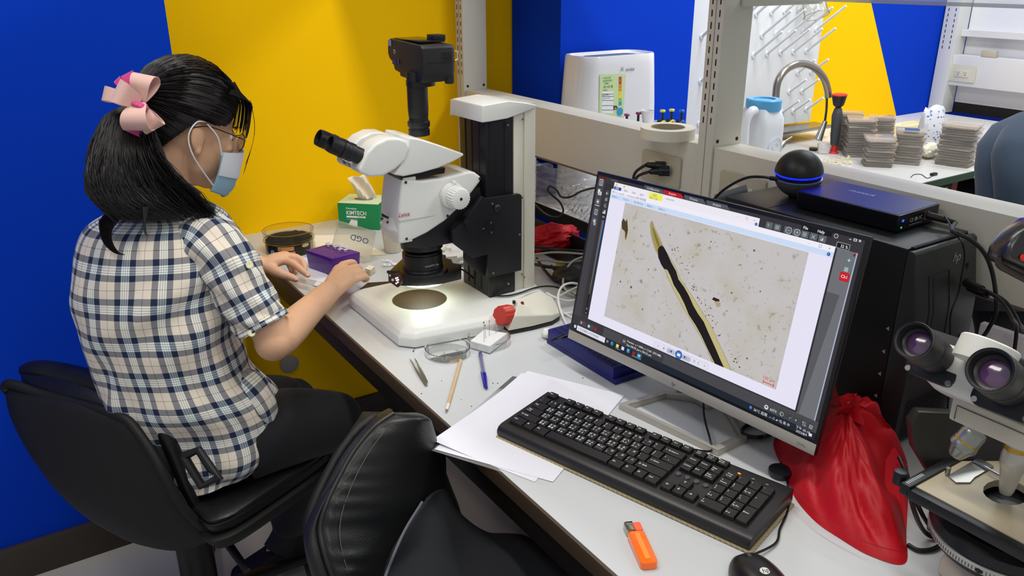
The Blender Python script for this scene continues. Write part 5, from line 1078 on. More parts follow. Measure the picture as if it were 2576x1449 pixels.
lab([(1543, 266), (1551, 266), (1554, 271), (1551, 276), (1543, 276)], mat('print_dark', '#39393c', .5), 'grade_arrow', 3)
def tx(t, a, b, s_, m=None, **k): p = ony(a, b, yd-.0018); text(t, s_, LF_ @ Matrix.Translation((p.x, p.z, .0012)), m or mat('print_dark', '#39393c', .5), dh, **k)
tx('威技電器', 1573, 179, .0088); tx('▣', 1561, 179, .014); tx('中 華 民 國', 1516, 199, .0062, mat('kim_green', '#0e8a4f', .5)); tx('能源效率標示', 1516, 206, .0062, mat('kim_green', '#0e8a4f', .5)); tx('除濕機', 1520, 212, .0052)
tx('約 107 度', 1518, 222, .0088); tx('年耗電量', 1516, 229, .0042); tx('產品 除濕機', 1515, 241, .0045); tx('型號 WDH-16EB', 1515, 249, .0040); tx('1級', 1544, 275, .0068, mat('print_white', '#eef2ee', .5)); tx('5', 1557.5, 205, .008, mat('print_white', '#eef2ee', .5)); tx('4', 1557.5, 226, .007, mat('print_white', '#eef2ee', .5)); tx('2', 1557.5, 257, .007, mat('print_white', '#eef2ee', .5)); tx('1', 1557.5, 268, .007, mat('print_white', '#eef2ee', .5))
# pipettes on a white stand, just their tops showing over the trunking
stc = onx(1660, 315, 1.02); D_p = DP(stc)
ps = thing('pipette_stand', 'white pipette carousel whose top shows over the trunking behind the tape', 'stand', (stc.x, stc.y, zr))
part('carousel', G().lathe([(.07, zr+.0005), (.07, zr+.02), (.015, zr+.03), (.015, stc.z-.03), (.075, stc.z-.012), (.078, stc.z-.002), (.06, stc.z+.004)], Matrix.Translation((stc.x, stc.y, 0)), 36), Mwh2, ps)
q = atd(1628, 292, D_p); part('funnel_top', G().lathe([(.012, -.022), (.013, -.010), (.019, .016), (.017, .016), (.010, -.004)], Matrix.Translation(q+V((0, 0, .0))), 24, cap=(1, 0)), Mwh2, ps)
for px_, py_, col, lb in ((1577, 291, '#8c2a5e', 'pipette with purple knob standing leftmost over the trunking'), (1606, 287, '#8c2a5e', 'pipette with purple knob right of the leftmost one'), (1667, 281, '#e6d64a', 'pipette with yellow knob standing left of its yellow twin'), (1690, 279, '#e6d64a', 'pipette with yellow knob standing beside the blue one'), (1715, 281, '#1f62c0', 'pipette with blue knob standing next to the white pegboard')):
    q = atd(px_, py_, D_p); t = thing('pipette', lb, 'pipette', (q.x, q.y, q.z-.2), group='pipettes on the white carousel')
    T_ = Matrix.Translation(q)
    part('plunger_knob', G().lathe([(.006, -.001), (.0078, .0005), (.0078, .004), (.006, .0055)], T_, 20), mat('knob'+col, col, .3), t)
    part('plunger_rod', G().lathe([(.0035, -.022), (.0035, -.001)], T_, 14), Msb, t)
    part('handle', G().lathe([(.008, -.20), (.012, -.12), (.013, -.040), (.009, -.024), (.004, -.022)], T_, 20), Msb, t)
    part('finger_rest', G().tube([q+V((-.018, .0, -.040)), q+V((-.012, 0, -.026)), q+V((0, 0, -.026)), q+V((.012, -.004, -.034))], .005, n=10), Msb, t)
    part('color_band', G().tube([q+V((-.014, -.008, -.030)), q+V((-.004, -.010, -.025)), q+V((.006, -.010, -.030))], .0028, n=8), mat('knob'+col, col, .3), t)
# tape roll on the trunking
tc_ = V((.752, 1.386, BZ1+.0006))
tp = thing('tape_roll', 'roll of cream masking tape lying on the trunking', 'tape', tuple(tc_))
T_ = Matrix.Translation(tc_)
Mtape = mat('tape_cream', '#ddd8c6', .6)
part('tape', G().lathe([(.0395, 0), (.0625, 0), (.0625, .0235), (.0395, .0235), (.0395, 0)], T_, 56, cap=(0, 0)), Mtape, tp)
part('core', G().lathe([(.0375, .0004), (.0393, .0004), (.0393, .0238), (.0375, .0238), (.0375, .0004)], T_, 56, cap=(0, 0)), mat('tape_core', '#a4987c', .7), tp)
# white jug with blue cap
jc = atd(1912, 320, 2.05)
jg = thing('white_jug', 'white plastic jug with a light blue screw cap behind the trunking', 'jug', (jc.x, jc.y, zr))
jt = atd(1925, 262, 2.05).z
Mjug = mat('jug_white', '#eef2f8', .35)
jw = .092
rs = [[(jc.x+p[0], jc.y+p[1], z) for p in rrect(jw*f, jw*f, .02*f, 6)] for z, f in ((zr+.0005, .96), (zr+.01, 1), (jt-.055, 1), (jt-.03, .97), (jt-.012, .80), (jt-.004, .72))]
part('body', G().rings(rs, (1, 1)), Mjug, jg, angle=40)
part('handle', G().tube([(jc.x-.075, jc.y-.02, jt-.085), (jc.x-.078, jc.y-.02, jt-.03), (jc.x-.060, jc.y-.02, jt-.006), (jc.x-.035, jc.y-.01, jt-.010)], .011, n=12), Mjug, jg)
part('cap', G().lathe([(.042, jt-.010), (.043, jt-.006), (.043, jt+.014), (.040, jt+.017), (.028, jt+.017), (.026, jt+.013)], Matrix.Translation((jc.x+.004, jc.y, 0)), 40), mat('cap_blue', '#5db2e6', .4), jg)
for r in (.027, .023): part('embossed_ring', G().tube([(jc.x+.008+r*math.cos(a), jc.y-jw/2-.0006, jt-.10+r*math.sin(a)) for a in [2*PI*i/20 for i in range(20)]], .0008, n=5, closed=True), Mjug, jg)
part('embossed_face', G().tube([(jc.x-.004, jc.y-jw/2-.0006, jt-.118), (jc.x+.004, jc.y-jw/2-.0008, jt-.108), (jc.x-.002, jc.y-jw/2-.0008, jt-.095), (jc.x+.010, jc.y-jw/2-.0008, jt-.086), (jc.x+.020, jc.y-jw/2-.0006, jt-.096)], .001, n=5), Mjug, jg)
# pegboard on the wall
yb = 2.30
pbL, pbR = ony(1743, 5, yb).x, ony(2052, 200, yb).x
pg = thing('drying_rack', 'white wall drying rack with rows of slanting pegs over the sink', 'drying rack', ((pbL+pbR)/2, yb, ony(1900, 310, yb).z))
zb1 = ony(2045, 303, yb).z
Mpeg = mat('peg_white', '#e2e3e4', .35)
part('back_board', G().box((pbL, yb, zb1), (pbR, yb+.03, 1.75)), Mpeg, pg, bevel=.004)
part('side_strip', G().box((pbL-.014, yb+.005, zb1), (pbL-.0005, 2.3795, 1.75)), Mpeg, pg, bevel=.002)
part('drip_tray', G().box((pbL+.10, yb-.10, zb1-.018), (pbR+.02, yb-.0005, zb1-.004)), mat('steel', '#a2a19d', .28, .9), pg, bevel=.003)
pegs = [((1895, 140), 1), ((1929, 136), 1), ((1963, 133), 1), ((1995, 131), 1), ((2028, 129), 1), ((1916, 90), 1), ((1952, 86), 1), ((1986, 84), 1), ((2020, 79), 1), ((2053, 75), 1), ((1902, 36), 1), ((1940, 32), 1), ((1974, 30), 1), ((2010, 27), 1), ((2044, 24), 1), ((1887, 30), 1), ((2006, 183), 0), ((2040, 181), 0), ((1985, 231), 0), ((2017, 230), 0), ((1995, 280), 0), ((2028, 275), 0), ((1967, 283), 0), ((1765, 93), 0), ((1762, 206), 0), ((1758, 312), 0)]
for i, ((a, b), lg) in enumerate(pegs):
    q = ony(a, b, yb); tip = V((.010, -.120, .098) if lg else (.004, -.075, .058))
    pe_ = part('peg', G().cyl(q, q+tip, .0058, .0050, n=12), Mpeg, pg)
    part('peg_base', G().cyl(q+V((0, -.0002, 0)), q+V((0, -.006, 0)), .0125, .010, n=16), Mpeg, pe_)
qg = ony(2050, 18, yb-.07)
bk = thing('hanging_beaker', 'clear glass beaker hanging upside down on the top pegs', 'beaker', tuple(qg))
part('glass', G().lathe([(.050, -.035), (.046, -.02), (.044, .06), (.0435, .06), (.043, -.02)], axisframe(qg, (.1, .45, .9)), 36, cap=(0, 0)), clearmat('beaker_clear', (.93, .93, .9), glossy=.9, opacity=.10), bk)
part('rim', G().tube([axisframe(qg, (.1, .45, .9)) @ V((.050*math.cos(a), .050*math.sin(a), -.035)) for a in [2*PI*i/28 for i in range(28)]], .0014, n=6, closed=True), clearmat('beaker_rim', (.7, .7, .66), glossy=1, opacity=.5, milk='#c9c4b4'), bk)
# faucet
yf_ = 2.05
fa = thing('faucet', 'brushed steel goose-neck faucet with a pull-out spray head', 'faucet', tuple(ony(1950, 330, yf_)))
Mfa = mat('faucet_steel', '#9a958c', .3, .85)
arc = [ony(a, b, yf_) for a, b in ((1952, 370), (1952, 300), (1952, 235), (1960, 198), (1982, 172), (2015, 160), (2048, 170), (2072, 196), (2082, 225), (2084, 244))]
part('neck', G().tube([(arc[0].x, yf_, zr+.001)]+arc, .0135, n=16), Mfa, fa)
part('pull_cord', G().tube([ony(2080, 242, yf_), ony(2079, 275, yf_), ony(2074, 312, yf_)], .0045, n=8), mat('cord_dark', '#4c4a46', .4, .6), fa)
part('spray_head', G().cyl(ony(2076, 305, yf_), ony(2058, 352, yf_), .009, .0155, n=18), Mst, fa)
part('lever', G().cyl(ony(1968, 360, yf_), ony(1992, 345, yf_), .005, .004), Mst, fa)
part('lever_base', G().cyl(ony(1958, 375, yf_), ony(1972, 358, yf_), .013, n=16), Mst, fa)
# red and grey hand tool standing on its base
yt = 2.0
to_ = thing('rubber_tool', 'grey and red hand tool with a black suction cup on top', 'tool', tuple(ony(2095, 388, yt)))
Mgr = mat('tool_grey', '#3e4044', .5); Mrd = mat('tool_red', '#cc2a22', .45)
ax0, ax1 = ony(2096, 386, yt), ony(2112, 240, yt); Lh = (ax1-ax0).length; TFm = axisframe(ax0, ax1-ax0)
part('red_base', G().lathe([(.020, 0), (.020, .005), (.013, .010), (.013, .035)], TFm, 20), Mrd, to_)
part('grip', G().lathe([(.014, .035), (.017, .06), (.019, Lh*.50), (.021, Lh*.66), (.014, Lh*.78), (.009, Lh*.80)], TFm, 20), Mgr, to_)
part('red_panel', G().tube([TFm @ V(p) for p in ((-.0145, .010, Lh*.40), (-.0155, .010, Lh*.55), (-.013, .010, Lh*.68))], .0085, n=10), Mrd, to_)
part('suction_cup', G().lathe([(.010, Lh*.80), (.020, Lh*.84), (.027, Lh*.97), (.028, Lh)], TFm, 28), Msb, to_)
part('cup_rim', G().lathe([(.0285, Lh), (.0290, Lh+.004), (.022, Lh+.006)], TFm, 28), Mrd, to_)
# stacks of clear boxes with soil
Mbx = clearmat('box_clear', (.95, .93, .90), glossy=.35, opacity=.22, milk='#e6e0d8')
Msoil2 = [mat('soil_brown%d' % i, c_, .95, bump=.6, bscale=200, var=.35, vscale=90) for i, c_ in enumerate(('#8d7f70', '#77675a', '#a3978a'))]
q = random.Random(11)
def stack(px_, py_, n, w_, h_, rz, where, z0=zr+.0006):
    b = onz(px_, py_, zr); ords = ['bottom', 'second', 'third', 'fourth', 'fifth', 'sixth', 'seventh', 'eighth', 'ninth']
    for i in range(n):
        z = z0+i*(h_+.0012); r_ = rz+q.uniform(-.07, .07); M = Matrix.Translation((b.x+q.uniform(-.003, .003), b.y+w_/2+q.uniform(-.003, .003), z)) @ Matrix.Rotation(r_, 4, 'Z')
        if i == n-1: lb = 'topmost soil box, '+where
        elif i == 0: lb = 'bottom soil box, '+where
        else: lb = ords[i]+' soil box from the bottom, '+where
        t = thing('soil_box', lb, 'box', M=M, group='clear boxes of brown soil')
        m0 = Msoil2[q.randrange(3)]
        g = G(); lo = [(x, y, .001) for x, y in rrect(w_*.92, w_*.92, .006, 2)]; hi = [(x, y, h_*q.uniform(.22, .46)+.0022*math.sin(k*2.3+i)) for k, (x, y) in enumerate(rrect(w_*.95, w_*.95, .006, 2))]
        g.rings([lo, hi], (1, 1)); part('soil', g, m0, t, world=False)
        part('shell', G().rings([[(x, y, 0) for x, y in rrect(w_*.93, w_*.93, .008, 2)], [(x, y, h_*.8) for x, y in rrect(w_, w_, .008, 2)]], (1, 0)), Mbx, t, world=False)
        part('lid', G().rings([[(x, y, h_*.76) for x, y in rrect(w_*1.012, w_*1.012, .008, 2)], [(x, y, h_*.98) for x, y in rrect(w_*1.012, w_*1.012, .008, 2)], [(x, y, h_) for x, y in rrect(w_*.98, w_*.98, .008, 2)]], (0, 1)), Mbx, t, world=False)
    return b
stack(2236, 421, 6, .100, .0165, .75, 'shortest stack standing foremost')
stack(2308, 414, 6, .098, .0195, .60, 'stack touching the white bag')
stack(2185, 396, 8, .105, .0170, .75, 'tall stack right of the red tool')
stack(2150, 378, 8, .105, .0170, .70, 'tallest stack just behind the red tool')
stack(2235, 372, 7, .095, .0160, .70, 'rear stack against the yellow wall')
stack(2443, 420, 8, .120, .0180, .25, 'stack next to the dark shirt')
bt = onz(2300, 414, zr); part('blue_sticker', G().box((-.03, -.03, .0203), (.02, .02, .0207)), mat('sticker_navy', '#36507e', .5), [o for o in bpy.data.objects if o.get('label') == 'topmost soil box, stack touching the white bag'][0], world=False)
# tray of cream tips
tb = onz(2262, 345, zr)
tt = thing('tip_tray', 'cream toothed plastic tray standing behind the clear boxes', 'tray', (tb.x, tb.y+.1, zr))
part('tray', G().box((tb.x-.02, tb.y-.02, zr+.0005), (tb.x+.16, tb.y+.05, zr+.05)), mat('tray_cream', '#e6dcae', .5), tt, bevel=.003)
for i in range(12): part('tooth', G().cyl((tb.x-.012+i*.0135, tb.y-.012, zr+.05), (tb.x-.012+i*.0135, tb.y-.012, zr+.062), .005, .002, n=8), mat('tray_cream', '#e6dcae', .5), tt)
# white paper bag with blue print
bb = onz(2352, 398, zr)
bg = thing('paper_bag', 'white paper bag printed with blue marks standing on the side table', 'bag', (bb.x, bb.y+.04, zr))
def bagmat():
    m = mat('bag_paper', '#e4e5ea', .5); nt = m.node_tree; b = nt.nodes['Principled BSDF']; tc = nt.nodes.new('ShaderNodeTexCoord'); v = nt.nodes.new('ShaderNodeTexVoronoi'); v.inputs['Scale'].default_value = 48
    mp = nt.nodes.new('ShaderNodeMapping'); mp.inputs['Scale'].default_value = (1, 1, 1.5); mp.inputs['Rotation'].default_value = (0, .4, .3); nt.links.new(tc.outputs['Object'], mp.inputs[0]); nt.links.new(mp.outputs[0], v.inputs[0])
    r = nt.nodes.new('ShaderNodeMapRange'); r.inputs[1].default_value = .26; r.inputs[2].default_value = .30; nt.links.new(v.outputs['Distance'], r.inputs[0])
    x = nt.nodes.new('ShaderNodeMix'); x.data_type = 'RGBA'; x.inputs[6].default_value = lin('#6f83bd'); x.inputs[7].default_value = lin('#e4e5ea'); nt.links.new(r.outputs[0], x.inputs[0]); nt.links.new(x.outputs[2], b.inputs['Base Color']); return m
rs = []
for k, (z, w_, d_) in enumerate(((0.0005, .10, .07), (.03, .115, .08), (.09, .12, .075), (.13, .13, .06), (.165, .135, .045), (.185, .11, .03))):
    n = 20; rs.append([(bb.x+.02+w_/2*math.cos(a)*(1+.06*math.sin(5*a+k)), bb.y+.05+d_/2*math.sin(a)*(1+.12*math.sin(4*a+2*k)), zr+z+.006*math.sin(3*a+k)*(k > 3)) for a in [2*PI*i/n for i in range(n)]])
part('bag_body', G().rings(rs, (1, 1)), bagmat(), bg, angle=20)
part('crumpled_foot', crumple((bb.x-.015, bb.y+.015, zr+.030), (.05, .03, .026), 4, 22, 14, .4), mat('plastic_cream', '#ebe6cf', .3, coat=.4), bg)
# small bits on the sink bench
q = random.Random(5); g = G()
for i in range(26):
    c_ = onz(q.uniform(2070, 2140), q.uniform(396, 412), zr+.002+q.uniform(0, .01)); s_ = q.uniform(.004, .009); a = q.uniform(0, 6)
    g.add([c_+V((math.cos(a)*s_, math.sin(a)*s_, -.0)), c_+V((math.cos(a+2)*s_, math.sin(a+2)*s_, 0)), c_+V((math.cos(a+4)*s_, math.sin(a+4)*s_, 0)), c_+V((0, 0, s_*1.2))], [(0, 1, 2), (0, 1, 3), (1, 2, 3), (2, 0, 3)])
solo('peanut_shells', 'heap of small cream fragments beside the red tool foot', 'fragments', g, mat('fragment', '#e2cfa0', .7), kind='stuff', flat=True)
q_ = onz(2072, 385, zr+.001); solo('clear_cup', 'small clear cup standing left of the red tool', 'cup', G().lathe([(.022, 0), (.028, .035), (.0275, .035), (.0215, .001)], Matrix.Translation(q_), 28), clearmat('cup2_clear', (.95, .95, .96), glossy=1, opacity=.25))
q_ = onz(2046, 378, zr+.001); solo('dark_lens_cap', 'small black round part lying by the faucet', 'part', G().lathe([(.016, 0), (.017, .010), (.013, .011)], Matrix.Translation(q_), 24), Msb)
q_ = [onz(a, b, zr+.0015) for a, b in ((2291, 446), (2300, 439), (2318, 439), (2332, 448), (2345, 443))]
ep = thing('earphone', 'thin dark cord with a small black plug lying on the sink bench', 'earphone', tuple(q_[0])); part('cord', G().tube(q_, .0012, n=6), Mcab, ep); part('plug', G().cbox(onz(2349, 438, zr+.005), (.028, .014, .009)), Msb, ep, bevel=.002)
# plastic bag, tilted black tray edge, red cloth and cables at the back of the near bench
def film(name, label, cat, px, Y, m, seed, amp=.012, n=26, thick=.0005):
    q = random.Random(seed); c4 = [ony(a, b, Y) for a, b in px]; ph = [(q.uniform(5, 26), q.uniform(5, 26), q.uniform(0, 6)) for _ in range(8)]
    rows = []
    for i in range(n+1):
        r_ = []
        for j in range(n+1):
            u, v = i/n, j/n; p = (c4[0]*(1-u)+c4[1]*u)*(1-v)+(c4[3]*(1-u)+c4[2]*u)*v
            d = sum(abs(math.sin(a*u+b*v+c_)) for a, b, c_ in ph)/8-.6; r_.append(p+V((d*amp*1.5, -d*amp*4, d*amp*2)))
        rows.append(r_)
    g = G().rings(rows, (0, 0), closed=False); o = solo(name, label, cat, g, m, angle=70); return o
film('plastic_bag', 'crumpled clear plastic bag heaped behind the microscope column', 'bag', [(1338, 402), (1505, 452), (1488, 560), (1345, 505)], 1.78, clearmat('film_clear', (.96, .96, .97), glossy=2.2, opacity=.24, rough=.12, milk='#dfe0e4'), 3, .012)
film('plastic_wrap', 'second crumpled clear plastic wrap under the black power cable', 'wrap', [(1400, 455), (1500, 480), (1480, 560), (1430, 530)], 1.70, clearmat('film_clear'), 9, .010)
bt_ = thing('cable_tray', 'black cable tray edge running diagonally behind the microscope column', 'tray', (.70, 1.85, Zt))
tA, tB = onz(1338, 528, Zt+.045), onz(1480, 590, Zt+.045); tA = V((.700, 2.28, Zt)); tB = V((.700, 1.32, Zt))
part('tray_wall', G().box((.742, 1.32, Zt+.0006), (.748, 2.28, Zt+.048)), Msb, bt_, bevel=.001)
part('tray_floor', G().box((.66, 1.32, Zt+.0006), (.7415, 2.28, Zt+.004)), Msb, bt_)
Mredc = mat('red_nylon', '#b80f1e', .5, spec=.35, bump=.06, bscale=700)
rc = crumple(onz(1385, 600, Zt+.03), (.085, .05, .035), 21, 40, 26, .55)
solo('red_cloth', 'red cloth stuffed behind the white microscope housing', 'cloth', rc, Mredc, angle=60)
# cable tangle
Mgc = mat('cable_grey', '#a9a594', .5); Mwc = mat('cable_white', '#e3e3e0', .45)
tang = [('grey_cable', 'long beige cable running level over the tangle behind the column', [(1345, 640, .05), (1390, 635, .05), (1430, 636, .05), (1475, 640, .045)], .003, Mgc),
 ('grey_cable', 'grey cable just under the beige one, behind the yellow tag', [(1345, 655, .035), (1375, 655, .04), (1420, 661, .04), (1470, 655, .035)], .003, mat('cable_mid', '#8c8d8e', .5)),
 ('grey_cable', 'beige cable bending down from the monitor edge behind the white leads', [(1480, 642, .05), (1440, 658, .045), (1420, 690, .03), (1418, 720, .02), (1435, 740, .01), (1450, 745, .006)], .003, Mgc),
 ('white_cable', 'white cable looping high beside the monitor left edge', [(1470, 720, .03), (1440, 712, .05), (1415, 720, .05), (1404, 745, .035), (1410, 780, .02), (1425, 815, .008), (1440, 835, .006)], .0027, Mwc),
 ('white_cable', 'white lead with a plug pointing at the microscope base', [(1375, 737, .028), (1400, 750, .025), (1430, 757, .014), (1470, 750, .01)], .0027, Mwc),
 ('white_cable', 'lower white lead curling behind the control box', [(1380, 775, .006), (1382, 762, .012), (1395, 752, .02), (1425, 735, .03), (1460, 718, .03)], .0025, Mwc),
 ('white_cable', 'white lead lying flat between control box and monitor', [(1400, 790, .006), (1425, 788, .006), (1455, 785, .006)], .0025, Mwc),
 ('white_cable', 'short white lead bending down beside the monitor corner', [(1405, 760, .006), (1412, 780, .006), (1432, 795, .006), (1450, 800, .006)], .0022, Mwc),
 ('black_cable', 'thick black cable looping under the yellow tag', [(1350, 650, .03), (1370, 680, .02), (1395, 705, .008), (1415, 705, .006), (1408, 690, .012), (1385, 668, .03)], .004, Mcab),
 ('black_cable', 'black cable crossing above the beige one behind the column', [(1345, 622, .05), (1385, 626, .055), (1430, 630, .05), (1475, 633, .04)], .0045, Mcab),
 ('black_cable', 'black cable running low through the tangle beside the monitor', [(1345, 665, .02), (1385, 672, .03), (1430, 675, .03), (1470, 672, .02)], .0045, Mcab)]
for nm, lb, pts, r, m in tang: cab(nm, lb, [onz(a, b, Zt+h) for a, b, h in pts], r, m, group='cables tangled behind the microscope')
yt_ = thing('cable_tag', 'yellow warning tag hanging on the tangled cables', 'tag', tuple(onz(1405, 670, Zt+.03)))
part('tag', G().prism([(0, 0), (.022, -.002), (.024, -.03), (.004, -.032)], 0, .0008, frame(onz(1397, 655, Zt+.045), (.8, -.6, 0), (0, 0, 1), (-.6, -.8, 0))), mat('tag_yellow', '#d8c81c', .5), yt_)
solo('dark_lump', 'dark power adapters lying behind the yellow tag', 'adapter', crumple(onz(1440, 690, Zt+.022), (.05, .05, .020), 31, 24, 14, .3), mat('adapter_black', '#15151a', .5))
cab('power_cord', 'black power cord looping in front of the clear plastic bag', [ony(1345, 515, 1.66), ony(1375, 540, 1.64), ony(1405, 545, 1.62), ony(1417, 530, 1.62), ony(1408, 508, 1.62), ony(1390, 492, 1.62), ony(1378, 478, 1.62), ony(1384, 468, 1.62), ony(1400, 478, 1.61), ony(1412, 495, 1.60), ony(1436, 495, 1.58), ony(1460, 482, 1.55), ony(1488, 474, 1.50), ony(1515, 470, 1.45)], .0026, Mcab)
# plugs in the middle socket
pl = thing('power_plugs', 'two black power plugs in the beige socket plate above the monitor', 'plug', tuple(onx(1650, 430, .745)))
for (a, b), (c_, d_), (e, f_) in (((1672, 420), (1626, 414), (1600, 432)), ((1684, 430), (1634, 432), (1604, 444))):
    A_ = onx(a, b, .748); B_ = onx(c_, d_, .712)
    part('plug_head', G().cyl(A_, A_.lerp(B_, .55), .013, .011, n=16), Msb, pl, bevel=.002)
    part('plug_neck', G().cyl(A_.lerp(B_, .55), B_, .0085, .006, n=12), Msb, pl)
    part('cord', G().tube([B_, onx(e, f_, .70), onx(e-8, f_+25, .70), onx(e-10, f_+70, .70)], .0035), Mcab, pl)
part('adapter_cable', G().cyl(onx(1880, 478, .70), onx(1800, 500, .66), .012, .009, n=12), mat('adapter_grey', '#5d6066', .5), thing('grey_plug', 'grey cable plug lying behind the computer tower corner', 'plug', tuple(onx(1840, 490, .68))))
# beige reeds: pale side panel seen under the trunking beside the upright
part('end_panel', G().box((.846, 2.06, zr+.001), (.852, 2.324, 1.10)), mat('board_white', '#dcdde0', .5), rb)
# ================================================================ compound microscope at the right edge
cmx = thing('compound_microscope', 'cream compound microscope with two black eyepieces at the right edge', 'microscope', (.40, .35, Zt))
Mcr = mat('scope2_cream', '#cfc7b2', .42, bump=.03, bscale=900); Mw3 = mat('scope2_white', '#d9d9d2', .35)
E1, E2 = atd(2298, 855, .81), atd(2490, 930, .755)
mid = (E1+E2)/2; Wd = (E2-E1); Wd.z = 0; Wd.normalize()
Ax = V((Wd.y*-1, Wd.x, 0)); Ax = Ax if Ax.x > 0 else -Ax
Ax = (Ax*math.cos(math.radians(32))-V((0, 0, math.sin(math.radians(32))))).normalized(); Nn = Wd.cross(Ax); Nn = Nn if Nn.z > 0 else -Nn
for k, (e_, r) in enumerate(((E1, .0190), (E2, .0215))):
    F_ = axisframe(e_+Ax*.062, -Ax); t = r
    ey = part('eyepiece', G().lathe([(r*.92, -.004), (r*.95, .0), (r*.95, .018), (r*.99, .019), (r*.99, .026), (r*.96, .0265), (r*.96, .030), (r*1.02, .034), (r*1.0, .055), (r*.98, .061), (r*.93, .0625), (r*.86, .0615), (r*.80, .050), (r*.66, .048)][::1], F_, 48, cap=(1, 0)), mat('rubber_black', '#202022', .5), cmx)
    part('eyecup_rim', G().lathe([(r*.93, .0615), (r*.97, .0628), (r*1.0, .0612)], F_, 48, cap=(0, 0)), mat('rubber_grey', '#3b3c3e', .4), ey)
    part('inner_rim', G().lathe([(r*.80, .0505), (r*.70, .0490), (r*.62, .0488)], F_, 40, cap=(0, 0)), Msb, ey)
    part('lens', G().lathe([(r*.64, .0470), (r*.4, .0486), (.0001, .0492)], F_, 40), mat('lens_purple', '#5c3b62', .06, coat=1, spec=1), ey)
    part('flange', G().prism(rrect(r*2.75, r*2.75, .010), -.012, -.003, F_), Msb, cmx, bevel=.0015)
    for sx, sy in ((1, 1), (1, -1), (-1, 1), (-1, -1)): part('flange_screw', G().lathe([(.0032, -.0028), (.0028, -.0022)], F_ @ Matrix.Translation((sx*r*1.13, sy*r*1.13, 0)), 14), Mst, cmx)
    n = 8
    part('tube_arm', G().rings([[F_ @ V((p[0], p[1], -.0122)) for p in rrect(r*2.5, r*2.5, .010)], [F_ @ V((p[0], p[1], -.030)) for p in rrect(r*2.7, r*2.5, .012)], [F_ @ V((p[0]*.9, p[1]*.9, -.075)) for p in rrect(r*2.7, r*2.5, .014)]], (1, 1)), Mw3, cmx, angle=40)
text('10x/22', .0055, axisframe(E1+Ax*.062, -Ax) @ Matrix.Rotation(-2.2, 4, 'Z') @ Matrix.Translation((0, 0, .0225)) @ frame((.0189, 0, 0), (0, 1, 0), (0, 0, 1), (1, 0, 0)), mat('print_grey', '#b8b8bc', .5), cmx)
hc = mid+Ax*.105
part('head_body', G().rings([[hc+Wd*p[0]+Ax*p[1]+Nn*z for p in rrect(.125*f, .085*f, .03*f, 8)] for z, f in ((-.028, .6), (-.020, .86), (-.004, 1), (.014, 1), (.020, .93))], (1, 1)), Mw3, cmx, angle=40)
dc_ = onpl(2490, 872, mid+Ax*.075+Nn*.026, Nn)
part('pivot_disc', G().lathe([(.0275, -.02), (.0275, .002), (.0262, .0035), (.0001, .0038)], axisframe(dc_, Nn), 48), Mw3, cmx)
text('30', .009, axisframe(dc_, Nn) @ Matrix.Rotation(2.2, 4, 'Z') @ Matrix.Translation((-.005, -.024, .0042)), mat('print_dark', '#39393c', .5), cmx)
# arm block under the head
xa_ = onx(2396, 1030, .232)
A4 = [onx(a, b, .232) for a, b in ((2396, 996), (2396, 1060), (2700, 1190), (2700, 1095))]
y_hi = A4[0].y; y_lo = y_hi-.135
part('arm_block', G().box((.232, y_lo, A4[1].z), (.50, y_hi, A4[0].z)), Mcr, cmx, bevel=.004)
part('arm_panel_line', G().tube([(.2313, y_lo+.01, A4[0].z-.008), (.2313, y_hi-.007, A4[0].z-.008), (.2313, y_hi-.007, A4[1].z+.004)], .0006, n=4, sm=False), mat('seam_brown', '#5c5546', .6), cmx)
sh = onz(2532, 1238, .88)      # stage opening
nz = A4[1].z
part('nose_cone', G().lathe([(.030, nz-.040), (.050, nz-.022), (.053, nz-.0005)], Matrix.Translation((sh.x-.004, sh.y, 0)), 40), Mcr, cmx)
part('nose_ring', G().lathe([(.048, nz-.030), (.057, nz-.026), (.057, nz-.014), (.052, nz-.013)], Matrix.Translation((sh.x-.004, sh.y, 0)), 48), Msb, cmx)
def objective(p, q, r, m, label=None):
    p, q = V(p), V(q); L = (q-p).length
    o_ = part('objective', G().lathe([(r*.9, 0), (r, .004), (r, L*.45), (r*1.08, L*.5), (r*1.08, L*.62), (r*.9, L*.7), (r*.62, L*.95), (r*.5, L)], axisframe(p, q-p), 28), m, cmx)
    part('colour_ring', G().lathe([(r*1.02, L*.36), (r*1.02, L*.42)], axisframe(p, q-p), 28, cap=(0, 0)), mat('ring_amber', '#c9a23c', .3, .6), o_); return o_
Mos = mat('objective_steel', '#9fa39c', .25, .8); Mow = mat('objective_white', '#cfcdc4', .3, .4)
o1 = atd(2455, 1085, DP(sh)-.03); objective(o1, o1+V((-.012, .012, -.036)), .0145, Mos)
o2 = V((sh.x-.012, sh.y-.004, nz-.034)); objective(o2, o2+V((0, 0, -(nz-.034-.886))), .0135, Mow)
text('Leica', .009, frame(o2+V((-.0122, -.0070, -.022)), V((.55, -.83, 0)).normalized(), (0, 0, 1)), mat('print_dark', '#39393c', .5), cmx, shear=.3)
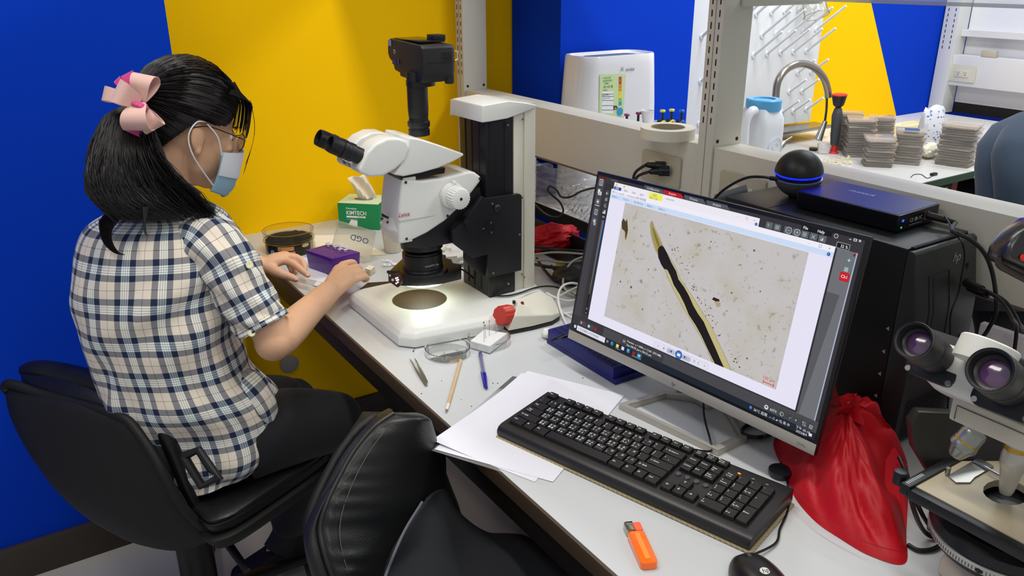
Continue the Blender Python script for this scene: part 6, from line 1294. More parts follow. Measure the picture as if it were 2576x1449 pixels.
# stage
P0_, P1_, P2_ = onz(2292, 1222, .88), onz(2452, 1137, .88), onz(2576, 1350, .88)
sx0, sy1 = P0_.x, P0_.y
sx1, sy0 = sx0+.20, sy1-.21
hx = [(sx0+.004, sy0), (sx1, sy0), (sx1, sy1-.004), (sx0+.004, sy1-.004)]
g = G()   # plate with an octagonal opening
op = [(sh.x+.030*math.cos(a), sh.y+.021*math.sin(a)) for a in [2*PI*i/16 for i in range(16)]]
def edge_pt(a):
    cx2, cy2 = sh.x, sh.y; dx, dy = math.cos(a), math.sin(a); t = 9
    for lim, d_, c0 in ((sx1, dx, cx2), (sx0+.004, dx, cx2), (sy1-.004, dy, cy2), (sy0, dy, cy2)):
        if abs(d_) > 1e-6:
            tt_ = (lim-c0)/d_
            if tt_ > 0: t = min(t, tt_)
    return (cx2+dx*t, cy2+dy*t)
angs = sorted([2*PI*i/16 for i in range(16)]+[math.atan2(y-sh.y, x-sh.x) % (2*PI) for x, y in hx])
inn_ = [(sh.x+.032*math.cos(a)*1.0, sh.y+.023*math.sin(a)) for a in angs]; out_ = [edge_pt(a) for a in angs]
g.rings([[(x, y, .8705) for x, y in inn_], [(x, y, .88) for x, y in inn_], [(x, y, .88) for x, y in out_], [(x, y, .8705) for x, y in out_], [(x, y, .8705) for x, y in inn_]], (0, 0))
part('stage_plate', g, mat('stage_cream', '#b5aa90', .4), cmx, angle=30)
part('stage_edge', G().box((sx0-.009, sy0, .866), (sx0+.0035, sy1, .8795)), Msb, cmx, bevel=.0015)
part('stage_rail', G().box((sx0-.009, sy1-.0035, .868), (sx1, sy1+.009, .8835)), Msb, cmx, bevel=.0015)
part('stage_under', G().box((sx0+.02, sy0, .855), (sx1, sy1-.02, .8655)), Msb, cmx, bevel=.002)
for i in range(10): part('scale_mark', G().box((sx0-.004+i*.0035, sy1+.001, .8836), (sx0-.003+i*.0035, sy1+.0055, .8840)), mat('print_white', '#eef2ee', .5), cmx, flat=True)
part('corner_knob', G().cyl((sx0+.004, sy1+.018, .872), (sx0+.004, sy1+.018, .890), .008, n=20), Msb, cmx, bevel=.001)
cl_ = [onz(a, b, .8825) for a, b in ((2384, 1196), (2405, 1213), (2440, 1213), (2452, 1200), (2500, 1172), (2462, 1150), (2450, 1158))]
part('slide_clip', G().rings([[q-V((0, 0, .0015)) for q in cl_], cl_], (1, 1)), Mst, cmx)
part('clip_pin', G().lathe([(.003, 0), (.003, .007), (.0035, .009), (.0001, .0105)], Matrix.Translation(onz(2383, 1192, .8826)), 14), Mst, cmx)
c4 = [onz(a, b, .884) for a, b in ((2462, 1158), (2500, 1180), (2524, 1202), (2512, 1206))]
part('clip_bar', G().tube([onz(2450, 1159, .8845), onz(2525, 1202, .8845)], .0016, n=6), Mst, cmx)
# condenser with scale ring, substage black, foot
cc_ = V((sh.x+.006, sh.y-.01, 0))
for nm, pr2, m in (('condenser_housing', [(.076, .845), (.086, .838), (.088, .826), (.084, .822)], Msb), ('scale_ring', [(.0868, .8218), (.0885, .8205), (.0875, .812), (.0845, .811)], mat('ring_silver', '#b9b8b2', .35, .4)), ('condenser_lower', [(.080, .8108), (.078, .800), (.05, .792), (.04, .775)], Msb)):
    part(nm, G().lathe(pr2[::-1], Matrix.Translation(cc_), 64), m, cmx)
for i in range(40):
    a = PI*.75+i*.045; part('scale_tick', G().cyl(cc_+V((.0880*math.cos(a), .0880*math.sin(a), .8135)), cc_+V((.0886*math.cos(a), .0886*math.sin(a), .8185)), .0004, n=4), mat('print_dark', '#39393c', .5), cmx)
for a in (3.3, 3.9, 4.4): part('ring_screw', G().ell((0, 0, 0), (.005, .004, .002), axisframe(cc_+V((.0872*math.cos(a), .0872*math.sin(a), .816)), (math.cos(a), math.sin(a), .1)), 12, 6), Msb, cmx)
part('substage_arm', G().box((sh.x+.04, sh.y-.03, .78), (.56, sh.y+.03, .86)), Msb, cmx, bevel=.004)
part('upright_arm', G().box((.52, sh.y-.045, Zt+.04), (.60, sh.y+.045, 1.06)), Mcr, cmx, bevel=.008)
ft_ = [(sh.x-.055, sh.y-.09), (.60, sh.y-.09), (.62, sh.y+.065), (sh.x-.03, sh.y+.045), (sh.x-.065, sh.y-.03)]
g = G(); cxm_ = sum(p[0] for p in ft_)/5; cym = sum(p[1] for p in ft_)/5
g.rings([[(x, y, Zt+.0008) for x, y in ft_], [(x, y, Zt+.025) for x, y in ft_], [(cxm_+(x-cxm_)*.88, cym+(y-cym)*.86, Zt+.040) for x, y in ft_]], (1, 1)); part('foot', g, Mcr, cmx, bevel=.006, seg=3, angle=25)
part('field_lens', G().lathe([(.034, Zt+.0402), (.034, Zt+.050), (.030, Zt+.052), (.0001, Zt+.0525)], Matrix.Translation(cc_), 36), mat('lens_brown', '#3b221a', .1, coat=.8), cmx)
pt_ = ony(2558, 800, .33)
part('photo_tube', G().lathe([(.0235, 1.075), (.0235, 1.125), (.026, 1.126), (.026, 1.142), (.0235, 1.143), (.0235, 1.165)], Matrix.Translation((.345, .33, 0)), 36), Mw3, cmx)
part('tube_scale', G().lathe([(.0238, 1.146), (.0238, 1.160)], Matrix.Translation((.345, .33, 0)), 36, cap=(0, 0)), mat('scale_brass', '#b8924a', .4, .4), cmx)
# dark lamp head hanging at the right edge
lc = atd(2590, 605, .95)
lh = thing('lamp_head', 'black shiny lamp hood with a red dot at the right edge above the microscope', 'lamp', tuple(lc))
hood = [atd(a, b, .95) for a, b in ((2512, 638), (2520, 612), (2545, 578), (2590, 545), (2680, 530), (2680, 690), (2590, 690), (2548, 668), (2518, 655))]
nh = V((R[0][2], R[1][2], R[2][2]))
hm = sum(hood, V())/9
g = G(); g.rings([[hm+(q-hm)*.9+nh*.03 for q in hood], [hm+(q-hm)*1.0+nh*.018 for q in hood], [hm+(q-hm)*.98+nh*.0 for q in hood], [hm+(q-hm)*.80-nh*.010 for q in hood]], (1, 1))
part('hood', g, mat('hood_black', '#242327', .22, coat=.5, bump=.15, bscale=600), lh, angle=40, bevel=.004, seg=3)
part('under_rim', G().tube([hood[0]+V((0, 0, -.004)), hood[8]+V((0, 0, -.006)), hood[7]+V((0, 0, -.008)), hood[6]+V((0, 0, -.008))], .004, n=8), mat('hood_rim', '#2e2320', .4), lh)
part('red_dot', G().lathe([(.004, 0), (.004, .0008)], axisframe(atd(2574, 648, .938), -nh), 16), mat('tool_red', '#cc2a22', .45), lh)
part('support_rod', G().cyl(hm+nh*.02+V((.04, 0, 0)), (.70, hm.y, 1.7345), .008), Msb, lh)
# black cover plate leaning behind the stage
bk4 = [atd(a, b, 1.06) for a, b in ((2292, 1062), (2310, 1035), (2400, 1040), (2470, 1085), (2560, 1120), (2560, 1180), (2452, 1180), (2345, 1205), (2300, 1130))]
q0 = sum(bk4, V())/len(bk4)
g = G(); g.rings([[q+V((.02, .02, -.008)) for q in bk4], bk4], (1, 1)); cvp = thing('black_cover', 'dark plastic flap standing between computer tower and microscope stage', 'cover', (.46, .47, Zt)); part('flap', g, mat('flap_black', '#26241f', .35), cvp, bevel=.004)
part('stem', G().cyl((q0.x+.03, q0.y+.02, Zt+.001), (q0.x+.03, q0.y+.02, q0.z-.02), .009), Msb, cvp)
for k, (nm, lb, pts) in enumerate((('scope_cable', 'black cable looping down from the stage corner to the bench', [(2288, 1235, .11), (2300, 1285, .07), (2320, 1330, .02), (2345, 1350, .006), (2385, 1352, .004), (2420, 1340, .004)]),
  ('scope_cable', 'lower black cable curving along the bench beside the red bag', [(2284, 1370, .004), (2310, 1384, .004), (2345, 1382, .004), (2375, 1365, .004), (2400, 1350, .004)]),
  ('scope_cable', 'black cable hanging beside the red bag behind the stage corner', [(2262, 1150, .06), (2280, 1190, .05), (2296, 1240, .045), (2318, 1290, .03), (2335, 1318, .012), (2350, 1330, .006)]))):
    cab(nm, lb, [onz(a, b, Zt+h) for a, b, h in pts], .0032, Mcab, group='black cables under the microscope stage')
# ================================================================ red drawstring bag
def redbag():
    q = random.Random(6)
    foot = [(1946, 1112), (1962, 1165), (1985, 1215), (2002, 1255), (2050, 1310), (2110, 1352), (2190, 1398), (2276, 1417), (2280, 1340), (2284, 1240), (2290, 1170), (2262, 1110), (2240, 1075), (2200, 1050), (2160, 1035), (2110, 1045), (2040, 1060), (1975, 1080)]
    B = [onz(a, b, Zt+.0012) for a, b in foot]
    B[10] = onz(2283, 1165, Zt+.03); B[11] = onz(2258, 1105, Zt+.06); B[12] = onz(2232, 1078, Zt+.075)
    K = onz(2128, 1032, Zt+.125)
    hgt = [.02, .03, .035, .03, .03, .028, .02, .012, .018, .03, .045, .075, .10, .11, .12, .12, .10, .05]
    Bs = catmull(B, 8, True); n = len(Bs)
    H = [lerp(hgt[int(i/8) % 18], hgt[(int(i/8)+1) % 18], (i % 8)/8) for i in range(n)]
    rs = [[V((p.x, p.y, max(Zt+.0008, p.z-.001))) for p in Bs]]
    for t in [j/22 for j in range(1, 22)]:
        r_ = []
        for i, p in enumerate(Bs):
            a = 2*PI*i/n
            base = p.lerp(K, t); z0 = lerp(p.z, K.z, t**1.3)
            bulge = math.sin(PI*min(1, t*1.05))**.7*H[i]*.8
            fold = .020*(abs(math.sin(a*3.5+1.6*math.sin(t*4)+.6))-.55)*min(1, 3*t)*(1.2-t)+.009*(abs(math.sin(a*6.5+t*7+1.5*math.sin(a*3)))-.5)*min(1, 4*t)*(1.1-t)+.002*(abs(math.sin(a*15-t*9))-.5)*min(1, 5*t)
            r_.append(V((base.x, base.y, max(Zt+.001, z0*.5+.5*(p.z+(K.z-p.z)*t)+bulge*.35+fold))))
        rs.append(r_)
    g = G().rings(rs, (1, 1))
    t_ = thing('red_bag', 'red nylon drawstring bag lying crumpled between keyboard and microscope', 'bag', tuple(onz(2150, 1230, Zt)))
    part('bag_body', g, Mredc, t_, angle=75)
    # gathered peaks above the knot
    for k, pk_ in enumerate((((2098, 972), (2085, 1010), (2125, 1035)), ((2152, 992), (2125, 1040), (2178, 1075)), ((2135, 1012), (2100, 1045), (2150, 1045)))):
        tip, l_, r_ = [onz(a, b, Zt+z) for (a, b), z in zip(pk_, (.155, .11, .11))]
        mid_ = (l_+r_)/2+V((.03, .01, -.01)); c_ = (l_+r_)/2+V((-.012, -.006, .004))
        g = G(); g.rings([[l_, c_, r_, mid_], [l_.lerp(tip, .5)+V((.002, 0, 0)), c_.lerp(tip, .5)+V((.006, .003, 0)), r_.lerp(tip, .5), mid_.lerp(tip, .55)], [tip+V((-.003, 0, 0)), tip+V((0, -.002, 0)), tip+V((.003, 0, 0)), tip+V((0, .003, 0))]], (1, 1))
        part('gathered_peak', g, Mredc, t_, bevel=.002, angle=60)
    hem = [onz(a, b, Zt+z) for a, b, z in ((2000, 1235, .036), (2045, 1285, .032), (2105, 1325, .03), (2185, 1370, .024), (2268, 1392, .014))]
    part('hem_stitch', G().tube([p+V((0, 0, .002)) for p in hem], .0006, n=4), mat('stitch_dark', '#7c0d18', .6), t_)
redbag()
solo('cable_coil', 'coil of black cables lying behind the monitor stand', 'cable', G().tube([onz(1905+38*math.cos(a)*(1+.1*math.sin(3*a)), 1082+18*math.sin(a), Zt+.008+.004*math.sin(a*2.3)) for a in [2*PI*i/12*1.0 for i in range(36)]], .0035, n=7), Mcab)
solo('black_puck', 'round black cable adapter beside the keyboard corner', 'adapter', G().lathe([(.016, 0), (.018, .004), (.018, .010), (.012, .012)], Matrix.Translation(onz(1962, 1195, Zt+.0006)), 24), Msb)
# ================================================================ person at the far right
Mdk = mat('navy_shirt', '#28384a', .85, sheen=.1, bump=.1, bscale=300)
p2 = thing('person', 'person in a dark navy shirt with back turned at the right edge', 'person', (2.05, 1.02, 0))
def S2(a, b): return atd(a, b, 2.35)
sec2 = [((2560, 700), .20, .13), ((2570, 600), .19, .13), ((2578, 510), .185, .13), ((2580, 430), .19, .135), ((2585, 370), .185, .13), ((2600, 320), .15, .11), ((2625, 290), .09, .08), ((2640, 275), .05, .05)]
rt_ = V((R[0][0], R[1][0], 0)).normalized(); fw = V((R[0][2], R[1][2], 0)).normalized()
rs = []
for (a, b), w_, d_ in sec2:
    c_ = S2(a, b); rs.append([c_+rt_*w_*.72*math.cos(t)*(1+.015*math.sin(5*t+b*.02))+fw*d_*.8*math.sin(t) for t in [2*PI*i/40 for i in range(40)]])
part('shirt', G().rings([[r*1 for r in q] for q in rs], (1, 1)), Mdk, p2, angle=60)
pA_ = S2(2530, 345); part('sleeve', G().tube([S2(2545, 330)-fw*.06, S2(2512, 372)-fw*.09, S2(2500, 430)-fw*.11, S2(2506, 500)-fw*.10], [.055, .062, .055, .05], n=20), Mdk, p2)
cH = S2(2680, 215); part('body', G().tube([S2(2640, 300), S2(2652, 262)], .055, n=16).ell(tuple(cH), (.075, .09, .11), None, 24, 16).tube([S2(2506, 500)-fw*.10, S2(2520, 580)-fw*.15, S2(2560, 600)-fw*.02], [.038, .033, .028], n=14), mat('skin_far', '#c59a7a', .6), p2)
part('hair', G().ell(tuple(cH+V((0, 0, .012))+rt_*.0), (.085, .10, .115), None, 24, 16, t0=.35), mat('hair_far', '#15110f', .5), p2)
part('trousers', G().tube([S2(2560, 700), S2(2560, 780)], .17, n=24).tube([S2(2540, 780), S2(2530, 900), (S2(2530, 900).x, S2(2530, 900).y, .02)], [.10, .08, .06], n=16).tube([S2(2620, 780), S2(2610, 900), (S2(2610, 900).x, S2(2610, 900).y, .02)], [.10, .08, .06], n=16), mat('dark_trousers', '#16181d', .8), p2)
# ================================================================ seated woman
from mathutils import noise as NZ
FW = V((R[0][2], R[1][2], R[2][2])); RT = V((R[0][0], R[1][0], R[2][0]))
FH = V((FW.x, FW.y, 0)).normalized(); RH = V((RT.x, RT.y, 0)).normalized()
seat_c = V((-.27, 1.66, 0))
wo = thing('person', 'woman with dark ponytail and plaid shirt sitting at the microscope bench', 'person', (-.27, 1.66, 0))
Hc = atd(474, 322, 1.625)
az, pt = math.radians(6), math.radians(-20)
hf = V((math.cos(az)*math.cos(pt), math.sin(az)*math.cos(pt), math.sin(pt))); hr = V((math.sin(az), -math.cos(az), 0)); hu = hr.cross(hf)
HF = frame(Hc, hf, hr, hu) if 0 else frame(Hc, hf, -hr, hu)     # x forward, y left, z up
def H(f, r, u): return Hc+hf*f+hr*r+hu*u
ShR, ShL = atd(572, 608, 1.60), atd(225, 585, 1.70)
NB = atd(405, 545, 1.655)
ElR, WrR = atd(692, 862, 1.625), onz(834, 728, .797)
ElL = onz(560, 690, .80)+V((0, .02, 0)); WrL = onz(664, 667, .797)
HipR, HipL = V((-.235, 1.585, .53)), V((-.345, 1.705, .53))
KnR, KnL = onz(862, 1052, .515), onz(735, 1020, .53)+V((.0, .03, 0))
AnR, AnL = onz(722, 1335, .10), V((.08, 1.92, .10))
b = G()
def limb(pts, rad, n=16, flat=1, k=6): b.tube(pts, rad, n=n, k=k, flat=flat)
# head: skull, face, jaw, nose, ears, neck
b.ell((0, 0, 0), (.090, .071, .100), HF @ Matrix.Translation((-.008, 0, .018)), 28, 18)
b.ell((0, 0, 0), (.070, .060, .082), HF @ Matrix.Translation((.024, 0, -.030)), 24, 16)
b.ell((0, 0, 0), (.034, .036, .030), HF @ Matrix.Translation((.056, 0, -.082)), 20, 12)
b.ell((0, 0, 0), (.050, .056, .040), HF @ Matrix.Translation((.022, 0, -.062)), 20, 12)
limb([H(.086, 0, .012), H(.098, 0, -.012), H(.106, 0, -.030), H(.092, 0, -.038)], [.007, .009, .0115, .008], 12)
for s in (1, -1):
    b.ell((0, 0, 0), (.017, .006, .029), HF @ Matrix.Translation((-.006, -s*.074, -.008)) @ Matrix.Rotation(s*.35, 4, 'Z') @ Matrix.Rotation(-.15, 4, 'Y'), 16, 10)
    b.ell((0, 0, 0), (.009, .005, .010), HF @ Matrix.Translation((.0, -s*.073, -.034)), 12, 8)
    b.ell((0, 0, 0), (.016, .020, .012), HF @ Matrix.Translation((.066, -s*.030, -.022)), 14, 8)
limb([H(.080, -.018, -.058), H(.090, 0, -.056), H(.080, .018, -.058)], [.004, .0065, .004], 10)
neck_lo = NB+V((.02, .01, -.02))
limb([H(-.030, 0, -.03), H(-.035, 0, -.075), NB.lerp(H(-.03, 0, -.08), .4), neck_lo], [.056, .054, .052, .062], 20)
# torso core, arms, legs
limb([neck_lo, (ShR+ShL)/2+V((0, 0, -.05)), (ShR+ShL)/2+V((.02, 0, -.2)), (HipR+HipL)/2+V((0, 0, .12)), (HipR+HipL)/2], [.06, .095, .09, .08, .08], 20)
limb([ShR.lerp(ShL, .12), ShR.lerp(ElR, .5), ElR+V((.0, .004, .010)), ElR.lerp(WrR, .22)+V((0, 0, .0)), ElR.lerp(WrR, .6), WrR], [.042, .038, .0365, .0380, .031, .0245], 20)
limb([ShL.lerp(ShR, .32), ShL.lerp(ShR, .1).lerp(ElL, .5), ElL, ElL.lerp(WrL, .35), ElL.lerp(WrL, .7), WrL], [.048, .043, .037, .037, .029, .0235], 18)
b.ell(tuple(ElR+V((-.004, -.002, .002))), (.037, .037, .037), None, 20, 12)
limb([HipR, HipR.lerp(KnR, .5), KnR], [.055, .05, .040]); limb([KnR, KnR.lerp(AnR, .35), AnR], [.040, .034, .024])
limb([HipL, HipL.lerp(KnL, .5), KnL], [.055, .05, .040]); limb([KnL, KnL.lerp(AnL, .35), AnL], [.040, .034, .024])
def zz(l): return [onz(a, b_, Zt+h) for a, b_, h in l]
def hand(wr, palm, fingers, thumb, rp=.0125):
    P = zz(palm)      # four knuckles, index to little
    for i, k_ in enumerate(P):
        w_ = wr+(P[-1]-P[0])*(i/3-.5)*.45
        limb([w_, w_.lerp(k_, .5)+V((0, 0, .003)), k_], [.0165, .0150, .0118 if i < 3 else .0105], 12)
    for i, f_ in enumerate(fingers):
        q = [P[i].lerp(wr, .12)]+[P[i]]+zz(f_); r0 = (.0098, .0100, .0094, .0082)[i]; limb(q, [r0*1.12, r0*1.08, r0*.98, r0*.92, r0*.72], 12, k=4)
        b.ell(tuple(q[-1]), (r0*.74, r0*.74, r0*.74), None, 10, 8)
    t = zz(thumb); limb([wr.lerp(t[0], .35)]+t, [.0150, .0140, .0112, .0102, .0076], 12, k=4); b.ell(tuple(t[-1]), (.0078, .0078, .0078), None, 10, 8)
hand(WrR, [(865, 667, .072), (875, 680, .072), (882, 693, .066), (886, 706, .058)],
     [[(886, 661, .064), (892, 668, .046), (894, 679, .033)], [(899, 673, .064), (905, 682, .046), (904, 692, .033)], [(908, 686, .058), (914, 694, .042), (911, 702, .031)], [(917, 697, .048), (923, 701, .036), (917, 706, .028)]],
     [(850, 680, .046), (862, 676, .038), (878, 684, .033), (890, 689, .030)])
hand(WrL, [(713, 655, .066), (721, 646, .068), (722, 642, .064), (716, 643, .058)],
     [[(737, 663, .062), (758, 679, .048), (775, 693, .036)], [(746, 648, .064), (761, 660, .052), (768, 678, .038)], [(736, 658, .056), (743, 672, .044), (744, 686, .034)], [(724, 660, .050), (731, 673, .040), (733, 685, .032)]],
     [(692, 682, .052), (710, 690, .048), (728, 696, .040), (745, 703, .034)])
# feet
for an, d_ in ((AnR, V((-.55, .35, 0))), (AnL, V((.3, .5, 0)))):
    d_ = V((.60, .45, 0)).normalized() if an is AnL else V((-.62, -.10, 0)).normalized()
    limb([an, V((an.x, an.y, .06))+d_*.03, V((an.x, an.y, .042))+d_*.09], [.022, .022, .018])
Msk = mat('skin', '#e0b18f', .5, sss=.12, bump=.12, bscale=500, var=.05, vscale=30)
body = part('body', b, Msk, wo)
rm = body.modifiers.new('blend', 'REMESH'); rm.mode = 'VOXEL'; rm.voxel_size = .0032; rm.use_smooth_shade = True
sm_ = body.modifiers.new('soften', 'SMOOTH'); sm_.iterations = 6; sm_.factor = .5
# nails of the fingers that face the camera
for px_ in ((774, 692, .040), (746, 702, .0395)):
    q = onz(px_[0], px_[1], Zt+px_[2]); part('fingernail', G().ell((0, 0, 0), (.0045, .0035, .0012), axisframe(q, (CAM-q).normalized()+V((.5, 0, .4))), 12, 6), mat('nail', '#e0ab9c', .25), wo)
for s in (1, -1):
    e_ = part('eye', G().ell(tuple(H(.070, s*.028, .002)), (.0095, .0095, .0095), None, 16, 10), mat('eye_white', '#e8e4df', .15), wo)
    part('iris', G().ell(tuple(H(.0775, s*.028, .001)), (.003, .0055, .0055), None, 12, 8), mat('iris', '#20140e', .1), e_)
    part('eyebrow', G().tube([H(.083, s*.014, .022), H(.084, s*.030, .026), H(.072, s*.048, .021)], [.0012, .0024, .001], n=6), mat('brow', '#1a120e', .7), wo)
# ---- plaid shirt
def plaid():
    m = bpy.data.materials.new('plaid_cotton'); m.use_nodes = True; nt = m.node_tree; N = nt.nodes; L = nt.links; B = N['Principled BSDF']
    uv = N.new('ShaderNodeUVMap'); uv.uv_map = 'cloth'; sp = N.new('ShaderNodeSeparateXYZ'); L.new(uv.outputs[0], sp.inputs[0]); cs = []
    for ax, per in ((0, .066), (1, .074)):
        mu_ = N.new('ShaderNodeMath'); mu_.operation = 'DIVIDE'; mu_.inputs[1].default_value = per; L.new(sp.outputs[ax], mu_.inputs[0])
        fr_ = N.new('ShaderNodeMath'); fr_.operation = 'FRACT'; L.new(mu_.outputs[0], fr_.inputs[0])
        cr = N.new('ShaderNodeValToRGB'); cr.color_ramp.interpolation = 'CONSTANT'; e = cr.color_ramp.elements
        cream, navy, wht, ln = lin('#eadfcf'), lin('#1f2c48'), lin('#f2f8f6'), lin('#4a3038')
        stops = [(0, cream), (.208, ln), (.222, cream), (.43, navy), (.60, wht), (.646, lin('#33434f')), (.660, wht), (.708, lin('#33434f')), (.722, wht), (.770, lin('#33434f')), (.784, wht), (.825, navy), (.992, cream)]
        e[0].position = 0; e[0].color = cream; e[1].position = stops[1][0]; e[1].color = stops[1][1]
        for p_, c_ in stops[2:]: q_ = e.new(p_); q_.color = c_
        ga = N.new('ShaderNodeGamma'); ga.inputs[1].default_value = .5; L.new(fr_.outputs[0], cr.inputs[0]); L.new(cr.outputs[0], ga.inputs[0]); cs.append(ga.outputs[0])
    mx = N.new('ShaderNodeMix'); mx.data_type = 'RGBA'; mx.inputs[0].default_value = .5; L.new(cs[0], mx.inputs[6]); L.new(cs[1], mx.inputs[7])
    g2_ = N.new('ShaderNodeGamma'); g2_.inputs[1].default_value = 2; L.new(mx.outputs[2], g2_.inputs[0]); L.new(g2_.outputs[0], B.inputs['Base Color']); B.inputs['Roughness'].default_value = .85; B.inputs['Specular IOR Level'].default_value = .2; B.inputs['Sheen Weight'].default_value = .1
    n1 = N.new('ShaderNodeTexNoise'); n1.inputs['Scale'].default_value = 26; n1.inputs['Detail'].default_value = 4; tc = N.new('ShaderNodeTexCoord'); L.new(tc.outputs['Object'], n1.inputs[0])
    bp = N.new('ShaderNodeBump'); bp.inputs['Strength'].default_value = .35; bp.inputs['Distance'].default_value = .006; L.new(n1.outputs[0], bp.inputs['Height']); L.new(bp.outputs[0], B.inputs['Normal'])
    return m
MP = plaid()
def cloth(name, rings, U, Vv, m, parent, th=.0018, capped=(0, 0)):
    n = len(rings[0]); Mi = wm(parent).inverted()
    vs = [Mi @ V(p) for r_ in rings for p in r_]; fs = []; luv = []
    for k in range(len(rings)-1):
        for i in range(n):
            j = (i+1) % n; fs.append((k*n+i, k*n+j, (k+1)*n+j, (k+1)*n+i)); u0, u1 = U[i], U[i+1]
            luv += [(u0, Vv[k]), (u1, Vv[k]), (u1, Vv[k+1]), (u0, Vv[k+1])]
    me = bpy.data.meshes.new(name); me.from_pydata([tuple(v) for v in vs], [], fs); ul = me.uv_layers.new(name='cloth')
    for i, q in enumerate(luv): ul.data[i].uv = q
    me.materials.append(m); me.shade_smooth(); o = link(name, me, parent)
    s_ = o.modifiers.new('thickness', 'SOLIDIFY'); s_.thickness = th; return o
rows = [(503, 395, 480, .050, 1.640), (512, 345, 495, .066, 1.645), (524, 285, 520, .080, 1.650), (540, 235, 545, .092, 1.652), (560, 205, 562, .103, 1.652), (590, 184, 575, .110, 1.648), (640, 172, 583, .114, 1.645), (700, 170, 578, .114, 1.645), (760, 176, 572, .112, 1.650), (820, 190, 578, .108, 1.660), (880, 212, 592, .108, 1.675), (930, 228, 612, .112, 1.69), (975, 240, 645, .122, 1.71), (1015, 262, 676, .128, 1.735), (1055, 285, 692, .135, 1.755), (1090, 315, 690, .135, 1.765), (1125, 350, 676, .135, 1.772), (1158, 385, 655, .132, 1.778)]
rows = [(y, l+(30 if y > 530 else 12), r+(6 if y > 530 else 0), hd, D_) for y, l, r, hd, D_ in rows]
keys = [V((lerp(l, r, .5), y, D_)) for y, l, r, hd, D_ in rows]; wk = [V(((r-l)/2, hd, 0)) for y, l, r, hd, D_ in rows]
KK, WK = catmull(keys, 6), catmull(wk, 6)
NT = 132; rings = []; vv = [0]; last = None; nR = len(KK)
for k, (q, w_) in enumerate(zip(KK, WK)):
    c_ = atd(q.x, q.y, q.z); hw = w_.x*q.z/FPX; hd = w_.y; t = k/(nR-1); r_ = []
    lean = RH*(.0)+V((0, 0, 1))*0
    for i in range(NT):
        a = 2*PI*i/NT; ca, sa = math.cos(a), math.sin(a)
        e_ = .82; x = hw*(abs(ca)**e_)*(1 if ca > 0 else -1); y = hd*(abs(sa)**e_)*(1 if sa > 0 else -1)
        p = c_+RH*x+FH*y
        # folds: gentle verticals, sag folds at the waist, pulls from the armpit
        nn_ = (p-c_); nn_.z = 0; nn_ = nn_.normalized()
        w1 = NZ.noise(V((x*9, y*9, t*5)))*.006; w2 = 0
        if t > .42:
            f_ = min(1, (t-.42)*3.2); w2 = f_*(.0075*math.sin(34*t+5.5*ca+2.2*math.sin(3*a))*(.5+.5*NZ.noise(V((ca*2, sa*2, t*3))))+.006*(abs(math.sin(a*3.5-9*t))-.5))
        w3 = .007*math.exp(-((t-.47)/.10)**2)*math.sin((x*38+t*44))*(1 if x > 0 else .35)
        r_.append(p+nn_*(w1+w2+w3)+V((0, 0, 1))*(-.012*max(0, t-.93)/.07*math.sin(2*a)))
    rings.append(r_)
    if last is not None: vv.append(vv[-1]+(c_-last).length)
    last = c_
Ua = [0]
for i in range(NT):
    mid_r = rings[nR//2]; Ua.append(Ua[-1]+((mid_r[i]-mid_r[(i+1) % NT]).length))
Ua = [u+.012 for u in Ua]
sh_ = cloth('shirt', rings, Ua, vv, MP, wo)
# collar
cr_ = [rings[2][i] for i in range(0, NT, 4)]; c0_ = sum(cr_, V())/len(cr_)
col = []
for f_, dz in ((.50, .004), (.47, .022), (.54, .016), (.60, -.002)): col.append([c0_+(p-c0_)*f_+V((0, 0, dz)) for p in [rings[3][i] for i in range(0, NT, 3)]])
cloth('collar', col, [i*.012 for i in range(len(col[0])+1)], [0, .02, .04, .06], MP, sh_)
def sleeve(name, px, rad, par, n=56, seed=0, ell=1.0):
    C_ = [atd(a, b_, d_) for a, b_, d_ in px]; P = catmull(C_, 8); m = len(P); rr = catmull([V((r, 0, 0)) for r in rad], 8); rs = []; v_ = [0]
    T = [(P[min(i+1, m-1)]-P[max(i-1, 0)]).normalized() for i in range(m)]; u = V((0, 0, 1)).cross(T[0]).normalized()
    for i in range(m):
        u = (u-T[i]*u.dot(T[i])).normalized(); w_ = T[i].cross(u); r_ = []
        for k in range(n):
            a = 2*PI*k/n; q = rr[i].x*(1+.05*math.sin(5*a+i*.5+seed)+.035*NZ.noise(V((math.cos(a)*3, math.sin(a)*3, i*.35))))
            r_.append(P[i]+u*q*math.cos(a)+w_*q*ell*math.sin(a))
        rs.append(r_)
        if i: v_.append(v_[-1]+(P[i]-P[i-1]).length)
    return cloth(name, rs, [2*PI*rad[1]*k/n+.02 for k in range(n+1)], v_, MP, par), rs, P, T
sl, rsl, Psl, Tsl = sleeve('sleeve', [(470, 600, 1.63), (520, 612, 1.615), (562, 650, 1.60), (592, 700, 1.60), (622, 755, 1.605), (648, 797, 1.612), (663, 822, 1.615)], [.045, .062, .0585, .0560, .0545, .0530, .0525], sh_)
cuff = [[p+(Psl[i]-p)*-.03 for p in rsl[i]] for i in (-6, -4, -2, -1)]
cloth('cuff', cuff, [2*PI*.055*k/56+.045 for k in range(57)], [.11, .125, .14, .15], MP, sh_)
sl2, _, _, _ = sleeve('sleeve', [(330, 590, 1.67), (390, 600, 1.74), (470, 640, 1.80), (550, 668, 1.88), (608, 672, 1.94)], [.05, .060, .058, .055, .052], sh_, seed=2)
for a, b_, D_ in ((628, 667, 1.552), (633, 838, 1.565)):
    q = atd(a, b_, D_); part('button', G().lathe([(.0072, -.0015), (.0072, .001), (.0060, .0022), (.0001, .0014)], axisframe(q, (CAM-q).normalized()+V((.15, 0, .1))), 20), mat('button_cream', '#e6e4bd', .35), wo)
